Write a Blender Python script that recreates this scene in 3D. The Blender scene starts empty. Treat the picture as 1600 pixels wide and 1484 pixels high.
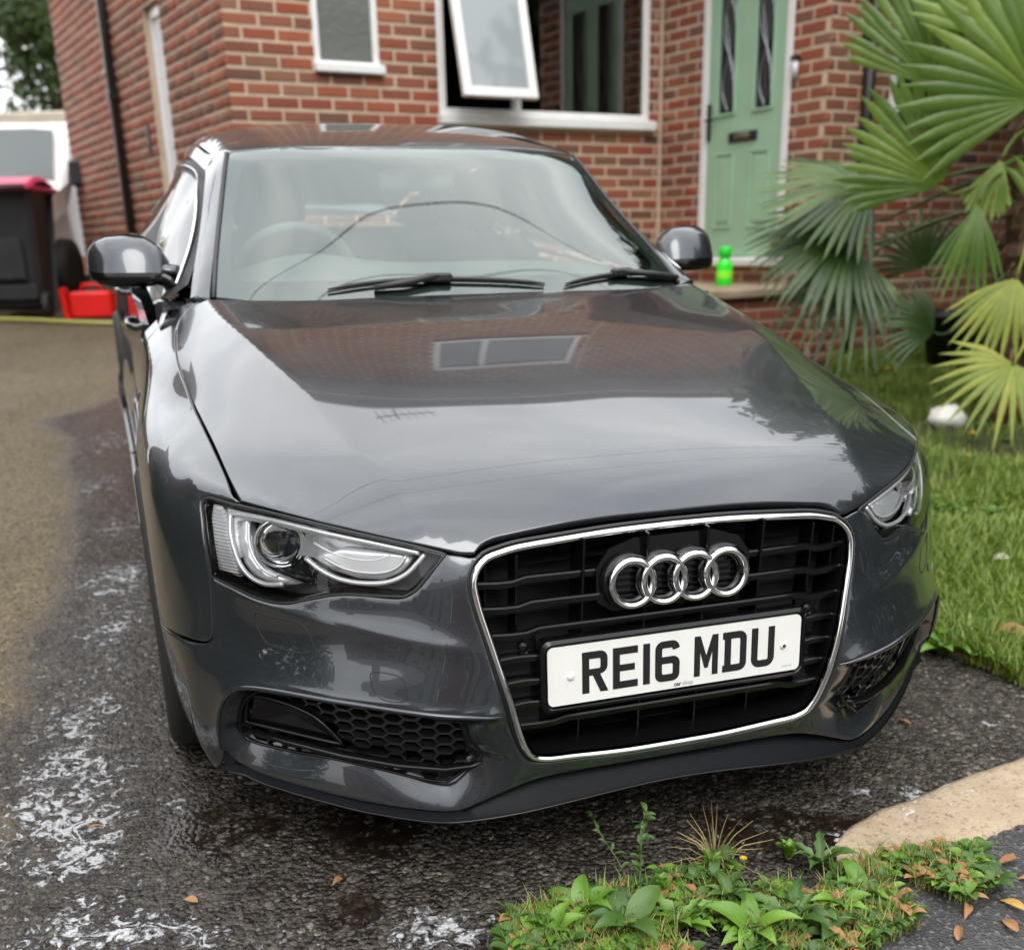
import bpy, bmesh, math, random, numpy as np
from mathutils import Vector, Matrix, noise
from mathutils.bvhtree import BVHTree
from mathutils.geometry import delaunay_2d_cdt
random.seed(7)
SC = bpy.context.scene
COL = SC.collection
PI = math.pi

# ------------------------------------------------------------------ camera
cd = bpy.data.cameras.new('camera'); cam = bpy.data.objects.new('camera', cd); COL.objects.link(cam); SC.camera = cam
_R = Vector((0.999682, -0.008827, -0.023601)); _F = Vector((0, 0.936635, -0.350308)); _U = Vector((0.025197, 0.350197, 0.936337))
CAMP = Vector((0, 0, 1.3))
cam.matrix_world = Matrix(((_R.x, _U.x, -_F.x, CAMP.x), (_R.y, _U.y, -_F.y, CAMP.y), (_R.z, _U.z, -_F.z, CAMP.z), (0, 0, 0, 1)))
cd.sensor_fit = 'HORIZONTAL'; cd.sensor_width = 36; cd.lens = 1725 / 1600 * 36
cd.shift_x = 0; cd.shift_y = (1025 - 742) / 1600
cd.clip_start = 0.05; cd.clip_end = 600
cd.dof.use_dof = True; cd.dof.focus_distance = 2.05; cd.dof.aperture_fstop = (cd.lens / 1000) / 0.0125

def w2px(p):
    q = Vector(p) - CAMP
    d = q.dot(_F)
    return (800 + 1725 * q.dot(_R) / d, 1025 - 1725 * q.dot(_U) / d, d)

# ------------------------------------------------------------------ world: overcast
W = bpy.data.worlds.new('World'); SC.world = W; W.use_nodes = True
nt = W.node_tree; nt.nodes.clear()
SUN_EL, SUN_AZ = math.radians(48), math.radians(-75)     # azimuth measured from +X towards +Y
def N(t, ty, **k):
    n = t.nodes.new(ty)
    for a, b in k.items():
        if a in ('location',): continue
        setattr(n, a, b)
    return n
def L(t, a, b): t.links.new(a, b)
sky = N(nt, 'ShaderNodeTexSky', sky_type='NISHITA', sun_disc=False, sun_elevation=SUN_EL)
sky.sun_rotation = math.radians(90) - SUN_AZ
sky.dust_density = 4; sky.air_density = 1.0
tc = N(nt, 'ShaderNodeTexCoord')
mp = N(nt, 'ShaderNodeMapping'); mp.inputs['Scale'].default_value = (1, 1, 2.6)
L(nt, tc.outputs['Generated'], mp.inputs[0])
no1 = N(nt, 'ShaderNodeTexNoise'); no1.inputs['Scale'].default_value = 2.2; no1.inputs['Detail'].default_value = 7; no1.inputs['Roughness'].default_value = .55; no1.inputs['Distortion'].default_value = .5
L(nt, mp.outputs[0], no1.inputs[0])
rp = N(nt, 'ShaderNodeValToRGB'); rp.color_ramp.elements[0].position = .30; rp.color_ramp.elements[1].position = .72
rp.color_ramp.elements[0].color = (9.6, 10.0, 10.7, 1); rp.color_ramp.elements[1].color = (16.5, 16.4, 16.2, 1)
L(nt, no1.outputs[0], rp.inputs[0])
mx = N(nt, 'ShaderNodeMix', data_type='RGBA'); mx.inputs[0].default_value = .93
L(nt, sky.outputs[0], mx.inputs[6]); L(nt, rp.outputs[0], mx.inputs[7])
# overcast sky: brighter towards the zenith
sx = N(nt, 'ShaderNodeSeparateXYZ'); L(nt, tc.outputs['Generated'], sx.inputs[0])
gr = N(nt, 'ShaderNodeMapRange'); gr.clamp = True; L(nt, sx.outputs['Z'], gr.inputs[0])
for i_, x_ in enumerate((0., 1., .75, 1.5)): gr.inputs[i_ + 1].default_value = x_
vm = N(nt, 'ShaderNodeVectorMath', operation='SCALE'); L(nt, mx.outputs[2], vm.inputs[0]); L(nt, gr.outputs[0], vm.inputs['Scale'])
bg = N(nt, 'ShaderNodeBackground'); bg.inputs[1].default_value = .12
L(nt, vm.outputs[0], bg.inputs[0])
wo = N(nt, 'ShaderNodeOutputWorld'); L(nt, bg.outputs[0], wo.inputs[0])
sd = bpy.data.lights.new('sun', 'SUN'); sd.energy = 1.0; sd.angle = math.radians(30); sd.color = (1, .97, .92)
so = bpy.data.objects.new('sun', sd); COL.objects.link(so)
so.rotation_euler = Vector((math.cos(SUN_AZ) * math.cos(SUN_EL), math.sin(SUN_AZ) * math.cos(SUN_EL), math.sin(SUN_EL))).to_track_quat('Z', 'Y').to_euler()
SC.view_settings.view_transform = 'Standard'; SC.view_settings.look = 'None'; SC.view_settings.exposure = .46; SC.view_settings.gamma = 1
SC.view_settings.use_curve_mapping = False
SC.cycles.use_denoising = True
SC.cycles.max_bounces = 10; SC.cycles.transparent_max_bounces = 24; SC.cycles.transmission_bounces = 8; SC.cycles.glossy_bounces = 5; SC.cycles.diffuse_bounces = 3
SC.cycles.caustics_reflective = False; SC.cycles.caustics_refractive = False
SC.cycles.sample_clamp_indirect = 6

# ------------------------------------------------------------------ helpers
def mat(name, base=(.5, .5, .5), rough=.5, metal=0., coat=0., spec=None, ior=None, coatrough=.03, emis=None):
    m = bpy.data.materials.new(name); m.use_nodes = True
    b = m.node_tree.nodes['Principled BSDF']
    b.inputs['Base Color'].default_value = (*base, 1); b.inputs['Roughness'].default_value = rough
    b.inputs['Metallic'].default_value = metal; b.inputs['Coat Weight'].default_value = coat; b.inputs['Coat Roughness'].default_value = coatrough
    if spec is not None: b.inputs['Specular IOR Level'].default_value = spec
    if ior: b.inputs['IOR'].default_value = ior
    return m
def nodes(m): return m.node_tree, m.node_tree.nodes['Principled BSDF']
def texco(t, obj=True):
    c = N(t, 'ShaderNodeTexCoord'); return c.outputs['Object' if obj else 'Generated']
def worldpos(t):
    return N(t, 'ShaderNodeNewGeometry').outputs['Position']
def noi(t, vec, scale, detail=4, rough=.5, dist=0.):
    n = N(t, 'ShaderNodeTexNoise'); n.inputs['Scale'].default_value = scale; n.inputs['Detail'].default_value = detail
    n.inputs['Roughness'].default_value = rough; n.inputs['Distortion'].default_value = dist
    if vec is not None: L(t, vec, n.inputs[0])
    return n.outputs[0]
def voro(t, vec, scale, feature='F1', out='Distance', rnd=1.):
    n = N(t, 'ShaderNodeTexVoronoi', feature=feature); n.inputs['Scale'].default_value = scale; n.inputs['Randomness'].default_value = rnd
    L(t, vec, n.inputs['Vector']); return n.outputs[out]
def ramp(t, fac, stops, interp='LINEAR'):
    n = N(t, 'ShaderNodeValToRGB'); cr = n.color_ramp; cr.interpolation = interp
    while len(cr.elements) < len(stops): cr.elements.new(.5)
    for e, (p, c) in zip(cr.elements, stops):
        e.position = p; e.color = (c, c, c, 1) if not hasattr(c, '__len__') else (*c, 1)
    L(t, fac, n.inputs[0]); return n.outputs[0]
def mixc(t, fac, a, b, mode='MIX'):
    n = N(t, 'ShaderNodeMix', data_type='RGBA', blend_type=mode)
    for s, v in ((n.inputs[0], fac), (n.inputs[6], a), (n.inputs[7], b)):
        if hasattr(v, 'is_linked') or hasattr(v, 'links'): L(t, v, s)
        elif hasattr(v, '__len__'): s.default_value = (*v, 1)
        else: s.default_value = v
    return n.outputs[2]
def mth(t, op, a, b=None, c=None, clamp=False):
    n = N(t, 'ShaderNodeMath', operation=op, use_clamp=clamp)
    for s, v in zip(n.inputs, (a, b, c)):
        if v is None: continue
        if hasattr(v, 'links'): L(t, v, s)
        else: s.default_value = v
    return n.outputs[0]
def mapr(t, v, a, b, c=0., d=1.):
    n = N(t, 'ShaderNodeMapRange'); n.clamp = True
    L(t, v, n.inputs[0])
    for i, x in enumerate((a, b, c, d)): n.inputs[i + 1].default_value = x
    return n.outputs[0]
def bump(t, b, h, strength=.3, dist=.01, normal=None):
    n = N(t, 'ShaderNodeBump'); n.inputs['Strength'].default_value = strength; n.inputs['Distance'].default_value = dist
    L(t, h, n.inputs['Height'])
    if normal is not None: L(t, normal, n.inputs['Normal'])
    if b is not None: L(t, n.outputs[0], b.inputs['Normal'])
    return n.outputs[0]

def tag(o, label=None, cat=None, group=None, kind=None):
    if label: o['label'] = label
    if cat: o['category'] = cat
    if group: o['group'] = group
    if kind: o['kind'] = kind
    return o
def empty(name, loc=(0, 0, 0), rz=0, parent=None):
    o = bpy.data.objects.new(name, None); COL.objects.link(o); o.location = loc; o.rotation_euler = (0, 0, rz)
    o.empty_display_size = .1
    if parent: o.parent = parent
    return o
def mesh_obj(name, V, F, m, parent=None, smooth=False, normals=None):
    me = bpy.data.meshes.new(name); me.from_pydata([tuple(v) for v in V], [], [tuple(f) for f in F])
    if m is not None:
        for x in (m if isinstance(m, (list, tuple)) else [m]): me.materials.append(x)
    if smooth:
        me.polygons.foreach_set('use_smooth', [True] * len(me.polygons))
    me.update()
    if normals is not None: me.normals_split_custom_set_from_vertices([tuple(n) for n in normals])
    o = bpy.data.objects.new(name, me); COL.objects.link(o)
    if parent: o.parent = parent
    return o
class MB:
    def __init__(s): s.V = []; s.F = []
    def add(s, V, F):
        n = len(s.V); s.V += [tuple(v) for v in V]; s.F += [tuple(i + n for i in f) for f in F]; return s
    def box(s, a, b, M=None):
        (x0, y0, z0), (x1, y1, z1) = a, b
        V = [(x0, y0, z0), (x1, y0, z0), (x1, y1, z0), (x0, y1, z0), (x0, y0, z1), (x1, y0, z1), (x1, y1, z1), (x0, y1, z1)]
        if M is not None: V = [M @ Vector(v) for v in V]
        return s.add(V, [(0, 3, 2, 1), (4, 5, 6, 7), (0, 1, 5, 4), (1, 2, 6, 5), (2, 3, 7, 6), (3, 0, 4, 7)])
    def bbox(s, a, b, c=.004, M=None):
        """box with chamfered edges"""
        (x0, y0, z0), (x1, y1, z1) = a, b
        V = []
        for z, k in ((z0, c), (z0 + c, 0), (z1 - c, 0), (z1, c)):
            d = c if k == 0 else c
            xs = (x0 + k, x1 - k); ys = (y0 + k, y1 - k)
            V += [(x0 + c if k == 0 else x0 + 2 * c, ys[0], z), (x1 - c if k == 0 else x1 - 2 * c, ys[0], z), (xs[1], y0 + c if k == 0 else y0 + 2 * c, z), (xs[1], y1 - c if k == 0 else y1 - 2 * c, z),
                  (x1 - c if k == 0 else x1 - 2 * c, ys[1], z), (x0 + c if k == 0 else x0 + 2 * c, ys[1], z), (xs[0], y1 - c if k == 0 else y1 - 2 * c, z), (xs[0], y0 + c if k == 0 else y0 + 2 * c, z)]
        if M is not None: V = [M @ Vector(v) for v in V]
        F = [tuple(reversed(range(8))), tuple(range(24, 32))]
        for r in range(3):
            for i in range(8):
                j = (i + 1) % 8; F.append((r * 8 + i, r * 8 + j, r * 8 + 8 + j, r * 8 + 8 + i))
        return s.add(V, F)
    def tube(s, pts, r, n=8, closed=False, cap=True, sx=1., up=None, prof=None):
        pts = [Vector(p) for p in pts]; m = len(pts)
        rs = r if hasattr(r, '__len__') else [r] * m
        V = []; nrm = None
        for i in range(m):
            a = pts[i - 1] if (i > 0 or closed) else pts[i]; b = pts[(i + 1) % m] if (i < m - 1 or closed) else pts[i]
            t = (b - a)
            if t.length < 1e-9: t = Vector((0, 0, 1))
            t.normalize()
            if up is not None: nrm = Vector(up) if not callable(up) else Vector(up(pts[i]))
            elif nrm is None: nrm = Vector((0, 0, 1)) if abs(t.z) < .9 else Vector((1, 0, 0))
            nn = nrm - t * nrm.dot(t)
            if nn.length < 1e-6: nn = t.orthogonal()
            nn.normalize(); bb = t.cross(nn)
            if up is None: nrm = nn
            if prof is None:
                for k in range(n):
                    th = 2 * PI * k / n; V.append(pts[i] + nn * (math.cos(th) * rs[i]) + bb * (math.sin(th) * rs[i] * sx))
            else:
                for (pa, pb) in prof: V.append(pts[i] + nn * pa * rs[i] + bb * pb * rs[i])
        k = n if prof is None else len(prof)
        F = []
        for i in range(m if closed else m - 1):
            j = (i + 1) % m
            for q in range(k):
                w = (q + 1) % k; F.append((i * k + q, i * k + w, j * k + w, j * k + q))
        if not closed and cap: F += [tuple(reversed(range(k))), tuple(range((m - 1) * k, m * k))]
        return s.add(V, F)
    def lathe(s, prof, n=24, axis='z', c=(0, 0, 0), arc=2 * PI):
        V = []; m = len(prof); full = abs(arc - 2 * PI) < 1e-6
        for i in range(n if full else n + 1):
            th = arc * i / n; ct, st = math.cos(th), math.sin(th)
            for r, h in prof:
                p = (r * ct, r * st, h) if axis == 'z' else ((h, r * ct, r * st) if axis == 'x' else (r * ct, h, r * st))
                V.append((p[0] + c[0], p[1] + c[1], p[2] + c[2]))
        F = []
        for i in range(n):
            j = (i + 1) % n if full else i + 1
            for q in range(m - 1): F.append((i * m + q, j * m + q, j * m + q + 1, i * m + q + 1))
        return s.add(V, F)
    def prism(s, poly, h0, h1, fn=None):
        """extrude 2D poly; fn maps (a,b,h)->3D"""
        fn = fn or (lambda a, b, h: (a, b, h)); n = len(poly)
        V = [fn(a, b, h0) for a, b in poly] + [fn(a, b, h1) for a, b in poly]
        F = [tuple(reversed(range(n))), tuple(range(n, 2 * n))] + [(i, (i + 1) % n, n + (i + 1) % n, n + i) for i in range(n)]
        return s.add(V, F)
    def build(s, name, m, parent=None, smooth=False):
        return mesh_obj(name, s.V, s.F, m, parent, smooth)
def autosmooth(o, ang=35):
    me = o.data
    me.polygons.foreach_set('use_smooth', [True] * len(me.polygons))
    bm = bmesh.new(); bm.from_mesh(me); a = math.radians(ang)
    for e in bm.edges:
        if len(e.link_faces) == 2 and e.calc_face_angle(0) > a: e.smooth = False
    bm.to_mesh(me); bm.free(); return o
def spline(pts, step, closed=False, corners=()):
    """Catmull-Rom resample; corners: indices kept sharp"""
    P = [Vector(p) for p in pts]; n = len(P); out = []
    segs = n if closed else n - 1
    for i in range(segs):
        p1, p2 = P[i], P[(i + 1) % n]
        p0 = P[(i - 1) % n] if (closed or i > 0) else p1 + (p1 - p2)
        p3 = P[(i + 2) % n] if (closed or i < n - 2) else p2 + (p2 - p1)
        if i in corners: p0 = p1 + (p1 - p2)
        if (i + 1) % n in corners: p3 = p2 + (p2 - p1)
        d = (p2 - p1).length; k = max(1, int(round(d / step)))
        t01, t12, t23 = max((p1 - p0).length, 1e-6) ** .5, max(d, 1e-6) ** .5, max((p3 - p2).length, 1e-6) ** .5
        m1 = (p2 - p1) + t12 * ((p1 - p0) / t01 - (p2 - p0) / (t01 + t12))
        m2 = (p2 - p1) + t12 * ((p3 - p2) / t23 - (p3 - p1) / (t12 + t23))
        for q in range(k):
            t = q / k; h = t * t * (3 - 2 * t)
            out.append(p1 * (1 - h) + p2 * h + m1 * (t * (1 - t) ** 2) - m2 * (t * t * (1 - t)))
    if not closed: out.append(P[-1])
    return out

# ================================================================== CAR
CAR_M = Matrix(((0.947482, -0.318563, 0.028207, 0.296298), (0.319778, 0.944933, -0.069597, 1.94692), (-0.004483, 0.074962, 0.997176, 0.121816), (0, 0, 0, 1)))
GN = Vector((0.028207, -0.069597, 0.997176)); GO = Vector((0.296298, 1.94692, 0.121816))
def gz(x, y):
    yy = min(max(y, -1.2), 13.0)
    return GO.z - (GN.x * (x - GO.x) + GN.y * (yy - GO.y)) / GN.z

def car_paint():
    m = mat('grey_metallic_paint', (.034, .037, .041), .26, .62, 1., coatrough=.0)
    t, b = nodes(m)
    v = texco(t)
    fl = voro(t, v, 2600, out='Color')
    sep = N(t, 'ShaderNodeSeparateColor'); L(t, fl, sep.inputs[0])
    c = mixc(t, mapr(t, sep.outputs[0], .0, 1., 0, 1), (.025, .029, .034), (.052, .059, .068)); L(t, c, b.inputs['Base Color'])
    L(t, mapr(t, noi(t, v, 9, 5), .35, .8, .22, .31), b.inputs['Roughness'])
    b.inputs['Coat IOR'].default_value = 1.52
    # faint orange peel and dust
    L(t, mapr(t, noi(t, v, 3, 6, .7), .55, .9, .0, .05), b.inputs['Coat Roughness'])
    return m
PAINT = car_paint()
BLACKG = mat('gloss_black_trim', (.004, .004, .0045), .16, 0, 0, spec=.4)
BLACKM = mat('matt_black_plastic', (.018, .018, .019), .5)
_t, _b = nodes(BLACKM); bump(_t, _b, noi(_t, texco(_t), 700, 2), .15, .0006)
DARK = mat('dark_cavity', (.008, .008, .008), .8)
CHROME = mat('chrome', (.74, .75, .76), .07, 1.)
_t, _b = nodes(CHROME); L(_t, mapr(_t, noi(_t, texco(_t), 25, 5), .4, .8, .05, .16), _b.inputs['Roughness'])
SILVER = mat('satin_reflector', (.62, .63, .65), .22, 1.)
RUBBER = mat('tyre_rubber', (.018, .018, .018), .7)
WHITEP = mat('frosted_light_guide', (.72, .74, .76), .25, 0, .6)
ALLOY = mat('alloy_wheel', (.32, .33, .34), .3, .9)

def glass_mat(name, tint=(1, 1, 1), ior=1.5, refl=(1, 1, 1), base=0.0):
    """thin pane: fresnel reflection over a tinted see-through"""
    m = bpy.data.materials.new(name); m.use_nodes = True; t = m.node_tree; t.nodes.clear()
    o = N(t, 'ShaderNodeOutputMaterial'); g = N(t, 'ShaderNodeBsdfGlossy'); g.inputs['Roughness'].default_value = .0; g.inputs['Color'].default_value = (*refl, 1)
    tr = N(t, 'ShaderNodeBsdfTransparent'); tr.inputs['Color'].default_value = (*tint, 1)
    f = N(t, 'ShaderNodeFresnel'); f.inputs[0].default_value = ior
    ms = N(t, 'ShaderNodeMixShader')
    fac = f.outputs[0]
    if base: fac = mth(t, 'ADD', fac, base, clamp=True)
    L(t, fac, ms.inputs[0]); L(t, tr.outputs[0], ms.inputs[1]); L(t, g.outputs[0], ms.inputs[2]); L(t, ms.outputs[0], o.inputs[0])
    return m
WGLASS = glass_mat('windscreen_glass', (.70, .84, .78), 1.95, (.93, 1., .97))
SGLASS = glass_mat('side_glass', (.10, .13, .12), 1.7)
LENS = glass_mat('headlight_lens', (.97, .98, .985), 1.42)

def tris(F):
    T = []
    for f in F:
        if len(f) == 4: T += [(f[0], f[1], f[2]), (f[0], f[2], f[3])]
        else: T.append(tuple(f))
    return T
class Base:
    def __init__(s, P, F, Nn):
        s.P = P; s.N = Nn; s.T = tris(F); s.b = BVHTree.FromPolygons([tuple(p) for p in P], s.T)
    def fin(s, h, d):
        loc, nn, i, _ = h
        if loc is None: return None
        a, b, c = s.T[i]; A, B, C = Vector(s.P[a]), Vector(s.P[b]), Vector(s.P[c])
        v0, v1, v2 = B - A, C - A, loc - A
        d00, d01, d11, d20, d21 = v0.dot(v0), v0.dot(v1), v1.dot(v1), v2.dot(v0), v2.dot(v1)
        dn = d00 * d11 - d01 * d01
        if abs(dn) < 1e-18: w = (1, 0, 0)
        else:
            v = (d11 * d20 - d01 * d21) / dn; w_ = (d00 * d21 - d01 * d20) / dn; w = (1 - v - w_, v, w_)
        n = Vector(s.N[a]) * w[0] + Vector(s.N[b]) * w[1] + Vector(s.N[c]) * w[2]; n.normalize()
        if n.dot(d) > 0 and d is not None and False: n = -n
        return loc, n
    def ray(s, o, d): return s.fin(s.b.ray_cast(o, d), d)
    def near(s, p): return s.fin(s.b.find_nearest(p), None)

class Proj:
    """maps surface points <-> a 2D parameter plane"""
    def __init__(s, base, kind, d=None):
        s.base = base; s.kind = kind
        if kind == 'par':
            s.d = Vector(d).normalized(); a = Vector((0, 0, 1)) if abs(s.d.z) < .9 else Vector((0, 1, 0))
            s.e1 = a.cross(s.d).normalized(); s.e2 = s.d.cross(s.e1)
    def to2(s, p):
        p = Vector(p)
        if s.kind == 'belt': return (math.atan2(p.x, 1.3 - p.y) * 1.25, p.z)
        return (p.dot(s.e1), p.dot(s.e2))
    def hit(s, u, v):
        if s.kind == 'belt':
            a = u / 1.25; r = s.base.ray(Vector((0, 1.3, v)), Vector((math.sin(a), -math.cos(a), 0)))
        else:
            o = s.e1 * u + s.e2 * v + s.d * 6; r = s.base.ray(o, -s.d)
        if r is None: return None
        loc, n = r
        if s.kind == 'belt':
            a = u / 1.25
            if n.dot(Vector((math.sin(a), -math.cos(a), 0))) < 0: n = -n
        elif n.dot(s.d) < 0: n = -n
        return loc, n
    def pt(s, u, v, off=0.):
        h = s.hit(u, v)
        return None if h is None else h[0] + h[1] * off

def inpoly(P, poly):
    x, y = P[:, 0], P[:, 1]; r = np.zeros(len(P), bool); n = len(poly)
    for i in range(n):
        x0, y0 = poly[i]; x1, y1 = poly[(i + 1) % n]
        c = ((y0 > y) != (y1 > y))
        if c.any():
            xi = x0 + (y - y0) * (x1 - x0) / ((y1 - y0) if y1 != y0 else 1e-12); r ^= c & (x < xi)
    return r
def pdist(P, line, closed=False):
    """distance of points to polyline"""
    L_ = np.array(line, float); D = np.full(len(P), 1e9)
    for i in range(len(L_) if closed else len(L_) - 1):
        a, b = L_[i], L_[(i + 1) % len(L_)]; ab = b - a; t = np.clip(((P - a) @ ab) / max(ab @ ab, 1e-15), 0, 1)
        D = np.minimum(D, np.hypot(*(P - a - t[:, None] * ab).T))
    return D
def area2(p): return sum(p[i][0] * p[(i + 1) % len(p)][1] - p[(i + 1) % len(p)][0] * p[i][1] for i in range(len(p))) / 2
def offset_poly(poly, d):
    """positive d moves inwards"""
    s = 1 if area2(poly) > 0 else -1; n = len(poly); out = []
    for i in range(n):
        a, b, c = Vector(poly[i - 1]), Vector(poly[i]), Vector(poly[(i + 1) % n])
        e1 = (b - a); e2 = (c - b)
        if e1.length < 1e-9 or e2.length < 1e-9: out.append(tuple(b)); continue
        e1.normalize(); e2.normalize()
        n1 = Vector((-e1.y, e1.x)) * s; n2 = Vector((-e2.y, e2.x)) * s; m = n1 + n2
        if m.length < 1e-6: m = n1
        m.normalize(); k = 1 / max(m.dot(n1), .5)
        out.append(tuple(b + m * d * k))
    return out
def outline2(proj, pts, step, closed=True, corners=()):
    return [(p.x, p.y) for p in spline([(*proj.to2(p), 0) for p in pts], step, closed, corners)]

def panel(name, proj, m, parent, outline=None, poly=None, holes=(), res=.012, step=.008, corners=(), disp=None, gap=.002, flange=.012,
          off=0., edge=.0025, drop=.0012, mirror=False, hole_flange=None, custom=True, bres=None):
    """outline: 3D surface points (or poly: 2D param points). returns object"""
    P2 = poly if poly is not None else outline2(proj, outline, step, True, corners)
    if area2(P2) < 0: P2 = P2[::-1]
    if gap: P2 = offset_poly(P2, gap)
    HL = [h if area2(h) < 0 else h[::-1] for h in holes]
    ringB = offset_poly(P2, edge) if edge else []
    hB = [offset_poly(h, -edge) for h in HL] if edge else []
    A = np.array(P2); mn, mxx = A.min(0), A.max(0)
    gx = np.arange(mn[0] + res * .5, mxx[0], res); gy = np.arange(mn[1] + res * .5, mxx[1], res)
    G = np.array([(x + (res * .5 if j % 2 else 0), y) for j, y in enumerate(gy) for x in gx])
    if len(G):
        ok = inpoly(G, P2)
        G = G[ok]
        if len(G): G = G[pdist(G, ringB if edge else P2, True) > res * .4]
        if len(G): G = G[inpoly(G, ringB if edge else P2)]
        for h in (hB if edge else HL):
            if len(G): G = G[~inpoly(G, h)]
            if len(G): G = G[pdist(G, h, True) > res * .4]
    pts = []; edges = []; lab = []
    def addring(r, l):
        n0 = len(pts); pts.extend([Vector((x, y)) for x, y in r]); lab.extend([l] * len(r))
        edges.extend([(n0 + i, n0 + (i + 1) % len(r)) for i in range(len(r))])
    addring(P2, 1)
    if edge: addring(ringB, 2)
    for h in HL: addring(h, 1)
    for h in hB: addring(h, 2)
    pts.extend([Vector(g) for g in G]); lab.extend([0] * len(G))
    ov, oe, of, iv, _, _ = delaunay_2d_cdt(pts, edges, [], 0, 1e-6)
    lb = []
    for src in iv: lb.append(max((lab[i] for i in src if i < len(lab)), default=0) if src else 0)
    U = np.array([(v.x, v.y) for v in ov])
    cen = np.array([U[list(f)].mean(0) for f in of]); keep = inpoly(cen, P2)
    for h in HL: keep &= ~inpoly(cen, h)
    F = [tuple(f) for f, k in zip(of, keep) if k]
    D = disp(U) if disp is not None else np.zeros(len(U))
    V = []; NN = []
    bad = set()
    for i, (u, v) in enumerate(U):
        h = proj.hit(u, v)
        if h is None:
            h = proj.hit(u * .999, v * .999 + (.001 if v < .4 else 0))
        if h is None: bad.add(i); V.append(Vector((0, 0, 0))); NN.append(Vector((0, 0, 1))); continue
        p, n = h
        o_ = off + D[i] - (drop if lb[i] == 1 and edge else 0)
        V.append(p + n * o_); NN.append(n)
    F = [f for f in F if not any(i in bad for i in f)]
    # orient
    F2 = []
    for f in F:
        a, b, c = V[f[0]], V[f[1]], V[f[2]]; nn = (b - a).cross(c - a)
        F2.append(f if nn.dot(NN[f[0]]) >= 0 else f[::-1])
    F = F2
    nv = len(V)
    if flange:
        cnt = {}
        for f in F:
            for i in range(len(f)):
                e = (f[i], f[(i + 1) % len(f)]); cnt[e] = 1
        bd = [e for e in cnt if (e[1], e[0]) not in cnt]
        mp_ = {}
        hp = [(h, hole_flange) for h in HL] if hole_flange else []
        for a, b in bd:
            for q in (a, b):
                if q not in mp_:
                    fl = flange
                    if hp:
                        for h, w in hp:
                            if pdist(U[q:q + 1], h, True)[0] < 1e-4: fl = w
                    mp_[q] = len(V); V.append(V[q] - NN[q] * fl); NN.append(NN[q])
            F.append((b, a, mp_[a], mp_[b]))
    used = sorted({i for f in F for i in f}); re = {i: k for k, i in enumerate(used)}
    V = [V[i] for i in used]; F = [tuple(re[i] for i in f) for f in F]; NN = [NN[i] for i in used]
    if mirror:
        V = [Vector((-p.x, p.y, p.z)) for p in V]; NN = [Vector((-p.x, p.y, p.z)) for p in NN]; F = [f[::-1] for f in F]
    # clean normals: surface normals inside, a rounded edge on the rim
    nf0 = [f for f in F if len(f) == 3]
    VA = np.array([tuple(v) for v in V]); NA = np.array([tuple(n) for n in NN])
    if disp is not None and nf0:
        T_ = np.array(nf0); fn = np.cross(VA[T_[:, 1]] - VA[T_[:, 0]], VA[T_[:, 2]] - VA[T_[:, 0]]); acc = np.zeros_like(VA)
        for k in range(3): np.add.at(acc, T_[:, k], fn)
        ln = np.linalg.norm(acc, axis=1); ok = ln > 1e-12; acc[ok] /= ln[ok][:, None]; NA[ok] = acc[ok]
    loops = [P2] + HL
    out2 = {}
    for li_, lp in enumerate(loops):
        n_ = len(lp); sg = (1 if area2(lp) > 0 else -1) * (1 if li_ == 0 else -1)
        for i in range(n_):
            a_, c_ = lp[i - 1], lp[(i + 1) % n_]; tx, ty = c_[0] - a_[0], c_[1] - a_[1]; l_ = math.hypot(tx, ty) or 1
            out2[i + sum(len(q) for q in loops[:li_])] = (lp[i][0], lp[i][1], ty / l_ * sg, -tx / l_ * sg)
    OK_ = np.array([q[:2] for q in out2.values()]); OD_ = np.array([q[2:] for q in out2.values()])
    inv = {k: i for i, k in enumerate(used)}
    if mirror: NA[:, 0] *= 1
    for i in range(len(U)):
        if lb[i] != 1 or i not in inv: continue
        j = int(np.argmin((OK_[:, 0] - U[i][0]) ** 2 + (OK_[:, 1] - U[i][1]) ** 2)); ox, oy = OD_[j]
        p0 = proj.hit(U[i][0] - ox * .003, U[i][1] - oy * .003); p1 = proj.hit(U[i][0] - ox * .0005, U[i][1] - oy * .0005)
        if p0 is None or p1 is None: continue
        o3 = (p1[0] - p0[0])
        if o3.length < 1e-8: continue
        o3.normalize()
        if mirror: o3.x = -o3.x
        nb = Vector(NA[inv[i]]); NA[inv[i]] = (nb + o3 * (.75 if edge else 0)).normalized()
        if flange and i in mp_ and mp_[i] in inv: NA[inv[mp_[i]]] = o3
    o = mesh_obj(name, V, F, m, parent, True)
    me = o.data
    me.normals_split_custom_set_from_vertices([tuple(q) for q in NA])
    return o
def both(fn):
    for s in (False, True): fn(s)
def mir(pts, on): return [Vector((-p[0], p[1], p[2])) if on else Vector(p) for p in pts]

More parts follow.
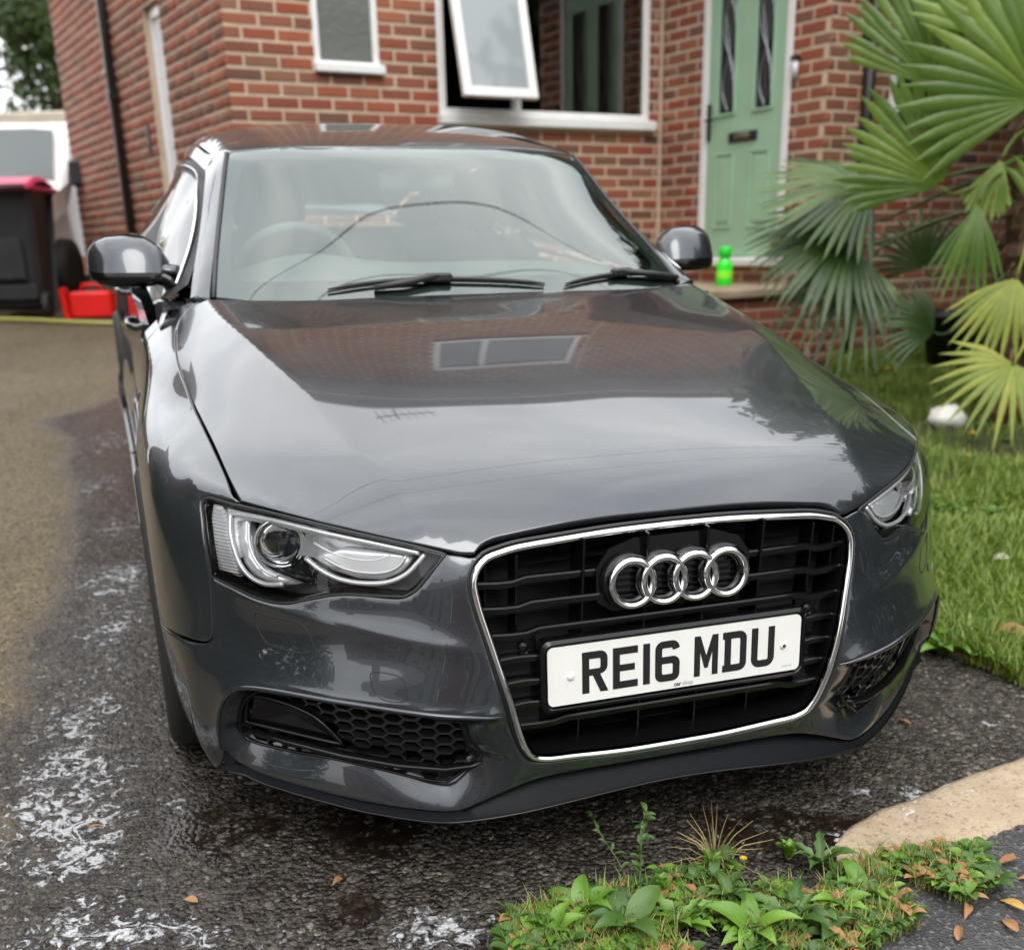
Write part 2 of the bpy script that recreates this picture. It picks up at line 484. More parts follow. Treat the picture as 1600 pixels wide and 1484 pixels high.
# ---- smooth body surface from measured points (half body, mirrored)
# half-body targets, x>=0 ; columns 0..6 from centre to shoulder
FR=[ # rows from nose edge down; each 7 columns
 [(0,.062,.700),(.18,.063,.697),(.355,.076,.682),(.455,.106,.688),(.58,.175,.709),(.69,.276,.722),(.797,.408,.718)],
 [(0,.045,.655),(.18,.045,.655),(.375,.058,.648),(.468,.096,.648),(.59,.162,.655),(.695,.258,.665),(.803,.368,.662)],
 [(0,.030,.60),(.18,.030,.60),(.385,.042,.595),(.478,.080,.595),(.600,.150,.597),(.702,.240,.597),(.806,.346,.592)],
 [(0,.005,.50),(.18,.005,.50),(.370,.012,.50),(.480,.044,.50),(.602,.120,.50),(.712,.218,.49),(.820,.330,.480)],
 [(0,-.010,.42),(.18,-.010,.42),(.350,-.008,.415),(.470,.008,.420),(.602,.085,.420),(.716,.187,.410),(.833,.316,.402)],
 [(0,-.010,.32),(.18,-.010,.32),(.340,-.006,.315),(.462,.015,.305),(.600,.095,.300),(.721,.198,.300),(.844,.314,.320)],
 [(0,.000,.21),(.18,.000,.21),(.360,.006,.205),(.467,.028,.205),(.600,.118,.205),(.713,.212,.215),(.838,.326,.240)],
 [(0,.012,.13),(.18,.012,.13),(.355,.020,.13),(.460,.045,.13),(.590,.130,.13),(.700,.225,.14),(.815,.340,.16)],
]
TP=[ # rows from behind the nose edge back
 [(0,.150,.765),(.18,.152,.761),(.35,.165,.752),(.462,.180,.744),(.590,.235,.735),(.712,.315,.730),(.802,.440,.734)],
 [(0,.300,.815),(.18,.300,.812),(.37,.312,.801),(.505,.327,.790),(.630,.365,.769),(.748,.430,.750),(.813,.530,.753)],
 [(0,.500,.862),(.19,.500,.859),(.39,.500,.847),(.541,.500,.828),(.658,.520,.806),(.761,.600,.788),(.823,.680,.774)],
 [(0,.800,.921),(.20,.800,.918),(.42,.800,.909),(.604,.802,.897),(.700,.810,.862),(.774,.830,.822),(.828,.900,.793)],
 [(0,1.02,.951),(.21,1.02,.949),(.44,1.03,.941),(.642,1.04,.932),(.722,1.05,.898),(.779,1.06,.864),(.829,1.12,.818)],
 [(0,1.17,.972),(.22,1.18,.970),(.45,1.21,.964),(.666,1.24,.953),(.730,1.26,.926),(.778,1.28,.889),(.833,1.32,.840)],
 [(0,1.40,1.00),(.22,1.42,1.00),(.46,1.46,.995),(.680,1.50,.985),(.735,1.52,.955),(.785,1.54,.908),(.835,1.60,.860)],
]
# side rows: per FR row index 0..6 ; stations behind column 6 (rows of TP then further back)
SY=[.44,.53,.68,.90,1.12,1.32,1.60, 2.2,3.0,3.7,4.2,4.55]
S_top=[(.835,2.2,.885),(.845,3.0,.905),(.852,3.7,.925),(.80,4.2,.930),(.70,4.6,.93)]
def side_pt(r,k):
    # r 1..6, k station index ; returns x,y,z
    y=SY[k]
    X={1:[.846,.868,.878,.882,.872,.862,.854,.846,.848,.868,.83,.74],
       2:[.852,.888,.900,.903,.894,.884,.874,.865,.868,.888,.855,.77],
       3:[.868,.896,.904,.908,.900,.893,.886,.880,.880,.895,.865,.79],
       4:[.872,.896,.905,.908,.903,.896,.893,.892,.90,.91,.88,.80],
       5:[.868,.889,.900,.903,.900,.895,.893,.892,.895,.905,.875,.80],
       6:[.856,.872,.882,.888,.888,.885,.882,.88,.882,.885,.86,.79],
       7:[.828,.842,.855,.86,.86,.86,.855,.855,.86,.86,.84,.77]}[r][k]
    Z={1:[.685,.712,.732,.745,.755,.762,.77,.785,.80,.81,.82,.82],
       2:[.605,.620,.635,.645,.65,.655,.66,.67,.68,.69,.70,.70],
       3:[.492,.505,.515,.52,.52,.52,.52,.52,.53,.55,.56,.56],
       4:[.405,.412,.42,.42,.42,.42,.42,.42,.42,.43,.44,.44],
       5:[.318,.318,.32,.32,.32,.31,.30,.30,.30,.31,.32,.32],
       6:[.222,.21,.20,.20,.20,.19,.18,.18,.19,.21,.24,.25],
       7:[.15,.14,.14,.14,.14,.14,.14,.14,.14,.15,.18,.20]}[r][k]
    if k==0: y=[0,.45,.41,.40,.385,.38,.39,.41][r]
    if k==1: y=[0,.53,.515,.505,.50,.50,.51,.53][r]
    return (X,y,Z)
def build_body_cage():
    V=[];idx={}
    def v(key,p):
        if key not in idx: idx[key]=len(V);V.append(p)
        return idx[key]
    faces=[]
    # top grid incl FR[0]
    top=[FR[0]]+TP
    for j,row in enumerate(top):
        for i,p in enumerate(row): v(('t',j,i),p)
    for j in range(len(top)-1):
        for i in range(6): faces.append([idx[('t',j,i)],idx[('t',j,i+1)],idx[('t',j+1,i+1)],idx[('t',j+1,i)]])
    def fkey(r,i): return ('t',0,i) if r==0 else ('f',r,i)
    for r in range(1,8):
        for i in range(7): v(('f',r,i),FR[r][i])
    for r in range(7):
        for i in range(6): faces.append([idx[fkey(r+1,i)],idx[fkey(r+1,i+1)],idx[fkey(r,i+1)],idx[fkey(r,i)]])
    def skey(r,k): # k=-1 is column 6 of front
        if k==-1: return fkey(r,6)
        if r==0:
            return ('t',k+1,6) if k<7 else ('st',k)
        return ('s',r,k)
    for k in range(7,12): v(('st',k),S_top[k-7])
    for r in range(1,8):
        for k in range(12): v(('s',r,k),side_pt(r,k))
    for r in range(7):
        for k in range(-1,11): faces.append([idx[skey(r+1,k)],idx[skey(r+1,k+1)],idx[skey(r,k+1)],idx[skey(r,k)]])
    n=len(V);T=np.array(V,float)
    # mirror
    mir={i:(i if T[i,0]<1e-6 else None) for i in range(n)}
    VV=[tuple(t) for t in T];m={}
    for i in range(n):
        if T[i,0]<1e-6: m[i]=i
        else: m[i]=len(VV);VV.append((-T[i,0],T[i,1],T[i,2]))
    FF=faces+[[m[a] for a in reversed(f)] for f in faces]
    cr={}
    def ce(a,b,w):
        cr[(idx[a],idx[b])]=w; cr[(m[idx[a]],m[idx[b]])]=w
    for j,w in enumerate([.45,.50,.66,.75,.8,.8,.8]): ce(('t',j,3),('t',j+1,3),w)
    for j in range(7): ce(('t',j,6),('t',j+1,6),.66 if j else .6)
    for i in range(6): ce(('t',0,i),('t',0,i+1),[.55,.58,.62,.7,.74,.74][i])
    for k in range(6,11): ce(skey(0,k),skey(0,k+1),.6)
    return np.array(VV),FF,cr
def subd(V,F,levels,creases=None):
    me=bpy.data.meshes.new('tmp');me.from_pydata([tuple(v) for v in V],[],F)
    if creases:
        at=me.attributes.new('crease_edge','FLOAT','EDGE')
        cs={tuple(sorted(k)):w for k,w in creases.items()}
        for e in me.edges:
            w=cs.get(tuple(sorted(e.vertices)))
            if w: at.data[e.index].value=w
    ob=bpy.data.objects.new('tmp',me);bpy.context.scene.collection.objects.link(ob)
    md=ob.modifiers.new('s','SUBSURF');md.levels=levels;md.render_levels=levels;md.boundary_smooth='PRESERVE_CORNERS'
    md.use_limit_surface=True
    dg=bpy.context.evaluated_depsgraph_get();ev=ob.evaluated_get(dg);m2=ev.to_mesh()
    P=np.empty(len(m2.vertices)*3);m2.vertices.foreach_get('co',P);P=P.reshape(-1,3)
    FF=[tuple(p.vertices) for p in m2.polygons]
    N=np.empty(len(m2.vertices)*3);m2.vertices.foreach_get('normal',N);N=N.reshape(-1,3)
    ev.to_mesh_clear();bpy.data.objects.remove(ob);bpy.data.meshes.remove(me)
    return P,FF,N
def interpolate_cage(V,F,iters=6,creases=None,gain=.9):
    C=V.copy()
    for _ in range(iters):
        P,_,_=subd(C,F,2,creases)
        C=C+gain*(V-P[:len(V)])
    return C
V_, F_, CR_ = build_body_cage()
C_ = interpolate_cage(V_, F_, 6, CR_)
BODY = Base(*subd(C_, F_, 5, CR_))
# greenhouse
GR = [
 [(0,1.17,.950),(.28,1.20,.951),(.52,1.28,.953),(.664,1.372,.957),(.700,1.352,.958),(.742,1.38,.948),(.780,1.40,.930)],
 [(0,1.33,1.050),(.275,1.35,1.050),(.50,1.43,1.048),(.635,1.51,1.045),(.672,1.50,1.030),(.740,1.56,.985),(.788,1.58,.932)],
 [(0,1.56,1.186),(.26,1.58,1.185),(.465,1.655,1.178),(.587,1.725,1.168),(.625,1.735,1.140),(.715,1.78,1.04),(.792,1.80,.935)],
 [(0,1.79,1.309),(.25,1.805,1.308),(.43,1.86,1.304),(.538,1.915,1.294),(.575,1.94,1.262),(.685,1.98,1.11),(.797,2.0,.940)],
 [(0,2.05,1.368),(.25,2.06,1.364),(.42,2.09,1.350),(.528,2.13,1.328),(.566,2.16,1.295),(.672,2.2,1.15),(.802,2.22,.945)],
 [(0,2.45,1.391),(.25,2.45,1.388),(.43,2.45,1.373),(.545,2.45,1.346),(.585,2.45,1.312),(.680,2.45,1.16),(.806,2.5,.950)],
 [(0,2.95,1.372),(.25,2.95,1.369),(.42,2.95,1.352),(.535,2.95,1.325),(.575,2.95,1.293),(.675,2.95,1.15),(.812,3.0,.955)],
 [(0,3.40,1.300),(.25,3.40,1.297),(.41,3.40,1.285),(.505,3.40,1.262),(.545,3.42,1.232),(.655,3.45,1.11),(.80,3.5,.965)],
 [(0,3.90,1.150),(.25,3.90,1.147),(.40,3.90,1.136),(.480,3.92,1.118),(.525,3.95,1.095),(.640,3.98,1.03),(.765,4.0,.955)],
 [(0,4.32,1.010),(.25,4.32,1.008),(.40,4.32,1.002),(.490,4.33,.994),(.560,4.35,.985),(.650,4.37,.965),(.73,4.35,.940)],
 [(0,4.60,.950),(.25,4.60,.950),(.40,4.59,.948),(.490,4.57,.945),(.560,4.56,.942),(.640,4.54,.93),(.70,4.52,.92)]]
def build_green():
    V = []; n = 7
    for r in GR: V += r
    F = [(j * n + i, j * n + i + 1, (j + 1) * n + i + 1, (j + 1) * n + i) for j in range(len(GR) - 1) for i in range(6)]
    m = {}; VV = list(V)
    for i, p in enumerate(V):
        if p[0] < 1e-6: m[i] = i
        else: m[i] = len(VV); VV.append((-p[0], p[1], p[2]))
    cr = {}
    for j in range(len(GR) - 1):
        for c, w in ((3, .80), (4, .42)):
            a, b = j * n + c, (j + 1) * n + c
            cr[(a, b)] = w; cr[(m[a], m[b])] = w
    for i in range(6):
        for j, w in ((3, .3), (7, .25), (9, .3)):
            a, b = j * n + i, j * n + i + 1; cr[(a, b)] = w; cr[(m[a], m[b])] = w
    return np.array(VV, float), F + [tuple(m[a] for a in reversed(f)) for f in F], cr
V_, F_, CR_ = build_green()
C_ = interpolate_cage(V_, F_, 6, CR_)
GREEN = Base(*subd(C_, F_, 5, CR_))

car = empty('parked_car')
tag(car, 'dark grey metallic hatchback with four chrome rings, parked on the wet driveway', 'car')
car.matrix_world = CAR_M
BELT = Proj(BODY, 'belt'); TOP = Proj(BODY, 'par', (0, -.12, 1)); FEN = Proj(BODY, 'par', (.75, -.25, .6)); SIDE = Proj(BODY, 'par', (1, 0, .12))
GTOP = Proj(GREEN, 'par', (0, -.25, 1)); GSIDE = Proj(GREEN, 'par', (1, 0, .35))

# ---- measured outlines (x>=0 half, on the surface)
GRILLE = [(0, .061, .701), (.127, .062, .699), (.247, .064, .691), (.305, .069, .685), (.333, .069, .679), (.357, .068, .672), (.378, .061, .655), (.389, .055, .631), (.387, .043, .596), (.369, .018, .519), (.347, 0, .433), (.324, 0, .347), (.311, 0, .314), (.294, 0, .291), (.266, 0, .281), (.203, 0, .277), (.10, 0, .271), (0, 0, .270)]
HL = [(.420, .084, .673), (.458, .083, .631), (.475, .085, .612), (.496, .089, .599), (.552, .121, .5975), (.582, .139, .597), (.610, .157, .592), (.649, .184, .578), (.685, .214, .564), (.730, .260, .564), (.770, .304, .575), (.801, .338, .586), (.803, .354, .632), (.801, .380, .679), (.799, .403, .709), (.794, .404, .7175), (.784, .394, .7210), (.766, .369, .7205), (.736, .331, .7190), (.692, .276, .7180), (.634, .216, .713), (.556, .158, .701), (.477, .113, .686)]
SHUT = [(.700, 1.345, .961), (.722, 1.343, .945), (.745, 1.330, .924), (.762, 1.288, .903), (.772, 1.212, .887), (.779, 1.115, .871), (.781, 1.011, .852), (.777, .896, .833), (.774, .791, .815), (.766, .672, .799), (.758, .569, .782), (.746, .422, .748), (.736, .333, .7195)]
def B2(p): return BELT.to2(p)
def half2full(pts):   # pts from x=0 (first) to x=0 (last) on the right half -> closed loop
    return pts + [(-a, b) for a, b in pts[::-1] if abs(a) > 1e-6]

# belt-space curves
def phiz(l): return [(math.radians(a) * 1.25, z) for a, z in l]
BLADE = phiz([(39.05, .252), (38.95, .285), (38.64, .322), (38.05, .360), (36.8, .391), (35.1, .404), (31.7, .413), (27.8, .417), (23.7, .416), (18.9, .407), (14.6, .391)])
OPEN = phiz([(18.0, .378), (22.7, .397), (28.9, .401), (32.4, .393), (35.5, .383), (36.8, .353), (37.5, .302), (37.2, .272), (33.7, .264), (29.6, .269), (25.0, .264), (21.0, .252), (19.2, .250), (17.1, .288), (16.6, .303), (17.3, .319)])
LIPP = phiz([(39.05, .252), (38.7, .226), (36.3, .203), (33.2, .196), (29.5, .192), (25.5, .190), (22.2, .191), (18.2, .195), (17.2, .203), (15.1, .222), (14.0, .231), (12.1, .243), (9.3, .248), (3., .248), (0., .248)])
RIDGE = phiz([(37.3, .566), (35.1, .561), (31.5, .553), (27.2, .546), (23.4, .536), (19.8, .525), (17.0, .515)])
OPENS = [(p.x, p.y) for p in spline([(*p, 0) for p in OPEN], .006, True, (0, 12, 14))]
BLS = [(p.x, p.y) for p in spline([(*p, 0) for p in BLADE], .01)]
LPS = [(p.x, p.y) for p in spline([(*p, 0) for p in LIPP], .01)]
RDS = [(p.x, p.y) for p in spline([(*p, 0) for p in RIDGE], .01)]
FRAME = BLS + LPS[::1][1:]
def sstep(x): x = np.clip(x, 0, 1); return x * x * (3 - 2 * x)
BLA = np.array(BLS)[::-1]   # increasing? sorted by u for interp
def bumper_disp(U):
    U = np.abs(U) * [1, 1] if False else np.column_stack([np.abs(U[:, 0]), U[:, 1]])
    d = np.zeros(len(U))
    # character line under the headlight
    dr = pdist(U, RDS); ur = np.interp(U[:, 0], [p[0] for p in RDS[::-1]], [p[1] for p in RDS[::-1]])
    fade = sstep((U[:, 0] - .33) / .12) * sstep((.84 - U[:, 0]) / .10)
    up = U[:, 1] > ur
    d += fade * .0075 * np.where(up, np.exp(-dr / .020), np.exp(-dr / .045))
    # blade above the intake
    db = pdist(U, BLS); ub = np.interp(U[:, 0], [p[0] for p in BLS[::-1]], [p[1] for p in BLS[::-1]])
    inside = (U[:, 1] < ub) & (U[:, 0] < .86)
    out_ = .009 * np.exp(-(db / .020) ** 1.3)
    # recess between frame and opening
    do = pdist(U, OPENS, True); dF = np.minimum(pdist(U, BLS), pdist(U, LPS))
    inner = U[:, 0] < .40
    reg = inside & (U[:, 0] > .22)
    t = np.clip(do / (do + dF + 1e-6), 0, 1)
    belowo = U[:, 1] < .30
    depth = np.where(belowo, .050, .030)
    # left/inner side: distance fade towards the grille
    fadeg = sstep((U[:, 0] - .285) / .09)
    rec = depth * (1 - t) ** 1.25 * fadeg
    lead = np.exp(-(db / .007) ** 2) * .002
    d += np.where(inside, out_ * np.exp(-(db / .010)), out_) * sstep((U[:, 0] - .30) / .05) + lead * fadeg
    d -= np.where(reg, rec, 0)
    # centre: paint strip below the grille rolls under
    return d
# ---- bumper
gl = outline2(BELT, GRILLE, .008, False)
gl[0] = (0, gl[0][1]); gl[-1] = (0, gl[-1][1])
GRL = half2full(gl)
hlb = [HL[i] for i in range(0, 12)]
seam = [(.801, .338, .5855), (.804, .330, .54), (.809, .320, .486), (.813, .319, .470), (.823, .327, .461), (.838, .350, .455), (.867, .400, .450), (.896, .545, .432)]
ARC = [(.9, .885 - .352 * math.cos(math.radians(a)), .335 + .352 * math.sin(math.radians(a))) for a in (14, 0, -12, -24, -33)]
gap_pts = [(.357, .068, .672), (.370, .066, .6665), (.396, .075, .6705), (.420, .084, .6735)]
# bumper outer loop (half): from grille top corner, along bonnet front edge, headlight underside, seam, arch, lip
bl_ = [BELT.to2(p) for p in gap_pts[:-1]] + [BELT.to2(p) for p in hlb] + [BELT.to2(p) for p in seam[1:]] + [BELT.to2(p) for p in ARC]
bl_ += [(.965, .150), (.93, .155), (.90, .175), (.872, .205)] + LIPP[0:0]
half = [(p.x, p.y) for p in spline([(*p, 0) for p in bl_], .012, False, (3, 14, 21, 26))] + [(p[0], p[1]) for p in LPS[1:]]
# the bumper loop runs: top corner -> ... -> lip -> x=0 then mirrored; the top between the corners is the grille hole edge
tc_ = [p for p in GRL]
# cut: grille outline upper part is the loop edge (no paint above the grille), so build as outer loop that follows the grille sides inwards
ui = min(range(len(gl)), key=lambda i: (gl[i][0] - half[0][0]) ** 2 + (gl[i][1] - half[0][1]) ** 2)
side_g = gl[ui:]                                   # grille side and bottom down to x=0
half_loop = side_g[::-1] + half                    # x=0 grille bottom -> up the side -> outer -> lip x=0
half_loop = [p for i, p in enumerate(half_loop) if i == 0 or (Vector(p) - Vector(half_loop[i - 1])).length > .002]
full_b = half_loop + [(-a, b) for a, b in half_loop[::-1] if abs(a) > 1e-5]
panel('front_bumper', BELT, PAINT, car, poly=full_b, holes=[OPENS, [(-a, b) for a, b in OPENS]], res=.0075, disp=bumper_disp, gap=.0015, flange=.014, hole_flange=.035)

# ---- bonnet, wings, headlights
bonnet_h = [(0, .075, .712), (.127, .076, .711), (.247, .078, .702), (.305, .080, .695), (.335, .081, .690), (.358, .078, .681), (.372, .070, .671), (.396, .076, .6725), (.420, .086, .676)] + [HL[i] for i in range(22, 17, -1)] + SHUT[::-1][0:12] + [(.690, 1.338, .962), (.655, 1.318, .963), (.45, 1.225, .965), (.22, 1.19, .970), (0, 1.178, .972)]
hb = outline2(TOP, bonnet_h, .012, False, (6, 13, 25, 26)); hb[0] = (0, hb[0][1]); hb[-1] = (0, hb[-1][1])
panel('bonnet', TOP, PAINT, car, poly=half2full(hb), res=.016, gap=.0022, flange=.02)
wing = SHUT + [HL[i] for i in (17, 16, 15, 14, 13, 12, 11)] + seam[1:] + [(.9, .885 - .352 * math.cos(math.radians(a)), .335 + .352 * math.sin(math.radians(a))) for a in (30, 50, 70, 90, 110, 130, 150, 170, 190, 205)] + [(.87, 1.23, .15), (.87, 1.33, .14), (.893, 1.365, .30), (.893, 1.385, .50), (.895, 1.40, .64), (.885, 1.42, .76), (.834, 1.45, .853), (.775, 1.45, .93), (.725, 1.39, .955)]
for s_ in (False, True):
    panel('front_wing', FEN, PAINT, car, outline=wing, res=.014, step=.011, corners=(0, 12, 19, 25, 36, 38, 45), gap=.002, flange=.02, mirror=s_)
# ---- grille: chrome frame, dark backing, slats, ribs
FRONT = Proj(BODY, 'par', (0, -1, 0))
def fpt(x, z, back=0.):
    h = FRONT.hit(x, z)
    return Vector((x, h[0].y + back, z))
GRF = [(x, z) for x, z in [(p.x, p.z) for p in spline(GRILLE, .012)]]
def grille_hw(z):       # half width of the opening at height z
    best = 0
    for (x0, z0), (x1, z1) in zip(GRF, GRF[1:]):
        if (z0 - z) * (z1 - z) <= 0 and abs(z1 - z0) > 1e-6: best = max(best, x0 + (x1 - x0) * (z - z0) / (z1 - z0))
    return best
loopF = [(x, z) for x, z in GRF]; loopF = loopF + [(-x, z) for x, z in loopF[::-1] if abs(x) > 1e-6]
lc = offset_poly(loopF, .0085)
surround = empty('grille', (0, 0, 0), 0, car)
path = [fpt(x, z, -.002) for x, z in lc]
MB().tube(path, .0066, closed=True, up=(0, -1, .12), prof=[(-1.2, -1), (-.1, -1), (.55, -.85), (.95, -.4), (1.05, .1), (.8, .6), (.35, .95), (-1.2, 1)]).build('chrome_frame', CHROME, surround, True)
lo = offset_poly(loopF, .001)
MB().tube([fpt(x, z, .006) for x, z in lo], .004, n=6, closed=True, up=(0, -1, 0)).build('rubber_seal', BLACKM, surround, True)
li = offset_poly(loopF, .0165); li2 = offset_poly(loopF, .024)
m = MB(); n = len(li)
V = [fpt(x, z, .004) for x, z in li] + [fpt(x, z, .040) for x, z in li2] + [fpt(x, z, .085) for x, z in li2]
F = [(i, (i + 1) % n, n + (i + 1) % n, n + i) for i in range(n)] + [(n + i, n + (i + 1) % n, 2 * n + (i + 1) % n, 2 * n + i) for i in range(n)]
m.add(V, F); m.build('inner_bezel', BLACKG, surround, True)
m = MB(); V = [fpt(x, z, .085) for x, z in li2]
ctr = len(V); V.append(Vector((0, .12, .48))); m.add(V, [(i, (i + 1) % n, ctr) for i in range(n)]); m.build('backing', DARK, surround)
SLZ = [.616, .573, .527, .484, .441, .399, .357]
def slat(z, x0, x1, kink=True):
    prof = [(1.0, -1.1), (1.25, -.6), (.9, 1.), (.2, 1.35), (-1.6, 1.1), (-2.2, .2), (-1.6, -.6)]
    xs = []
    if kink:
        w = x1; k0 = w - .075
        xs = [(-w, 0), (-w + .035, -.0015), (-k0 - .012, -.001), (-k0 + .012, .006)]
        q = 14
        for i in range(q + 1): xs.append((-k0 + .012 + (2 * k0 - .024) * i / q, .0065))
        xs += [(k0 - .012, .006), (k0 + .012, -.001), (w - .035, -.0015), (w, 0)]
        xs = [p for i, p in enumerate(xs) if i == 0 or p[0] - xs[i - 1][0] > .001]
    else:
        q = 5; s = 1 if x1 > 0 else -1
        xs = [(x0 + (x1 - x0) * i / q, .002 * math.sin(PI * i / q)) for i in range(q + 1)]
    pts = [fpt(x, z + dz, .016 if abs(dz) > .004 else .019) for x, dz in xs]
    return MB().tube(pts, .0062, up=(0, -1, 0), prof=prof)
for k, z in enumerate(SLZ):
    w = grille_hw(z) - .018
    if k == 0 or k == 1:
        o = slat(z, -w, w).build('slat', BLACKG, surround); autosmooth(o, 30)
    elif k == 2 or k == 6:
        o = slat(z, -w, w).build('slat', BLACKG, surround); autosmooth(o, 30)
    else:
        for s in (-1, 1):
            a, b = (.272, w) if s > 0 else (-w, -.272)
            o = slat(z, a, b, False).build('slat', BLACKG, surround); autosmooth(o, 30)
for x in (-.355, -.30, -.18, -.06, .06, .18, .30, .355):
    ax = abs(x); zt = .69 if ax < .3 else .665; zb = .285 if ax < .28 else (.42 if ax < .33 else .50)
    m = MB(); m.bbox((x - .0022, .03 + (ax ** 2) * .3, zb), (x + .0022, .10, zt), .001); m.build('rib', BLACKG, surround)
# upper closed band and horizontal shelves behind the slats
m = MB()
for z in (.648, .598, .55, .32):
    w = grille_hw(z) - .02
    m.add([fpt(-w, z, .045), fpt(w, z, .045), fpt(w, z - .012, .09), fpt(-w, z - .012, .09)], [(0, 1, 2, 3)])
m.build('rear_shelf', BLACKG, surround)
# panels beside the plate
for s in (-1, 1):
    pts = [(s * .268, .520), (s * (grille_hw(.52) - .02), .520), (s * (grille_hw(.36) - .02), .36), (s * .268, .36)]
    V = [fpt(x, z, .030) for x, z in pts]; m = MB(); m.add(V, [(0, 1, 2, 3) if s < 0 else (3, 2, 1, 0)]); m.build('side_panel', BLACKG, surround)
# parking sensors
def sensor(p, n, r=.0095, M=BLACKG, name='parking_sensor', par=car):
    n = Vector(n).normalized(); q = n.to_track_quat('Z', 'Y'); mm = MB()
    mm.lathe([(0, .0012), (r * .72, .0012), (r * .8, .0), (r * .86, -.0012), (r * .92, 0), (r, .0008), (r * 1.03, -.004)], 24)
    V = [q @ Vector(v) + Vector(p) for v in mm.V]
    return mesh_obj(name, V, mm.F, M, par, True)
for s in (-1, 1):
    sensor(fpt(s * .293, .4985, .027), (0, -1, .1), .0105)
    h = BELT.hit(math.radians(34.17) * 1.25, .468); p, nn = h
    sensor(Vector((s * p.x, p.y, p.z)) + Vector((s * nn.x, nn.y, nn.z)) * .0015, (s * nn.x, nn.y, nn.z), .0095, PAINT)

# ---- emblem: four interlinked rings on a black carrier
badge = empty('badge', (0, 0, 0), 0, car)
Mt = Matrix.Translation((0, .018, .604)) @ Matrix.Rotation(-math.radians(9), 4, 'X')
def ringobj(cx, k):
    R, r = .0412, .0068
    prof = [(R - r, .006), (R - r, -.002), (R - r * .72, -.0062), (R - r * .2, -.0085), (R + r * .35, -.0080), (R + r * .8, -.0050), (R + r, -.0005), (R + r, .006)]
    m = MB(); m.lathe(prof, 64, 'y', (cx, -.0004 * (k % 2), 0))
    return mesh_obj('ring', [Mt @ Vector(v) for v in m.V], m.F, CHROME, badge, True)
for k in range(4): ringobj((k - 1.5) * .0628, k)
m = MB()
for k in range(4):
    R = .0412; m.lathe([(R - .0105, .03), (R - .0105, .0045), (R + .0105, .0045), (R + .0115, .03)], 48, 'y', ((k - 1.5) * .0628, 0, 0))
mesh_obj('ring_carrier', [Mt @ Vector(v) for v in m.V], m.F, BLACKG, badge, True)
m = MB()
pl = [(-.155, -.032), (-.125, -.052), (.125, -.052), (.155, -.032), (.155, .03), (.13, .062), (.08, .078), (-.08, .078), (-.13, .062), (-.155, .03)]
m.prism([(a, b) for a, b in pl], .020, .03, lambda a, b, h: Mt @ Vector((a, h, b)))
for k in range(4):
    for j in range(6):
        zc = -.028 + j * .0115; hw = .024
        m.box(((k - 1.5) * .0628 - hw, .012, zc), ((k - 1.5) * .0628 + hw, .021, zc + .0022), Mt)
m.build('carrier_plate', BLACKG, badge)

# ---- number plate
PLT = Matrix.Translation((0, -.001, .449)) @ Matrix.Rotation(-math.radians(6.26), 4, 'X')
plate = empty('number_plate', (0, 0, 0), 0, car)
WPL = mat('white_reflective_plate', (.78, .78, .75), .35, 0, .35)
_t, _b = nodes(WPL); _v = texco(_t)
L(_t, mixc(_t, mapr(_t, noi(_t, _v, 14, 6, .6), .42, .75, 0, .35), (.80, .80, .77), (.66, .63, .57)), _b.inputs['Base Color'])
def rrect(w, h, r, n=6):
    out = []
    for cx, cz, a0 in ((w / 2 - r, -h / 2 + r, -90), (w / 2 - r, h / 2 - r, 0), (-w / 2 + r, h / 2 - r, 90), (-w / 2 + r, -h / 2 + r, 180)):
        for i in range(n + 1):
            a = math.radians(a0 + 90 * i / n); out.append((cx + r * math.cos(a), cz + r * math.sin(a)))
    return out
pf = lambda a, b, h: PLT @ Vector((a, h, b))
MB().prism(rrect(.52, .111, .011), 0., .003, pf).build('plate', WPL, plate)
m = MB(); A_, B_ = rrect(.528, .119, .014), rrect(.545, .136, .018); n = len(A_)
V = [pf(a, b, .001) for a, b in A_] + [pf(a, b, -.002) for a, b in rrect(.533, .124, .016)] + [pf(a, b, .002) for a, b in B_] + [pf(a, b, .03) for a, b in B_] + [pf(a, b, .006) for a, b in A_]
F = []
for r_ in range(3): F += [(r_ * n + i, r_ * n + (i + 1) % n, (r_ + 1) * n + (i + 1) % n, (r_ + 1) * n + i) for i in range(n)]
F += [(4 * n + i, 4 * n + (i + 1) % n, (i + 1) % n, i) for i in range(n)] + [tuple(range(4 * n, 5 * n))]
m.add(V, F); autosmooth(m.build('plate_holder', BLACKG, car), 40)
INK = mat('black_lettering', (.012, .012, .013), .4)
def arc(cx, cy, r, a0, a1, n=7): return [(cx + r * math.cos(math.radians(a0 + (a1 - a0) * i / n)), cy + r * math.sin(math.radians(a0 + (a1 - a0) * i / n))) for i in range(n + 1)]
S = .014; H = .079; Wc = .050
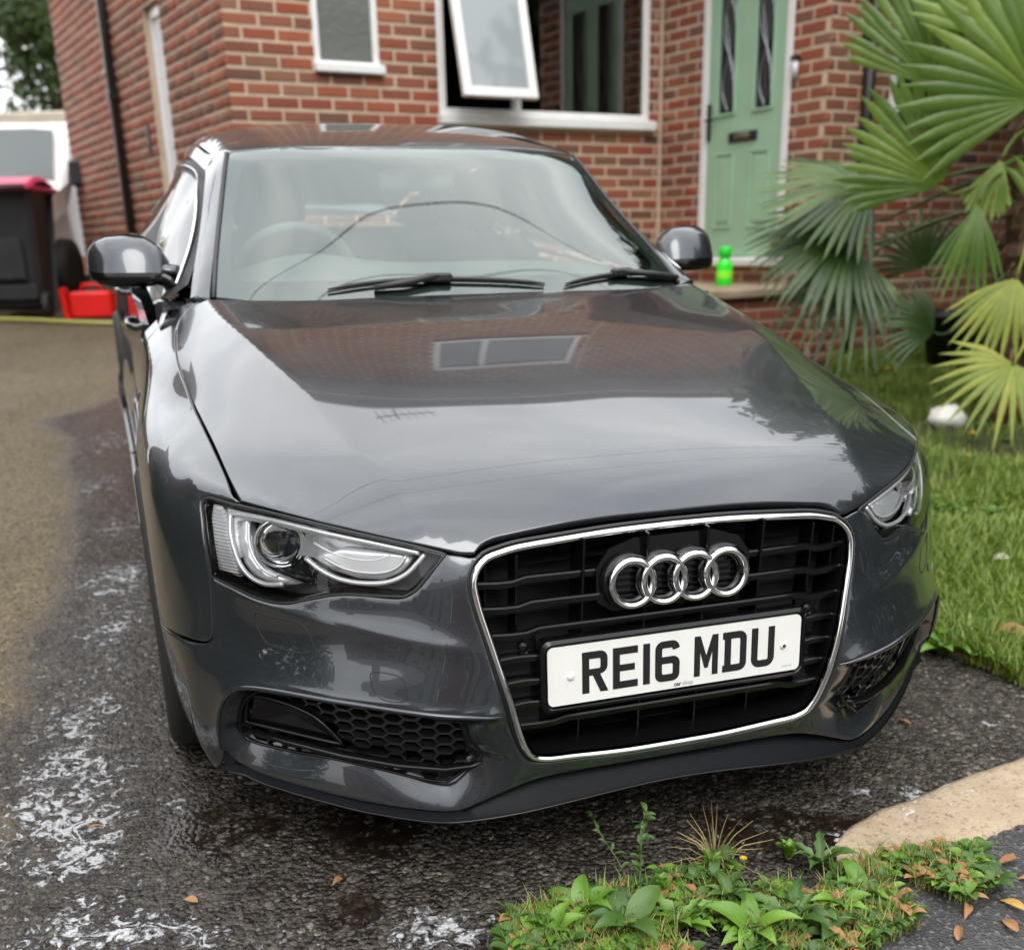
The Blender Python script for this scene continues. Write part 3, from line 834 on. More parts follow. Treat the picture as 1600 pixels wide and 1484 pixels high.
def glyph(ch):
    """returns (outer polys, holes) in metres"""
    if ch == 'I' or ch == '1': return [[(0, 0), (S, 0), (S, H), (0, H)]], []
    if ch == 'E': return [[(0, 0), (Wc, 0), (Wc, S), (S, S), (S, .033), (.044, .033), (.044, .046), (S, .046), (S, H - S), (Wc, H - S), (Wc, H), (0, H)]], []
    if ch == 'R':
        o = [(0, 0), (S, 0), (S, .033), (.021, .033), (.036, 0), (.0515, 0), (.0355, .0345)] + arc(.035, .050, .015, -65, 0, 5)[:] + arc(.035, .064, .015, 0, 90, 6) + [(0, H)]
        h = [(S, .046), (.033, .046)] + arc(.033, .049, .003, -90, 0, 3) + arc(.033, .062, .003, 0, 90, 3) + [(S, .065)]
        return [o], [h]
    if ch == '6':
        o = arc(.014, .014, .014, 180, 270) + arc(.036, .014, .014, 270, 360) + arc(.036, .034, .0145, 0, 90) + [(.014, .0485), (.014, .062)] + arc(.017, .062, .003, 180, 90, 3) + [(.033, .065)] + [(.035, .0635), (.036, .060), (.049, .063)] + arc(.034, .063, .016, 5, 90, 6) + arc(.016, .063, .016, 90, 180, 6)
        h = [(.014, .017)] + arc(.017, .017, .003, 180, 270, 2) + arc(.033, .017, .003, 270, 360, 3) + arc(.033, .0315, .003, 0, 90, 3) + [(.014, .0345)]
        return [o], [h]
    if ch == 'M': return [[(0, 0), (.0125, 0), (.0125, .046), (.0215, .015), (.0285, .015), (.0375, .046), (.0375, 0), (Wc, 0), (Wc, H), (.0375, H), (.025, .040), (.0125, H), (0, H)]], []
    if ch == 'D':
        o = [(-.001, 0), (.034, 0)] + arc(.034, .016, .016, -90, 0, 6) + arc(.034, .063, .016, 0, 90, 6) + [(-.001, H), (-.001, H - S), (.003, H - S), (.003, S), (-.001, S)]
        h = [(.017, S), (.033, S)] + arc(.033, .017, .003, -90, 0, 3) + arc(.033, .062, .003, 0, 90, 3) + [(.017, H - S)]
        return [o], [h]
    if ch == 'U':
        o = [(0, H), (0, .018)] + arc(.018, .018, .018, 180, 270) + arc(.032, .018, .018, 270, 360) + [(Wc, H), (Wc - S, H)] + arc(.033, .017, .003, 0, -90, 3) + arc(.017, .017, .003, 270, 180, 3) + [(S, H)]
        return [o], []
def flat_text_poly(outs, holes, fn, name, M, par, th=.0005):
    pts, ed = [], []
    for r_ in outs + holes:
        n0 = len(pts); pts += [Vector(p) for p in r_]; ed += [(n0 + i, n0 + (i + 1) % len(r_)) for i in range(len(r_))]
    ov, oe, of, *_ = delaunay_2d_cdt(pts, ed, [], 0, 1e-7)
    U = np.array([(v.x, v.y) for v in ov]); cen = np.array([U[list(f)].mean(0) for f in of])
    k = np.zeros(len(cen), bool)
    for o in outs: k |= inpoly(cen, o)
    for h in holes: k &= ~inpoly(cen, h)
    V = [fn(u, v, -th) for u, v in U]; return mesh_obj(name, V, [tuple(reversed(f)) for f, q in zip(of, k) if q], M, par)
x = -.194
for ch, adv in (('R', .0605), ('E', .0605), ('1', .0245), ('6', .0805), ('M', .0605), ('D', .0605), ('U', .05)):
    o_, h_ = glyph(ch); x0 = x
    flat_text_poly(o_, h_, lambda a, b, h: pf(a + x0, b - .0405 + .001, h), 'character', INK, plate)
    x += adv
def text_obj(s, size, loc, par, M, name='lettering', rotx=90, weight=0., fn=None, sx=1.):
    cu = bpy.data.curves.new('t', 'FONT'); cu.body = s; cu.size = size; cu.offset = weight; cu.align_x = 'LEFT'
    ob = bpy.data.objects.new('t', cu); COL.objects.link(ob)
    me = bpy.data.meshes.new_from_object(ob); bpy.data.objects.remove(ob)
    V = [fn(v.co.x * sx, v.co.y, -.0006) for v in me.vertices]; F = [tuple(p.vertices) for p in me.polygons]
    return mesh_obj(name, V, F, M, par)
GREYINK = mat('grey_lettering', (.25, .25, .26), .5)
text_obj('car', .0115, None, plate, INK, fn=lambda a, b, h: pf(a - .009, b - .0515, h), weight=.0003)
text_obj('shop', .0115, None, plate, GREYINK, fn=lambda a, b, h: pf(a + .0085, b - .0515, h))
text_obj('BS AU 145d', .0042, None, plate, GREYINK, fn=lambda a, b, h: pf(a + .222, b - .046, h))
SCREW = mat('white_screw_cap', (.74, .73, .68), .4)
for sx_, dark in ((-.2165, False), (.2225, True)):
    mm = MB(); mm.lathe([(0, -.0035), (.0045, -.0032), (.0068, -.0018), (.0072, 0)], 20, 'y')
    o = mesh_obj('screw_cap', [PLT @ (Vector(v) + Vector((sx_, 0, -.003))) for v in mm.V], [f[::-1] for f in mm.F], SCREW, plate, True)
    if dark:
        mm = MB(); mm.lathe([(0, -.0040), (.0033, -.0040), (.0036, -.003)], 14, 'y')
        mesh_obj('screw_head', [PLT @ (Vector(v) + Vector((sx_ + .0005, 0, -.003))) for v in mm.V], [f[::-1] for f in mm.F], mat('dark_screw', (.03, .02, .018), .5), plate, True)

# ---- covers in the bumper (thin recessed seam lines)
def seam_loop(pts, name, s):
    pl = outline2(BELT, pts, .006, True); P3 = []
    U = np.array(pl); D = bumper_disp(U)
    for (u, v), d in zip(pl, D):
        p, nn = BELT.hit(u, v); q = p + nn * (d + .0002); P3.append(Vector((s * q.x, q.y, q.z)))
    MB().tube(P3, .0011, n=5, closed=True).build(name, mat_seam, car, True)
mat_seam = mat('panel_gap', (.01, .01, .01), .6)
WASH = [(.732, .254, .538), (.700, .224, .5385), (.665, .187, .5375), (.655, .175, .531), (.648, .162, .510), (.647, .154, .494), (.656, .159, .487), (.709, .212, .485), (.722, .228, .490), (.732, .249, .516)]
TOW = [(.563, .075, .471), (.519, .048, .470), (.513, .040, .463), (.511, .035, .452), (.510, .029, .436), (.516, .031, .430), (.550, .051, .4315), (.556, .058, .437), (.563, .070, .455)]
for s in (-1, 1): seam_loop(WASH, 'washer_cover_gap', s)
seam_loop(TOW, 'tow_cover_gap', -1)

# ---- lower splitter (black, below the painted lip)
def splitter():
    k = 60; rows = []
    for i in range(-k, k + 1):
        a = abs(i) / k * math.radians(39.2) * 1.25; s = 1 if i >= 0 else -1
        zl = float(np.interp(a, [p[0] for p in LPS[::-1]], [p[1] for p in LPS[::-1]]))
        h = BELT.hit(a, max(zl, .2)); p, nn = h
        outw = Vector((math.sin(a / 1.25), -math.cos(a / 1.25), 0))
        zb = .203 - .028 * sstep(np.array([a / .45]))[0] + .022 * sstep(np.array([(a - .55) / .3]))[0]
        zb = min(zb, zl - .010)
        cen = 1 - sstep(np.array([(a - .27) / .14]))[0]
        pr = []
        zb = min(zb, zl - .013)
        for dz, dn in ((zl + .012, -.020), (zl - .001, -.010 - .030 * cen), (zl - .006, -.007 - .028 * cen), (zb + .016 + .012 * cen, -.001 - .004 * cen), (zb + .005, .0025 + .004 * cen), (zb + .0018, .0050 + .005 * cen), (zb - .0005, .0052 + .005 * cen), (zb - .004, .002), (zb - .008, -.10)):
            q = Vector((p.x, p.y, dz)) + outw * dn; pr.append(Vector((s * q.x, q.y, q.z)))
        rows.append(pr)
    m = MB(); n = len(rows[0]); V = [q for r in rows for q in r]
    F = [(i * n + j, i * n + j + 1, (i + 1) * n + j + 1, (i + 1) * n + j) for i in range(len(rows) - 1) for j in range(n - 1)]
    m.add(V, F); o = m.build('splitter', mat('satin_black_splitter', (.005, .006, .008), .5, spec=.12), car); autosmooth(o, 60)
    MB().tube([r[6] for r in rows], .0028, n=6).build('splitter_edge', BLACKG, car, True)
splitter()

# ---- intakes: honeycomb, fog lamp pane, fin
HONEY = mat('honeycomb_black', (.012, .012, .013), .16, 0, .0, spec=.9)
def intake(s):
    par = empty('air_intake', (0, 0, 0), 0, car)
    op = offset_poly(OPENS, -.006)
    def P(u, v, dep):
        p, nn = BELT.hit(u, max(v, .15)); q = p - nn * dep; return Vector((s * q.x, q.y, q.z))
    # backing
    pts = [Vector(q) for q in offset_poly(OPENS, -.02)[::3]]
    V = [P(q.x, q.y, .105) for q in pts]; c = sum(V, Vector()) / len(V); V.append(c); n = len(pts)
    MB().add(V, [(i, (i + 1) % n, n) for i in range(n)]).build('backing', DARK, par)
    # fog pane polygon
    fog = phiz([(37.2, .305), (36.4, .368), (34.2, .372), (31.0, .360), (29.6, .342), (27.9, .300)])
    # cells
    m = MB(); cw, ch = .0610, .0235; w0 = cw * 2 / 3
    us = np.arange(.33, .87, cw); j = 0; v = .225
    while v < .42:
        for u in us:
            uu = u + (cw / 2 if j % 2 else 0)
            vv = v + .012 * math.sin((uu - .35) * 5)
            c = np.array([[uu, vv]])
            if not inpoly(c, op)[0] or inpoly(c, offset_poly(fog, -.010))[0]: continue
            fin_v = .288 + .02 * (uu - .36)
            if abs(vv - fin_v) < .010: continue
            HX = ((.5, 0), (.25, .5), (-.25, .5), (-.5, 0), (-.25, -.5), (.25, -.5))
            ho = [(uu + a * w0 * 1.03, vv + b * ch * 1.03) for a, b in HX]; hi = [(uu + a * w0 * .84, vv + b * ch * .74) for a, b in HX]
            V = [P(a, b, .034) for a, b in ho] + [P(a, b, .033) for a, b in hi] + [P(uu + (a - uu) * .88, vv + (b - vv) * .70 + .0015, .060) for a, b in hi]
            F = []
            for q in range(6):
                w = (q + 1) % 6; F += [(q, w, 6 + w, 6 + q), (6 + q, 6 + w, 12 + w, 12 + q)]
            if s > 0: F = [f[::-1] for f in F]
            m.add(V, F)
        v += ch * .5; j += 1
    o = m.build('honeycomb', HONEY, par)
    # fin across the opening
    fl = [(.845, .275), (.80, .285), (.72, .288), (.60, .288), (.50, .287), (.42, .287), (.375, .296), (.358, .304)]
    up = lambda q: (0, -1, .3)
    MB().tube([P(a, b, d) for (a, b), d in zip(fl, (.04, .03, .02, .014, .010, .008, .002, -.002))], [.006, .006, .006, .006, .006, .006, .005, .002], n=8, up=(0, 0, 1), sx=1.9).build('fin', BLACKG, par, True)
    # fog pane + frame
    V = [P(a, b, .034) for a, b in fog]; c = sum(V, Vector()) / len(V); V.append(c); n = len(fog)
    MB().add(V, [(i, (i + 1) % n, n) for i in range(n)]).build('fog_lamp_pane', BLACKG, par)
    MB().tube([P(a, b, .028) for a, b in [(p.x, p.y) for p in spline([(*p, 0) for p in fog], .01, True, (0, 5))]], .0045, n=6, closed=True).build('fog_lamp_frame', BLACKG, par, True)
    # frame around the opening
    MB().tube([P(a, b, .020) for a, b in offset_poly(OPENS, -.001)], .003, n=6, closed=True, up=lambda q: (0, -1, 0)).build('opening_trim', BLACKG, par, True)
for s in (-1, 1):
    intake(s)
    bt = [q for q in BLS]; P3 = []
    D = bumper_disp(np.array(bt))
    for (u, v), d in zip(bt, D):
        p, nn = BELT.hit(u, v); q = p + nn * (d - .0016); P3.append(Vector((s * q.x, q.y, q.z)))
    MB().tube(P3, [.0048 * min(1, .25 + i / 6, .25 + (len(P3) - 1 - i) / 9) for i in range(len(P3))], n=10).build('intake_blade', PAINT, car, True)
# ---- headlights
def HP(u, v, dep, s):
    p, nn = BELT.hit(u, v); q = p - nn * dep; return Vector((s * q.x, q.y, q.z))
HL2 = [BELT.to2(p) for p in HL]
HLS = [(p.x, p.y) for p in spline([(*p, 0) for p in HL2], .006, True, (0, 3, 11, 15))]
if area2(HLS) < 0: HLS = HLS[::-1]
def sub_panel(name, poly, dep, M, par, s, res=.01, depf=None, fl=0.):
    """thin shell inside the lamp at depth dep"""
    P2 = poly if area2(poly) > 0 else poly[::-1]; A = np.array(P2)
    gx = np.arange(A[:, 0].min(), A[:, 0].max(), res); gy = np.arange(A[:, 1].min(), A[:, 1].max(), res)
    G = np.array([(x, y) for x in gx for y in gy]); G = G[inpoly(G, P2)] if len(G) else G
    if len(G): G = G[pdist(G, P2, True) > res * .4]
    pts = [Vector(p) for p in P2] + [Vector(g) for g in G]; n = len(P2)
    ov, oe, of, *_ = delaunay_2d_cdt(pts, [(i, (i + 1) % n) for i in range(n)], [], 1, 1e-7)
    V = [HP(v.x, v.y, depf(v.x, v.y) if depf else dep, s) for v in ov]; F = [tuple(f) for f in of]
    cen = [(sum(ov[i].x for i in f) / 3, sum(ov[i].y for i in f) / 3) for f in F]; kk = inpoly(np.array(cen), P2)
    F = [f for f, q in zip(F, kk) if q]
    if fl:
        bd = {}
        for f in F:
            for i in range(len(f)): bd[(f[i], f[(i + 1) % len(f)])] = 1
        ex = {}
        for a, b in [e for e in bd if (e[1], e[0]) not in bd]:
            for q in (a, b):
                if q not in ex: ex[q] = len(V); V.append(HP(ov[q].x, ov[q].y, (depf(ov[q].x, ov[q].y) if depf else dep) + fl, s))
            F.append((b, a, ex[a], ex[b]))
    if s < 0: F = [f[::-1] for f in F]
    return mesh_obj(name, V, F, M, par, True)
DRLW = mat('white_light_guide', (.97, .98, .99), .28, .45, .8)
REFL = mat('bright_reflector', (.90, .91, .92), .30, .55)
SILV2 = mat('silver_lamp_bezel', (.50, .51, .53), .25, .6)
def pz(l): return [(math.radians(a) * 1.25, z) for a, z in l]
RIBG = mat('ribbed_indicator', (.62, .63, .64), .3, .15)
_t, _b = nodes(RIBG)
_w = N(_t, 'ShaderNodeTexWave', wave_type='BANDS', bands_direction='Z'); _w.inputs['Scale'].default_value = 55; L(_t, texco(_t), _w.inputs[0])
bump(_t, _b, _w.outputs['Fac'], .6, .002)
STRI = mat('fluted_reflector', (.86, .87, .88), .33, .35)
_t, _b = nodes(STRI)
_w = N(_t, 'ShaderNodeTexNoise'); _w.inputs['Scale'].default_value = 3; _mp = N(_t, 'ShaderNodeMapping'); _mp.inputs['Scale'].default_value = (1, 1, 140)
L(_t, texco(_t), _mp.inputs[0]); L(_t, _mp.outputs[0], _w.inputs[0]); bump(_t, _b, _w.outputs[0], .5, .002)
HOUS = mat('lamp_housing_grey', (.10, .10, .105), .28, .3)
DOMEG = glass_mat('projector_glass', (.25, .27, .30), 1.9)
def headlight(s):
    par = empty('headlight', (0, 0, 0), 0, car)
    rim = offset_poly(HLS, .0015)
    o = panel('lens', BELT, LENS, par, poly=rim, res=.010, gap=0, flange=.0, off=.0, edge=.003, drop=.001, mirror=s < 0)
    # black outer seal
    MB().tube([HP(a, b, .0035, s) for a, b in offset_poly(HLS, .001)], .0036, n=6, closed=True, up=lambda q: (0, -1, 0)).build('rubber_seal', BLACKM, par, True)
    # dark rim band inside
    inn = offset_poly(HLS, .009); n = len(HLS)
    V = [HP(a, b, .007, s) for a, b in offset_poly(HLS, .002)] + [HP(a, b, .012, s) for a, b in inn] + [HP(a, b, .09, s) for a, b in inn]
    F = [(i, (i + 1) % n, n + (i + 1) % n, n + i) for i in range(n)] + [(n + i, n + (i + 1) % n, 2 * n + (i + 1) % n, 2 * n + i) for i in range(n)]
    if s < 0: F = [f[::-1] for f in F]
    MB().add(V, F).build('inner_rim', BLACKG, par, True)
    sub_panel('housing', offset_poly(HLS, .006)[::2], .068, HOUS, par, s, .02)
    # indicator side strip
    sub_panel('indicator', pz([(40.75, .714), (39.9, .7165), (38.75, .690), (38.35, .660), (37.6, .620), (37.1, .594), (39.35, .600), (39.9, .645), (40.65, .69)]), .012, RIBG, par, s, .01, fl=.02)
    # fluted upper band
    sub_panel('upper_band', pz([(39.4, .7160), (37.1, .7145), (34.0, .712), (30.3, .7065), (26.0, .696), (22.0, .680), (20.7, .671), (22.2, .668), (25.7, .681), (30.2, .690), (34., .6955), (37., .6965), (37.9, .692), (37.6, .660), (36.9, .632), (37.6, .622), (38.3, .650), (38.8, .69)]), .016, STRI, par, s, .008, fl=.012)
    # daytime light guides (white, unlit)
    g1 = pz([(21.2, .6725), (25.8, .6885), (30.2, .6985), (34., .7040), (37., .7050), (38.55, .7035), (38.35, .676), (37.8, .645), (37.1, .617), (36.1, .5985), (34.6, .5900), (32.7, .5960)])
    g1 = spline([(*p, 0) for p in g1], .006, False, (5,))
    MB().tube([HP(p.x, p.y, .012, s) for p in g1], .0047, n=8).build('light_guide', DRLW, par, True)
    g2 = pz([(36.7, .694), (36.55, .668), (36.2, .645), (35.6, .626), (34.8, .613), (33.5, .606)])
    g2 = spline([(*p, 0) for p in g2], .006, False)
    MB().tube([HP(p.x, p.y, .018, s) for p in g2], .0034, n=8).build('light_guide', DRLW, par, True)
    g3 = pz([(30.7, .650), (29.4, .634), (27.6, .621), (25.4, .6175), (23.5, .6235), (22.2, .638), (21.3, .658), (20.8, .671)])
    g3 = spline([(*p, 0) for p in g3], .006, False)
    MB().tube([HP(p.x, p.y, .012, s) for p in g3], .0048, n=8).build('light_guide', DRLW, par, True)
    g4 = pz([(29.3, .654), (27.3, .639), (25.2, .635), (23.7, .640), (22.8, .652), (22.3, .668)])
    g4 = spline([(*p, 0) for p in g4], .006, False)
    MB().tube([HP(p.x, p.y, .020, s) for p in g4], .0034, n=8).build('light_guide', DRLW, par, True)
    g5 = pz([(30.4, .676), (28.4, .662), (25.9, .655), (24.6, .658), (23.6, .667)])
    MB().tube([HP(p.x, p.y, .026, s) for p in spline([(*p, 0) for p in g5], .006)], .0028, n=8).build('light_guide', DRLW, par, True)
    # satin reflectors
    sub_panel('main_reflector', pz([(37.6, .700), (36.8, .698), (36.55, .66), (36.0, .632), (35.2, .617), (34.2, .609), (31.6, .600), (32.8, .594), (34.6, .5925), (36.0, .6005), (36.9, .619), (37.5, .65)]), .019, REFL, par, s, .01, fl=.02)
    sub_panel('low_reflector', pz([(30.4, .652), (28.5, .634), (26.2, .624), (24.2, .625), (22.7, .640), (21.7, .667), (24.2, .672), (27.5, .676)]), .024, REFL, par, s, .01, fl=.02)
    sub_panel('inner_panel', pz([(36.6, .694), (30.5, .690), (26, .680), (22.5, .668), (24.5, .650), (30.5, .648), (32.0, .648), (34.3, .64), (36.2, .65)]), .050, SILV2, par, s, .012)
    sub_panel('lower_panel', pz([(34.5, .640), (31.5, .642), (30.2, .640), (27.0, .612), (25., .603), (29., .598), (32.5, .600), (34.3, .612)]), .046, BLACKG, par, s, .012)
    # projector lens with ring
    c, nn = BELT.hit(math.radians(33.9) * 1.25, .666); c = c - nn * .036
    d = Vector((.25, -.96, .05)).normalized(); q = d.to_track_quat('Z', 'Y')
    def place(mb, M, name):
        V = []
        for v in mb.V:
            w = q @ Vector(v) + c; V.append(Vector((s * w.x, w.y, w.z)))
        return mesh_obj(name, V, mb.F if s > 0 else [f[::-1] for f in mb.F], M, par, True)
    r = .0405
    mb = MB(); mb.lathe([(r * math.sin(a), .015 * math.cos(a)) for a in [i * PI / 2 / 8 for i in range(9)]], 32); place(mb, DOMEG, 'projector_lens')
    mb = MB(); mb.lathe([(r, .0), (r + .001, .007), (r + .0035, .0085), (r + .0065, .006), (r + .008, -.01), (r + .008, -.03)], 36); place(mb, CHROME, 'projector_ring')
    mb = MB(); mb.lathe([(0, -.02), (r, -.012), (r, 0)], 24); place(mb, HOUS, 'projector_bowl')
    mb = MB(); mb.lathe([(r + .001, .0075), (r + .0075, .0075)], 10, arc=.8); place(mb, DRLW, 'ring_segment')
for s in (-1, 1): headlight(s)
# ---- windscreen, roof, pillars
WS = [(0, 1.17, .950), (.28, 1.20, .951), (.52, 1.28, .953), (.655, 1.375, .957), (.628, 1.51, 1.045), (.580, 1.725, 1.168), (.530, 1.915, 1.296), (.46, 1.882, 1.303), (.34, 1.845, 1.306), (.18, 1.812, 1.310), (0, 1.803, 1.312)]
ws = outline2(GTOP, WS, .02, False, (3, 6)); ws[0] = (0, ws[0][1]); ws[-1] = (0, ws[-1][1])
WSL = half2full(ws)
scr = panel('windscreen', GTOP, WGLASS, car, poly=WSL, res=.03, gap=.002, flange=.0, off=.0, edge=0, disp=lambda U: np.zeros(len(U)))
# ceramic border (black band on the inner face)
win = [(0, 1.262, 1.0), (.30, 1.29, 1.0), (.53, 1.365, 1.0), (.585, 1.40, 1.0), (.602, 1.45, 1.02), (.592, 1.53, 1.06), (.545, 1.725, 1.168), (.500, 1.84, 1.25), (.470, 1.845, 1.26), (.34, 1.790, 1.28), (.18, 1.760, 1.29), (0, 1.752, 1.29)]
wi = outline2(GTOP, win, .02, False, ()); wi[0] = (0, wi[0][1]); wi[-1] = (0, wi[-1][1])
FRIT = mat('ceramic_border', (.05, .05, .052), .5)
panel('ceramic_border', GTOP, FRIT, scr, poly=WSL, holes=[half2full(wi)], res=.04, gap=.003, flange=0, off=-.006, edge=0)
# roof with pillars: painted shell outside the glass
RF = [(0, 1.806, 1.316), (.18, 1.815, 1.314), (.34, 1.848, 1.310), (.46, 1.885, 1.307), (.536, 1.922, 1.300), (.552, 2.0, 1.31), (.566, 2.16, 1.295), (.578, 2.45, 1.318), (.570, 2.95, 1.297), (.54, 3.30, 1.25), (.50, 3.36, 1.27), (.25, 3.38, 1.30), (0, 3.38, 1.30)]
rf = outline2(GTOP, RF, .02, False, (4, 9)); rf[0] = (0, rf[0][1]); rf[-1] = (0, rf[-1][1])
panel('roof', GTOP, PAINT, car, poly=half2full(rf), res=.035, gap=.002, flange=.015)
GP = Proj(GREEN, 'par', (.62, -.45, .64))
PIL = [(.663, 1.375, .957), (.637, 1.51, 1.045), (.588, 1.725, 1.168), (.542, 1.915, 1.293), (.554, 2.0, 1.315), (.568, 2.16, 1.297), (.580, 2.45, 1.318), (.572, 2.95, 1.30), (.545, 3.35, 1.24), (.565, 3.35, 1.21), (.592, 2.95, 1.265), (.603, 2.45, 1.282), (.596, 2.18, 1.262), (.592, 2.0, 1.235), (.606, 1.90, 1.19), (.638, 1.755, 1.118), (.683, 1.53, 1.012), (.715, 1.385, .957)]
for s_ in (False, True):
    panel('roof_pillar', GP, PAINT, car, outline=PIL, res=.02, step=.015, corners=(0, 8, 9, 17), gap=.001, flange=.02, mirror=s_)
SEALP = [(.659, 1.374, .957), (.632, 1.51, 1.045), (.584, 1.725, 1.168), (.536, 1.915, 1.295)]
for s in (-1, 1):
    pts = [GTOP.pt(*GTOP.to2(p), .002) for p in [tuple(q) for q in spline(SEALP, .05)]]
    MB().tube([Vector((s * p.x, p.y, p.z)) for p in pts], .006, n=6).build('windscreen_seal', BLACKM, car, True)
PT = [(a - .0, b, c) for a, b, c in PIL]
for s_ in (False, True):
    panel('pillar_trim', GP, mat('grey_pillar_trim', (.12, .12, .12), .8), car, outline=[(.645, 1.40, .965), (.575, 1.73, 1.165), (.53, 1.93, 1.28), (.545, 2.2, 1.30), (.60, 2.2, 1.20), (.66, 1.80, 1.08), (.72, 1.56, .98)], res=.04, step=.03, corners=(0, 3, 4, 6), gap=0, flange=0, off=-.03, edge=0, mirror=s_)
# side glass with dark surround and bright strip
SG = [(.695, 1.56, .975), (.655, 1.76, 1.092), (.628, 1.90, 1.155), (.612, 2.05, 1.205), (.614, 2.25, 1.235), (.620, 2.6, 1.24), (.610, 3.0, 1.22), (.60, 3.32, 1.14), (.66, 3.42, 1.03), (.77, 3.2, .965), (.79, 2.6, .955), (.785, 2.0, .945), (.775, 1.62, .935)]
for s_ in (False, True):
    o = panel('side_window', GSIDE, SGLASS, car, outline=SG, res=.04, step=.03, corners=(0, 7, 8, 12), gap=.002, flange=0, off=-.004, mirror=s_)
    sg2 = outline2(GSIDE, SG, .03, True, (0, 7, 8, 12))
    if area2(sg2) < 0: sg2 = sg2[::-1]
    panel('window_surround', GSIDE, BLACKM, car, poly=offset_poly(sg2, -.042), holes=[offset_poly(sg2, .010)], res=.04, gap=0, flange=0, off=-.010, edge=0, mirror=s_)
    k = -1 if s_ else 1
    pts = spline([(.700, 1.52, .968), (.660, 1.74, 1.095), (.632, 1.885, 1.165), (.612, 2.02, 1.215), (.612, 2.2, 1.248), (.617, 2.6, 1.254), (.607, 3.0, 1.234), (.585, 3.34, 1.16), (.64, 3.46, 1.05)], .06)
    pp = []
    for p in pts:
        q = GSIDE.pt(*GSIDE.to2(p), .004); pp.append(Vector((k * q.x, q.y, q.z)))
    MB().tube(pp, .0042, n=8).build('window_trim', CHROME, car, True)
    # door shoulder below the glass
DOORP = Proj(BODY, 'par', (1, 0, .35))
def side_panel(name, pts, cor, s_): return panel(name, DOORP, PAINT, car, outline=pts, res=.035, step=.02, corners=cor, gap=.0022, flange=.02, mirror=s_)
FD = [(.775, 1.452, .925), (.834, 1.452, .853), (.885, 1.425, .76), (.895, 1.402, .64), (.893, 1.387, .50), (.893, 1.367, .30), (.885, 1.36, .20), (.882, 2.30, .19), (.893, 2.32, .45), (.893, 2.36, .66), (.88, 2.40, .80), (.838, 2.40, .888), (.80, 2.40, .93), (.79, 2.0, .93)]
RD = [(.80, 2.402, .93), (.838, 2.402, .888), (.88, 2.402, .80), (.893, 2.362, .66), (.893, 2.322, .45), (.882, 2.302, .19), (.882, 3.0, .19), (.89, 3.12, .25), (.895, 3.25, .48), (.90, 3.33, .66), (.888, 3.38, .80), (.845, 3.38, .912), (.80, 3.38, .95)]
QP = [(.80, 3.382, .95), (.845, 3.382, .912), (.888, 3.382, .80), (.90, 3.332, .66), (.90, 3.37, .55), (.90, 3.48, .64), (.90, 3.62, .69), (.90, 3.76, .69), (.90, 3.90, .63), (.89, 4.02, .50), (.88, 4.06, .35), (.86, 4.10, .22), (.78, 4.48, .24), (.77, 4.52, .5), (.72, 4.52, .82), (.69, 4.52, .92), (.78, 4.2, .935)]
for s_ in (False, True):
    side_panel('front_door', FD, (0, 6, 7, 12), s_)
    side_panel('rear_door', RD, (0, 5, 6, 12), s_)
    side_panel('rear_quarter', QP, (0, 3, 4, 11, 12, 15), s_)
    k = -1 if s_ else 1
    for yh in (2.20, 3.18):
        c = Vector((.86, yh, .80)); c = SIDE.pt(*SIDE.to2(c), 0)
        m = MB(); pts = [(c.x - .004, yh - .10, c.z), (c.x + .018, yh - .075, c.z + .002), (c.x + .025, yh, c.z + .006), (c.x + .020, yh + .075, c.z + .002), (c.x - .004, yh + .10, c.z)]
        m.tube([Vector((k * a, b, z)) for a, b, z in [tuple(q) for q in spline(pts, .015)]], .011, n=10, sx=.7); m.build('door_handle', PAINT, car, True)
# door shoulder strip between body side and glass
for s in (-1, 1):
    m = MB(); V = []
    ys = np.linspace(1.40, 4.4, 40)
    for y in ys:
        hA = BODY.ray(Vector((.80 if y < 4 else .80 - (y - 4) * .3, y, 3)), Vector((0, 0, -1)))
        xb = .775 + .012 * math.sin((y - 1.4) / 3 * PI) - max(0, y - 3.7) * .12
        zb = float(np.interp(y, [1.4, 2.0, 3.0, 3.7, 4.4], [.932, .942, .958, .963, .945]))
        xa, za = (hA[0].x, hA[0].z) if hA else (.8, .93)
        V += [Vector((s * (xb - .05), y, zb + .004)), Vector((s * xb, y, zb)), Vector((s * (xa + .0), y, za - .002))]
    F = [(i * 3 + j, i * 3 + j + 1, i * 3 + 4 + j, i * 3 + 3 + j) for i in range(len(ys) - 1) for j in range(2)]
    if s < 0: F = [f[::-1] for f in F]
    m.add(V, F); m.build('window_sill_strip', PAINT, car, True)
# rear: tailgate glass, lid, tail
RG = [(0, 3.385, 1.305), (.25, 3.385, 1.30), (.48, 3.40, 1.27), (.50, 3.9, 1.11), (.50, 4.28, 1.0), (.25, 4.32, 1.005), (0, 4.32, 1.008)]
rg = outline2(GTOP, RG, .03, False, (2, 4)); rg[0] = (0, rg[0][1]); rg[-1] = (0, rg[-1][1])
panel('rear_window', GTOP, SGLASS, car, poly=half2full(rg), res=.05, gap=.002, flange=0)
m = MB(); m.bbox((-.70, 4.30, .90), (.70, 4.60, .955), .02); m.bbox((-.74, 4.48, .28), (.74, 4.64, .93), .06); autosmooth(m.build('tailgate', PAINT, car), 40)
MB().add([Vector((s_ * x, y, z)) for s_ in (1,) for x, y, z in ((-.55, 3.39, 1.2), (-.80, 3.39, .95), (-.70, 4.4, .93), (-.5, 4.3, .98), (-.5, 3.9, 1.1))], [(0, 1, 2, 3, 4)]).build('rear_pillar', PAINT, car)
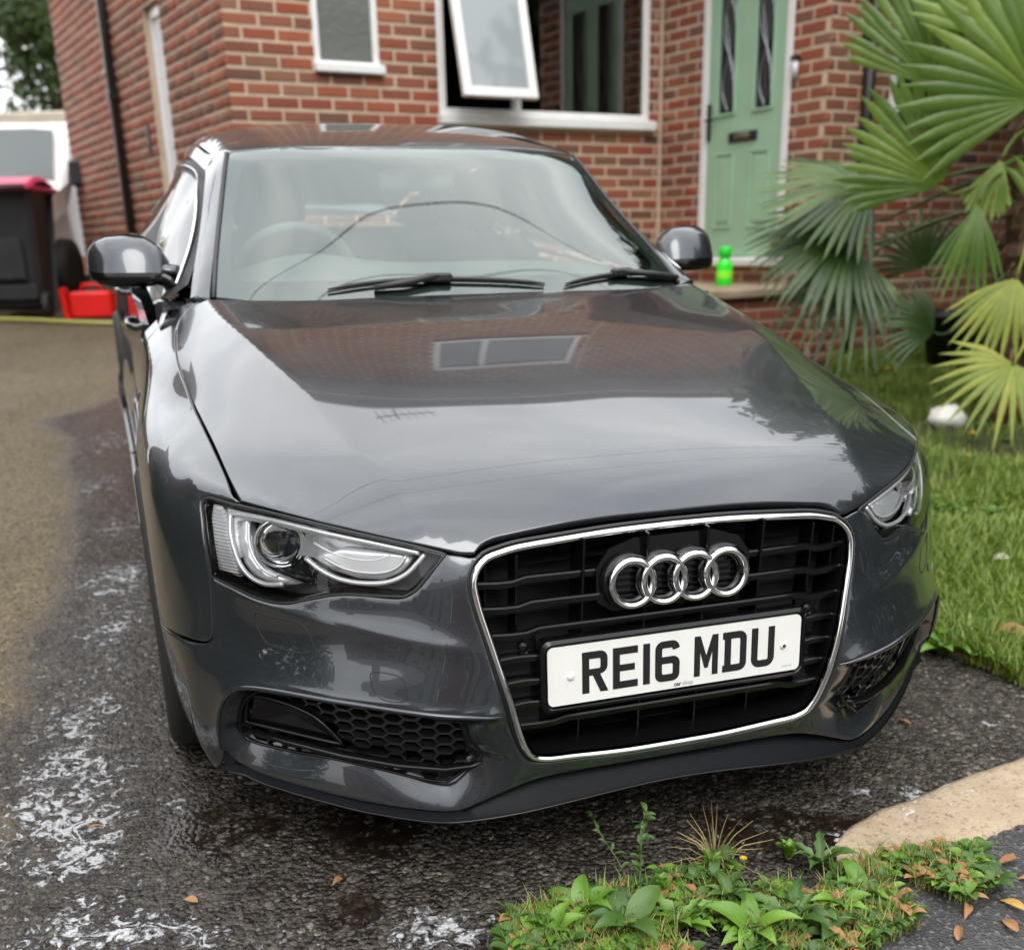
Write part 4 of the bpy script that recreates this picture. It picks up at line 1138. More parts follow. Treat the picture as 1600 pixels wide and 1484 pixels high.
MB().add([Vector((x, y, z)) for x, y, z in ((.55, 3.39, 1.2), (.80, 3.39, .95), (.70, 4.4, .93), (.5, 4.3, .98), (.5, 3.9, 1.1))], [(4, 3, 2, 1, 0)]).build('rear_pillar', PAINT, car)
for s in (-1, 1):
    m = MB(); m.bbox((min(s * .40, s * .755), 4.56, .72), (max(s * .40, s * .755), 4.655, .86), .02); m.build('tail_light', mat('tail_lamp_red', (.35, .01, .01), .15, 0, .6), car)

# ---- cowl, wipers
m = MB(); V = []
for i in range(41):
    x = -.72 + 1.44 * i / 40; yb = 1.155 + .28 * (abs(x) / .72) ** 2.2
    V += [(x, yb, .935), (x, yb + .05, .925), (x, yb + .10, .945)]
m.add(V, [(i * 3 + j, i * 3 + 3 + j, i * 3 + 4 + j, i * 3 + 1 + j) for i in range(40) for j in range(2)]); m.build('cowl', BLACKM, car, True)
def wiper(piv, elbow, tip0, tip1):
    par = empty('wiper', (0, 0, 0), 0, car)
    def on(x, y, o): 
        q = GTOP.pt(*GTOP.to2((x, y, 1.0)), o); return q
    def surf(x, y, o=.0):
        h = GREEN.ray(Vector((x, y, 3)), Vector((0, 0, -1))); return h[0] + h[1] * o
    cm = ((tip0[0] + tip1[0]) / 2, (tip0[1] + tip1[1]) / 2)
    MB().tube([surf(*piv[:2], .010), surf(*elbow, .017), surf(*cm, .019)], [.007, .009, .007], n=8, sx=1.2).build('arm', BLACKM, par, True)
    k = 12
    P = [surf(tip0[0] + (tip1[0] - tip0[0]) * i / k, tip0[1] + (tip1[1] - tip0[1]) * i / k + .03 * math.sin(PI * i / k) * 0, .010) for i in range(k + 1)]
    MB().tube(P, [.0015] + [.0040 + .0020 * math.sin(PI * i / k) for i in range(1, k)] + [.0015], n=6, sx=.8).build('blade', BLACKM, par, True)
    MB().tube([p - Vector((0, 0, .006)) for p in P], .0028, n=4).build('blade_rubber', RUBBER, par)
    c = P[k // 2]; d = (P[-1] - P[0]).normalized()
    m = MB(); m.bbox((-.035, -.013, -.006), (.035, .013, .014), .004, Matrix.Translation(c) @ d.to_track_quat('X', 'Z').to_matrix().to_4x4()); m.build('blade_clip', BLACKM, par)
wiper((-.27, 1.240), (-.20, 1.236), (-.385, 1.266), (.185, 1.226))
wiper((.655, 1.385), (.56, 1.338), (.245, 1.230), (.64, 1.382))

# ---- mirrors
def door_mirror(s):
    par = empty('door_mirror', (0, 0, 0), 0, car)
    st = [(.742, .016, .020, 1.005, 1.70), (.754, .036, .036, 1.012, 1.70), (.772, .052, .052, 1.020, 1.705), (.800, .062, .0635, 1.0265, 1.71), (.850, .066, .0665, 1.0285, 1.715), (.900, .064, .0640, 1.0270, 1.725), (.930, .056, .0550, 1.0230, 1.735), (.947, .042, .041, 1.0190, 1.747), (.956, .020, .020, 1.0160, 1.755)]
    def shell(z0, z1, grow, M, name, cap=True):
        m = MB(); V = []; n = 20
        for x, ry, rz, cz, cy in st:
            for i in range(n + 1):
                a = z0 + (z1 - z0) * i / n
                cc, ss = math.cos(a), math.sin(a)
                e = .60
                yy = -abs(cc) ** e * (1 if cc > 0 else -1) * (ry + grow); zz = abs(ss) ** e * (1 if ss > 0 else -1) * (rz + grow)
                if yy > .045: yy = .045
                V.append((s * x, cy + yy + zz * .5 * (1 if yy < 0 else 0), cz + zz))
        F = [(i * (n + 1) + j, i * (n + 1) + j + 1, (i + 1) * (n + 1) + j + 1, (i + 1) * (n + 1) + j) for i in range(len(st) - 1) for j in range(n)]
        F += [tuple(range(n + 1)), tuple(range((len(st) - 1) * (n + 1), len(st) * (n + 1)))]
        if s > 0: F = [f[::-1] for f in F]
        m.add(V, F); o = m.build(name, M, par, True); autosmooth(o, 50); return o
    shell(-.20, PI + .2, .0, PAINT, 'mirror_cap')
    shell(PI + .2, 2 * PI - .20, -.001, BLACKG, 'mirror_base')
    m = MB(); V = [(s * .775, 1.765, .975), (s * .93, 1.775, .98), (s * .945, 1.775, 1.01), (s * .925, 1.775, 1.06), (s * .80, 1.765, 1.075), (s * .775, 1.76, 1.05)]
    m.add(V, [tuple(range(6)) if s < 0 else tuple(range(5, -1, -1))]); m.build('mirror_pane', CHROME, par)
    pts = [(.688, 1.66, .958), (.715, 1.68, .968), (.745, 1.69, .982), (.785, 1.70, .995)]
    MB().tube([(s * a, b, c) for a, b, c in pts], [.030, .027, .026, .030], n=10, sx=1.9, up=(0, 0, 1)).build('mirror_arm', BLACKG, par, True)
    pts = [(.715, 1.665, 1.000), (.745, 1.68, 1.004), (.785, 1.695, 1.010)]
    MB().tube([(s * a, b, c) for a, b, c in pts], [.016, .016, .022], n=10, sx=2.0, up=(0, 0, 1)).build('mirror_arm_cover', PAINT, par, True)
for s in (-1, 1): door_mirror(s)

# ---- wheels
def wheel(x, y, s, steer=0):
    par = empty('wheel', (x, y, .332), steer, car)
    m = MB(); R = .332
    m.lathe([(.24, -.115), (.262, -.122), (.300, -.126), (.318, -.120), (.328, -.105), (.332, -.06), (.332, .06), (.328, .105), (.318, .120), (.300, .126), (.262, .122), (.24, .115)], 72, 'x')
    for g in (-.06, -.02, .02, .06):
        m.lathe([(.3325, g - .004), (.3285, g), (.3325, g + .004)], 72, 'x')
    autosmooth(m.build('tyre', RUBBER, par), 40)
    m = MB(); m.lathe([(.225, -.10), (.242, -.118), (.246, -.112), (.24, -.09), (.22, .0), (.22, .1), (.242, .118)], 60, 'x'); 
    o = s * .085
    m.lathe([(.0, o + s * .01), (.055, o + s * .012), (.07, o), (.075, o - s * .03)], 30, 'x')
    rimo = m.build('rim', ALLOY, par, True)
    for k in range(5):
        for dd in (-.10, .10):
            a = 2 * PI * k / 5 + dd
            c, q = math.cos(a), math.sin(a); c2, q2 = math.cos(a + dd * .5), math.sin(a + dd * .5)
            MB().tube([(o - s * .005, c * .05, q * .05), (o + s * .005, c * .14, q * .14), (o + s * .018, c2 * .236, q2 * .236)], [.016, .013, .012], n=6, sx=.8).build('spoke', ALLOY, par)
    m = MB(); m.lathe([(.02, -s * .02), (.16, -s * .02), (.16, -s * .045), (.02, -s * .045)], 40, 'x'); m.build('brake_disc', mat('brake_disc_steel', (.25, .24, .23), .35, .9), par)
for s in (-1, 1):
    wheel(s * .785, .885, s); wheel(s * .785, 3.69, s)
# wheel arch liners + underbody
for s in (-1, 1):
    for yc in (.885, 3.69):
        m = MB(); V = []
        for i in range(25):
            a = math.radians(-30 + 240 * i / 24); V += [(s * .885, yc + .375 * math.cos(a), .335 + .375 * math.sin(a)), (s * .55, yc + .375 * math.cos(a), .335 + .375 * math.sin(a))]
        m.add(V, [(2 * i, 2 * i + 1, 2 * i + 3, 2 * i + 2) for i in range(24)]); m.build('arch_liner', DARK, car)
m = MB(); m.bbox((-.72, .9, .17), (.72, 4.4, .21), .01); m.bbox((-.42, .16, .19), (.42, 1.2, .55), .02); m.bbox((-.60, .34, .19), (.60, 1.2, .5), .02)
m.build('underbody', DARK, car)
# inner darkness behind bonnet gaps and lamps
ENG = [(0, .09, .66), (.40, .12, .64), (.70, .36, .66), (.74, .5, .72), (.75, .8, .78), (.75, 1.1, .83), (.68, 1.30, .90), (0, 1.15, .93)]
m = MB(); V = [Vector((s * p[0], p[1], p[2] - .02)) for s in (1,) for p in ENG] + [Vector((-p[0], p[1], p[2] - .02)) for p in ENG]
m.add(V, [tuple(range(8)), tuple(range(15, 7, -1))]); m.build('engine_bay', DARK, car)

# ---- interior
DASH = mat('dashboard_grey', (.20, .20, .20), .6); SEAT = mat('seat_leather', (.16, .15, .145), .5); LINER = mat('roof_lining', (.45, .44, .42), .9)
m = MB(); V = []; n = 24
prof = [(1.30, .965), (1.45, .985), (1.62, 1.0), (1.75, 1.0), (1.83, .965), (1.86, .90), (1.86, .60)]
for i in range(n + 1):
    x = -.70 + 1.40 * i / n; k = 1 - (abs(x) / .72) ** 4 * .05; hump = .035 * math.exp(-((x + .36) / .17) ** 2)
    for j, (y, z) in enumerate(prof): V.append((x, y + (.12 * (abs(x) / .7) ** 2 if j < 3 else .02), z * k + (hump if 1 < j < 5 else 0)))
m.add(V, [(i * 7 + j, (i + 1) * 7 + j, (i + 1) * 7 + j + 1, i * 7 + j + 1) for i in range(n) for j in range(6)]); m.build('dashboard', DASH, car, True)
sw = empty('steering_wheel', (0, 0, 0), 0, car)
Ms = Matrix.Translation((-.36, 1.96, .93)) @ Matrix.Rotation(math.radians(-66), 4, 'X')
m = MB(); m.tube([Ms @ Vector((.185 * math.cos(a), .185 * math.sin(a), 0)) for a in [2 * PI * i / 40 for i in range(40)]], .016, closed=True); m.build('rim', DASH, sw, True)
m = MB(); m.bbox((-.07, -.06, -.02), (.07, .05, .03), .015, Ms); m.bbox((-.17, -.015, -.01), (.17, .015, .01), .005, Ms); m.build('hub', DASH, sw)
for sx_ in (-.36, .36):
    st = empty('seat', (0, 0, 0), 0, car)
    m = MB(); m.bbox((sx_ - .25, 2.35, .45), (sx_ + .25, 2.52, 1.03), .05, Matrix.Identity(4)); autosmooth(m.build('backrest', SEAT, st), 60)
    m = MB(); m.bbox((sx_ - .13, 2.44, 1.06), (sx_ + .13, 2.54, 1.24), .035); autosmooth(m.build('headrest', SEAT, st), 60)
    m = MB(); m.bbox((sx_ - .26, 1.95, .35), (sx_ + .26, 2.45, .55), .05); m.build('cushion', SEAT, st)
m = MB(); m.bbox((-.62, 3.05, .40), (.62, 3.2, 1.02), .05); m.bbox((-.62, 1.9, .2), (.62, 4.2, .34), .01); m.build('rear_bench', SEAT, car)
hl = [(x, z) for x, z in ((0, 1.84), (.5, 1.95), (.52, 2.2), (.54, 2.6), (.5, 3.3), (0, 3.32))]
m = MB(); V = []
for s in (1, -1):
    for x, y in hl: V.append((s * x, y, 1.355 - .06 * (abs(x) / .5) ** 2 - max(0, 2.15 - y) ** 1 * .22 - max(0, y - 2.9) * .16))
m.add(V, [tuple(range(5, -1, -1)), tuple(range(6, 12))]); m.build('roof_lining', LINER, car)
m = MB(); m.bbox((-.115, 1.80, 1.195), (.115, 1.835, 1.262), .014); m.tube([(0, 1.82, 1.25), (0, 1.78, 1.29)], .016); autosmooth(m.build('rear_view_mirror', mat('mirror_housing_pale', (.30, .33, .32), .4), car), 50)
m = MB(); mm = [GTOP.pt(*GTOP.to2((.035 * math.cos(a) * (1.1 if math.sin(a) > 0 else .8) , 1.735 + .045 * math.sin(a), 1.27)), -.008) for a in [2 * PI * i / 20 for i in range(20)]]
m.add(mm, [tuple(range(20))]); m.build('sensor_mount', BLACKM, car)

# ================================================================== GROUND
def fastmesh(name, V, F, m, parent=None, smooth=False, attrs=None):
    V = np.asarray(V, np.float32); F = np.asarray(F, np.int32)
    me = bpy.data.meshes.new(name); k = F.shape[1]
    me.vertices.add(len(V)); me.vertices.foreach_set('co', V.ravel())
    me.loops.add(F.size); me.loops.foreach_set('vertex_index', F.ravel())
    me.polygons.add(len(F)); me.polygons.foreach_set('loop_start', np.arange(0, F.size, k, dtype=np.int32)); me.polygons.foreach_set('loop_total', np.full(len(F), k, np.int32))
    if smooth: me.polygons.foreach_set('use_smooth', np.ones(len(F), bool))
    for a, d in (attrs or {}).items():
        at = me.attributes.new(a, 'FLOAT', 'POINT'); at.data.foreach_set('value', np.asarray(d, np.float32))
    me.materials.append(m); me.update(calc_edges=True); me.validate()
    o = bpy.data.objects.new(name, me); COL.objects.link(o)
    if parent: o.parent = parent
    return o
def gza(x, y):
    yy = np.clip(y, -1.2, 13.0)
    return GO.z - (GN.x * (x - GO.x) + GN.y * (yy - GO.y)) / GN.z
rng = np.random.default_rng(3)
def hashn(ix, iy, s=0):
    v = np.sin(ix * 127.1 + iy * 311.7 + s * 74.7) * 43758.5453
    return v - np.floor(v)
def vnoise(x, y, f, s=0):
    X, Y = x * f, y * f; ix, iy = np.floor(X), np.floor(Y); a, b = X - ix, Y - iy
    a = a * a * (3 - 2 * a); b = b * b * (3 - 2 * b)
    return (hashn(ix, iy, s) * (1 - a) + hashn(ix + 1, iy, s) * a) * (1 - b) + (hashn(ix, iy + 1, s) * (1 - a) + hashn(ix + 1, iy + 1, s) * a) * b
def fbm(x, y, f, o=4, s=0): return sum(vnoise(x, y, f * 2 ** i, s + i) * .5 ** i for i in range(o)) / sum(.5 ** i for i in range(o))
def cells(x, y, f, s=0):
    """F1 distance and cell id noise"""
    X, Y = x * f, y * f; ix, iy = np.floor(X), np.floor(Y); best = np.full(X.shape, 9.); b2 = np.full(X.shape, 9.); idv = np.zeros(X.shape)
    for dx in (-1, 0, 1):
        for dy in (-1, 0, 1):
            cx, cy = ix + dx, iy + dy; px, py = cx + hashn(cx, cy, s), cy + hashn(cx, cy, s + 5)
            d = np.hypot(X - px, Y - py); m_ = d < best
            b2 = np.where(m_, best, np.minimum(b2, d)); idv = np.where(m_, hashn(cx, cy, s + 9), idv); best = np.where(m_, d, best)
    return best, b2, idv
WET = [(-2.2, 8.2), (-2.28, 6.95), (-2.36, 6.29), (-2.37, 5.82), (-1.93, 4.88), (-1.68, 4.07), (-1.51, 3.58), (-1.44, 3.25), (-1.35, 2.87), (-1.26, 2.64), (-1.19, 2.31), (-1.10, 1.9), (-1.05, 1.4), (-1.0, -3.)]
def wetmask(x, y):
    bx = np.interp(-y, [-p[1] for p in WET], [p[0] for p in WET])
    bx = bx + (fbm(x, y, 2.2, 4, 2) - .5) * .34
    return np.clip((x - bx) / .10 + .5, 0, 1) * np.clip((9.5 - y) / 2, 0, 1)
def foammask(x, y):
    """broad areas where suds lie (density 0..1)"""
    d = np.zeros(x.shape)
    for cx, cy, rx, ry, w in ((-1.30, 3.55, .20, .40, .95), (-1.20, 3.15, .18, .40, .95), (-1.08, 2.55, .22, .35, .95), (-1.02, 2.30, .22, .22, 1.0), (-.90, 1.95, .20, .22, 1.0), (-.75, 2.15, .10, .12, .8), (-.72, 1.72, .25, .10, 1.0), (-1.45, 4.1, .25, .35, .85), (-1.75, 4.7, .30, .35, .85), (-1.9, 5.5, .35, .6, .85), (-.42, 1.70, .16, .06, .8), (.78, 2.20, .12, .05, .9), (.72, 2.45, .14, .12, .6), (1.18, 2.55, .22, .16, .75), (1.0, 2.95, .12, .2, .7), (-1.13, 2.75, .20, .75, .80), (-.98, 2.1, .26, .45, 1.0), (-.80, 1.72, .22, .25, .95), (-.55, 1.70, .30, .12, .8), (-.95, 3.9, .35, .5, .45), (-1.6, 5.0, .4, .9, .45), (-.15, 1.72, .20, .14, 1.0), (.02, 2.02, .35, .14, .55), (.28, 2.12, .25, .12, .55), (.45, 2.02, .14, .08, .7), (.93, 2.20, .22, .07, .95), (1.05, 2.70, .22, .22, .6), (-.45, 1.95, .16, .10, .6), (-.62, 2.25, .2, .2, .35), (.70, 2.02, .10, .05, 1.0)):
        d = np.maximum(d, w * np.exp(-((x - cx) / rx) ** 2 - ((y - cy) / ry) ** 2))
    return d
def asphalt():
    m = mat('wet_asphalt_concrete', (.08, .075, .07), .4); t, b = nodes(m); v = worldpos(t)
    def attr(n): a = N(t, 'ShaderNodeAttribute', attribute_name=n); return a.outputs['Fac']
    wet, foam, hh, cid = attr('wet'), attr('foam'), attr('hgt'), attr('cid')
    nL = noi(t, v, 1.3, 5, .6); nM = noi(t, v, 9, 6, .65); nF = noi(t, v, 120, 3, .6)
    dry = mixc(t, mapr(t, nL, .35, .7), (.135, .105, .066), (.20, .165, .112)); dry = mixc(t, mapr(t, nM, .35, .75), mixc(t, .4, dry, (.06, .048, .028)), dry)
    stoneid = voro(t, v, 95, out='Color'); sp = N(t, 'ShaderNodeSeparateColor'); L(t, stoneid, sp.inputs[0])
    dry = mixc(t, mapr(t, sp.outputs[0], .55, 1., 0, .55), dry, (.33, .27, .17)); dry = mixc(t, mapr(t, sp.outputs[1], .75, 1., 0, .8), dry, (.045, .035, .02))
    wetc = mixc(t, mapr(t, nL, .35, .7), (.030, .025, .020), (.058, .050, .042))
    st = ramp(t, sp.outputs[2], [(0, (.010, .007, .005)), (.34, (.028, .022, .016)), (.60, (.062, .050, .039)), (.80, (.12, .108, .094)), (.93, (.20, .17, .13)), (.98, (.34, .31, .26))], 'CONSTANT')
    wetc = mixc(t, .66, wetc, st)
    wetc = mixc(t, mapr(t, cid, .5, 1, 0, .5), wetc, (.10, .085, .07)); wetc = mixc(t, mapr(t, cid, .0, .3, .55, 0), wetc, (.020, .013, .009))
    crack = mapr(t, hh, .0, .45, .82, 0); wetc = mixc(t, crack, wetc, (.010, .006, .004))
    col = mixc(t, wet, dry, wetc)
    # foam
    fn = noi(t, v, 26, 7, .68, 1.4); fn2 = noi(t, v, 95, 5, .7, .8)
    fs = mth(t, 'ADD', mth(t, 'MULTIPLY', fn, .75), mth(t, 'MULTIPLY', fn2, .25)); thr = mth(t, 'SUBTRACT', fs, mapr(t, foam, 0, 1, .80, .455))
    ff = mapr(t, thr, .0, .05, 0, .95); bub = voro(t, v, 520)
    fcol = mixc(t, mapr(t, bub, 0, .6), (.62, .62, .62), (.42, .42, .43))
    col = mixc(t, ff, col, fcol); L(t, col, b.inputs['Base Color'])
    r = mth(t, 'ADD', mapr(t, nF, .3, .7, .16, .38), mapr(t, wet, 0, 1, .42, -.06), clamp=True); r = mth(t, 'MULTIPLY', r, mapr(t, hh, 0., .3, .25, 1.))
    r = mixc(t, ff, r, (.6, .6, .6)); L(t, r, b.inputs['Roughness'])
    L(t, mapr(t, wet, 0, 1, .2, .5), b.inputs['Specular IOR Level'])
    fine = voro(t, v, 95); f2 = noi(t, v, 45, 5, .7)
    hmix = mth(t, 'ADD', mth(t, 'MULTIPLY', mth(t, 'MULTIPLY', fine, -1.), .55), mth(t, 'MULTIPLY', f2, .8)); hmix = mth(t, 'ADD', hmix, mth(t, 'MULTIPLY', ff, .5))
    hmix = mth(t, 'MULTIPLY', hmix, mapr(t, hh, 0, .25, .05, 1))
    bump(t, b, hmix, 1., .016)
    return m
ASPH = asphalt()
def drive_patch(name, x0, x1, y0, y1, res, fine, lift):
    xs = np.arange(x0, x1 + res, res); ys = np.arange(y0, y1 + res, res); X, Y = np.meshgrid(xs, ys); x, y = X.ravel(), Y.ravel()
    z = gza(x, y) + lift
    wet = wetmask(x, y); foam = foammask(x, y)
    d1, d2, cid = cells(x + (fbm(x, y, 30, 2, 3) - .5) * .02, y + (fbm(x, y, 30, 2, 8) - .5) * .02, 42, 1)
    e1, e2, cid2 = cells(x, y, 95, 4)
    stone = np.clip((d2 - d1) * 1.6, 0, 1); big = fbm(x, y, 5, 4, 11)
    pebble = np.clip((e2 - e1) * 1.6, 0, 1)
    keepst = np.clip((big - .38) * 6, 0, 1)
    h = .0052 * stone * (.3 + .7 * cid) * (.45 + .55 * keepst) + .0016 * pebble + .004 * (big - .5)
    # puddle level
    pud = np.clip((fbm(x, y, 3.4, 3, 21) - .60) * 6, 0, 1) * wet * np.clip((x + .95) * 4, 0, 1) * (y < 2.7); lvl = .0006 + .0026 * pud
    hn = np.clip((h - lvl) / .003, 0, 1)
    h = np.maximum(h, lvl * (pud > .02))
    if fine:
        ed = np.minimum(np.minimum(x - x0, x1 - x), np.minimum(y - y0, y1 - y)); k = np.clip(ed / .12, 0, 1); z = z + h * k
        hgt = np.where(wet > .3, np.clip(hn + (1 - pud) * .25, 0, 1), 1) * k + (1 - k)
    else: hgt = np.ones(len(x)); 
    nx, ny = len(xs), len(ys); i = np.arange(nx * ny).reshape(ny, nx)
    F = np.stack([i[:-1, :-1].ravel(), i[:-1, 1:].ravel(), i[1:, 1:].ravel(), i[1:, :-1].ravel()], 1)
    return x, y, z, F, dict(wet=wet, foam=foam, hgt=hgt, cid=cid if fine else np.full(len(x), .4))
x, y, z, F, at = drive_patch('d', -8, 4.2, -1.2, 16, .06, False, 0)
tag(fastmesh('driveway', np.stack([x, y, z], 1), F, ASPH, None, True, at), kind='structure')
x, y, z, F, at = drive_patch('d', -1.75, 1.62, 1.45, 3.7, .0048, True, .006)
tag(fastmesh('driveway_surface', np.stack([x, y, z], 1), F, ASPH, None, True, at), kind='structure')
# wide ground sheet and road
EARTH = mat('earth', (.06, .05, .035), .9); ROADM = mat('road_asphalt', (.06, .06, .062), .75)
_t, _b = nodes(ROADM); bump(_t, _b, noi(_t, worldpos(_t), 90, 4), .3, .004)
def sheet(name, pts, m, lift=0., kind='structure'):
    o = mesh_obj(name, [(a, b, gz(a, b) + lift) for a, b in pts], [tuple(range(len(pts)))], m); o['kind'] = kind; return o
m = MB(); xs = [-150, -8, 4.2, 150]; ys = [-150, -1.2, 13.0, 16.0, 200]
V = [(a, b, gz(max(min(a, 12), -12), b) - .03) for b in ys for a in xs]; m.add(V, [(j * 4 + i, j * 4 + i + 1, j * 4 + 5 + i, j * 4 + 4 + i) for j in range(4) for i in range(3)])
o = m.build('ground', EARTH); o['kind'] = 'structure'
m = MB(); V = [(a, b, gz(0, -1.2) + .003) for a, b in ((-150, -8.5), (150, -8.5), (150, -1.9), (-150, -1.9))]; m.add(V, [(0, 1, 2, 3)]); o = m.build('road', ROADM); o['kind'] = 'structure'

# kerb strip: cast concrete edging at the right
CONC = mat('tan_concrete', (.36, .28, .19), .8); t, b = nodes(CONC); v = worldpos(t)
c = mixc(t, mapr(t, noi(t, v, 7, 6, .7), .35, .7), (.33, .25, .165), (.47, .37, .255)); sp = voro(t, v, 120, out='Color'); s2 = N(t, 'ShaderNodeSeparateColor'); L(t, sp, s2.inputs[0])
c = mixc(t, mapr(t, s2.outputs[0], .8, 1, 0, .5), c, (.10, .08, .06)); c = mixc(t, mapr(t, noi(t, v, 30, 6, .75), .60, .68, 0, .85), c, (.045, .04, .034))
fm = mth(t, 'SUBTRACT', noi(t, v, 30, 6, .7, 1.5), .60)
c = mixc(t, mth(t, 'MULTIPLY', mapr(t, fm, 0, .04, 0, .9), mapr(t, noi(t, v, 4.5, 2), .50, .60, 0, 1)), c, (.66, .66, .66))
L(t, c, b.inputs['Base Color']); bump(t, b, mth(t, 'ADD', voro(t, v, 130), noi(t, v, 60, 5)), .5, .004)
def strip_mesh(A, B, lift, name, m, n=80, jit=.006, kind='structure', h=.05):
    PA = spline([(*p, 0) for p in A], .02); PB = spline([(*p, 0) for p in B], .02)
    def samp(P, t): k = t * (len(P) - 1); i = min(int(k), len(P) - 2); return P[i].lerp(P[i + 1], k - i)
    V = []; W_ = 14
    for i in range(n + 1):
        a, b_ = samp(PA, i / n), samp(PB, i / n)
        for j in range(W_ + 1):
            p = a.lerp(b_, j / W_); e = min(j, W_ - j)
            q = noise.noise((p.x * 14, p.y * 14, 1)) * jit; zz = lift + q - (.018 if e == 0 else .004 if e == 1 else 0)
            if e == 0: p = p + Vector((noise.noise((p.x * 22, p.y * 22, 3)) * .014, noise.noise((p.x * 22, p.y * 22, 7)) * .014, 0)); zz -= h
            V.append((p.x, p.y, gz(p.x, p.y) + zz))
    F = [(i * (W_ + 1) + j, i * (W_ + 1) + j + 1, (i + 1) * (W_ + 1) + j + 1, (i + 1) * (W_ + 1) + j) for i in range(n) for j in range(W_)]
    o = mesh_obj(name, V, F, m, None, True); o['kind'] = kind; return o
strip_mesh([(1.9, 2.80), (1.21, 2.37), (1.02, 2.27), (.89, 2.19), (.78, 2.125), (.70, 2.06), (.655, 1.99)], [(1.9, 2.42), (1.10, 2.06), (.99, 2.00), (.90, 1.94), (.80, 1.885), (.70, 1.86), (.64, 1.92)], .016, 'kerb', CONC)
PAVM = mat('dark_tarmac', (.05, .05, .052), .6); t, b = nodes(PAVM); v = worldpos(t)
s2 = N(t, 'ShaderNodeSeparateColor'); L(t, voro(t, v, 150, out='Color'), s2.inputs[0])
c = mixc(t, mapr(t, s2.outputs[0], .8, 1, 0, .6), mixc(t, mapr(t, noi(t, v, 5, 5), .35, .65), (.030, .029, .03), (.058, .056, .056)), (.20, .19, .18)); L(t, c, b.inputs['Base Color'])
L(t, mapr(t, noi(t, v, 12, 4), .35, .7, .30, .65), b.inputs['Roughness']); bump(t, b, mth(t, 'ADD', voro(t, v, 150), noi(t, v, 70, 5)), .5, .004)
xs = np.arange(.2, 2.6, .02); ys = np.arange(1.2, 2.6, .02)
V = []; idx = {}
for j, yy in enumerate(ys):
    for i, xx in enumerate(xs): V.append((xx, yy, gz(xx, yy) + .012 + noise.noise((xx * 9, yy * 9, 2)) * .003))
def lineY(xx): return 1.93 + (xx - .85) * .56      # boundary under the kerb
F = [(j * len(xs) + i, j * len(xs) + i + 1, (j + 1) * len(xs) + i + 1, (j + 1) * len(xs) + i) for j in range(len(ys) - 1) for i in range(len(xs) - 1) if ys[j] < lineY(xs[i])]
o = mesh_obj('pavement', V, F, PAVM, None, True); o['kind'] = 'structure'

# lawn soil
SOIL = mat('lawn_soil', (.05, .06, .02), .95); t, b = nodes(SOIL); v = worldpos(t)
L(t, mixc(t, mapr(t, noi(t, v, 5, 6, .7), .4, .62), (.035, .060, .010), (.075, .058, .03)), b.inputs['Base Color']); bump(t, b, noi(t, v, 40, 5), .8, .02)
LAWN = [(1.20, 3.02), (1.22, 2.93), (1.29, 2.84), (1.36, 2.72), (1.62, 2.66), (2.2, 2.9), (3.2, 3.3), (5, 4), (9, 5), (9, 9.5), (5.5, 10.6), (2.6, 9.0), (2.30, 8.0), (1.72, 6.0), (1.40, 4.4)]
def inlawn(P): return inpoly(P, LAWN)
gx = np.arange(1.0, 9, .07); gy = np.arange(2.5, 10.6, .07); GXY = np.array([(a, b) for b in gy for a in gx]); il = inlawn(GXY)
V = []; map_ = {}
F = []
nx = len(gx)
for k, (a, b_) in enumerate(GXY): V.append((a, b_, gz(a, b_) + .018 + noise.noise((a * 2.2, b_ * 2.2, 5)) * .035))
F = [(k, k + 1, k + nx + 1, k + nx) for k in range(len(GXY) - nx - 1) if (k % nx) < nx - 1 and il[k] and il[k + 1] and il[k + nx] and il[k + nx + 1]]
o = mesh_obj('lawn', V, F, SOIL, None, True); o['kind'] = 'structure'
# ================================================================== HOUSE
ALP = .5317
hx0 = Vector((-1.6379, 7.5259, 0)); HZ = 0.0
house = empty('house', hx0, ALP)
tag(house, 'red brick house with white window frames and a pale green front door', 'house')
HM = Matrix.Translation(hx0) @ Matrix.Rotation(ALP, 4, 'Z')
def brickmat():
    m = mat('red_brick', (.26, .06, .04), .85); t, b = nodes(m)
    oi = N(t, 'ShaderNodeObjectInfo'); gi = N(t, 'ShaderNodeNewGeometry')
    r = mth(t, 'FRACT', mth(t, 'ADD', oi.outputs['Random'], gi.outputs['Random Per Island']))
    v = gi.outputs['Position']
    c = ramp(t, r, [(0, (.34, .072, .030)), (.16, (.26, .050, .026)), (.30, (.37, .095, .044)), (.44, (.20, .052, .032)), (.56, (.41, .13, .064)), (.68, (.16, .062, .042)), (.78, (.31, .145, .080)), (.88, (.11, .052, .042)), (1, (.33, .085, .042))])
    c = mixc(t, mapr(t, noi(t, v, 30, 5, .7), .35, .75, 0, .45), c, (.12, .045, .03)); c = mixc(t, mapr(t, noi(t, v, 160, 3), .55, .8, 0, .4), c, (.42, .2, .12))
    c = mixc(t, mapr(t, noi(t, v, 1.1, 3), .42, .62, 0, .45), c, (.19, .085, .045))
    L(t, c, b.inputs['Base Color']); bump(t, b, mth(t, 'ADD', noi(t, v, 140, 5, .7), noi(t, v, 24, 3)), .5, .004)
    return m
BRICK = brickmat()
MORT = mat('mortar', (.46, .34, .235), .95); t, b = nodes(MORT); v = worldpos(t)
L(t, mixc(t, mapr(t, noi(t, v, 9, 6, .7), .3, .7), (.44, .34, .24), (.62, .49, .36)), b.inputs['Base Color']); bump(t, b, noi(t, v, 220, 4), .5, .003)
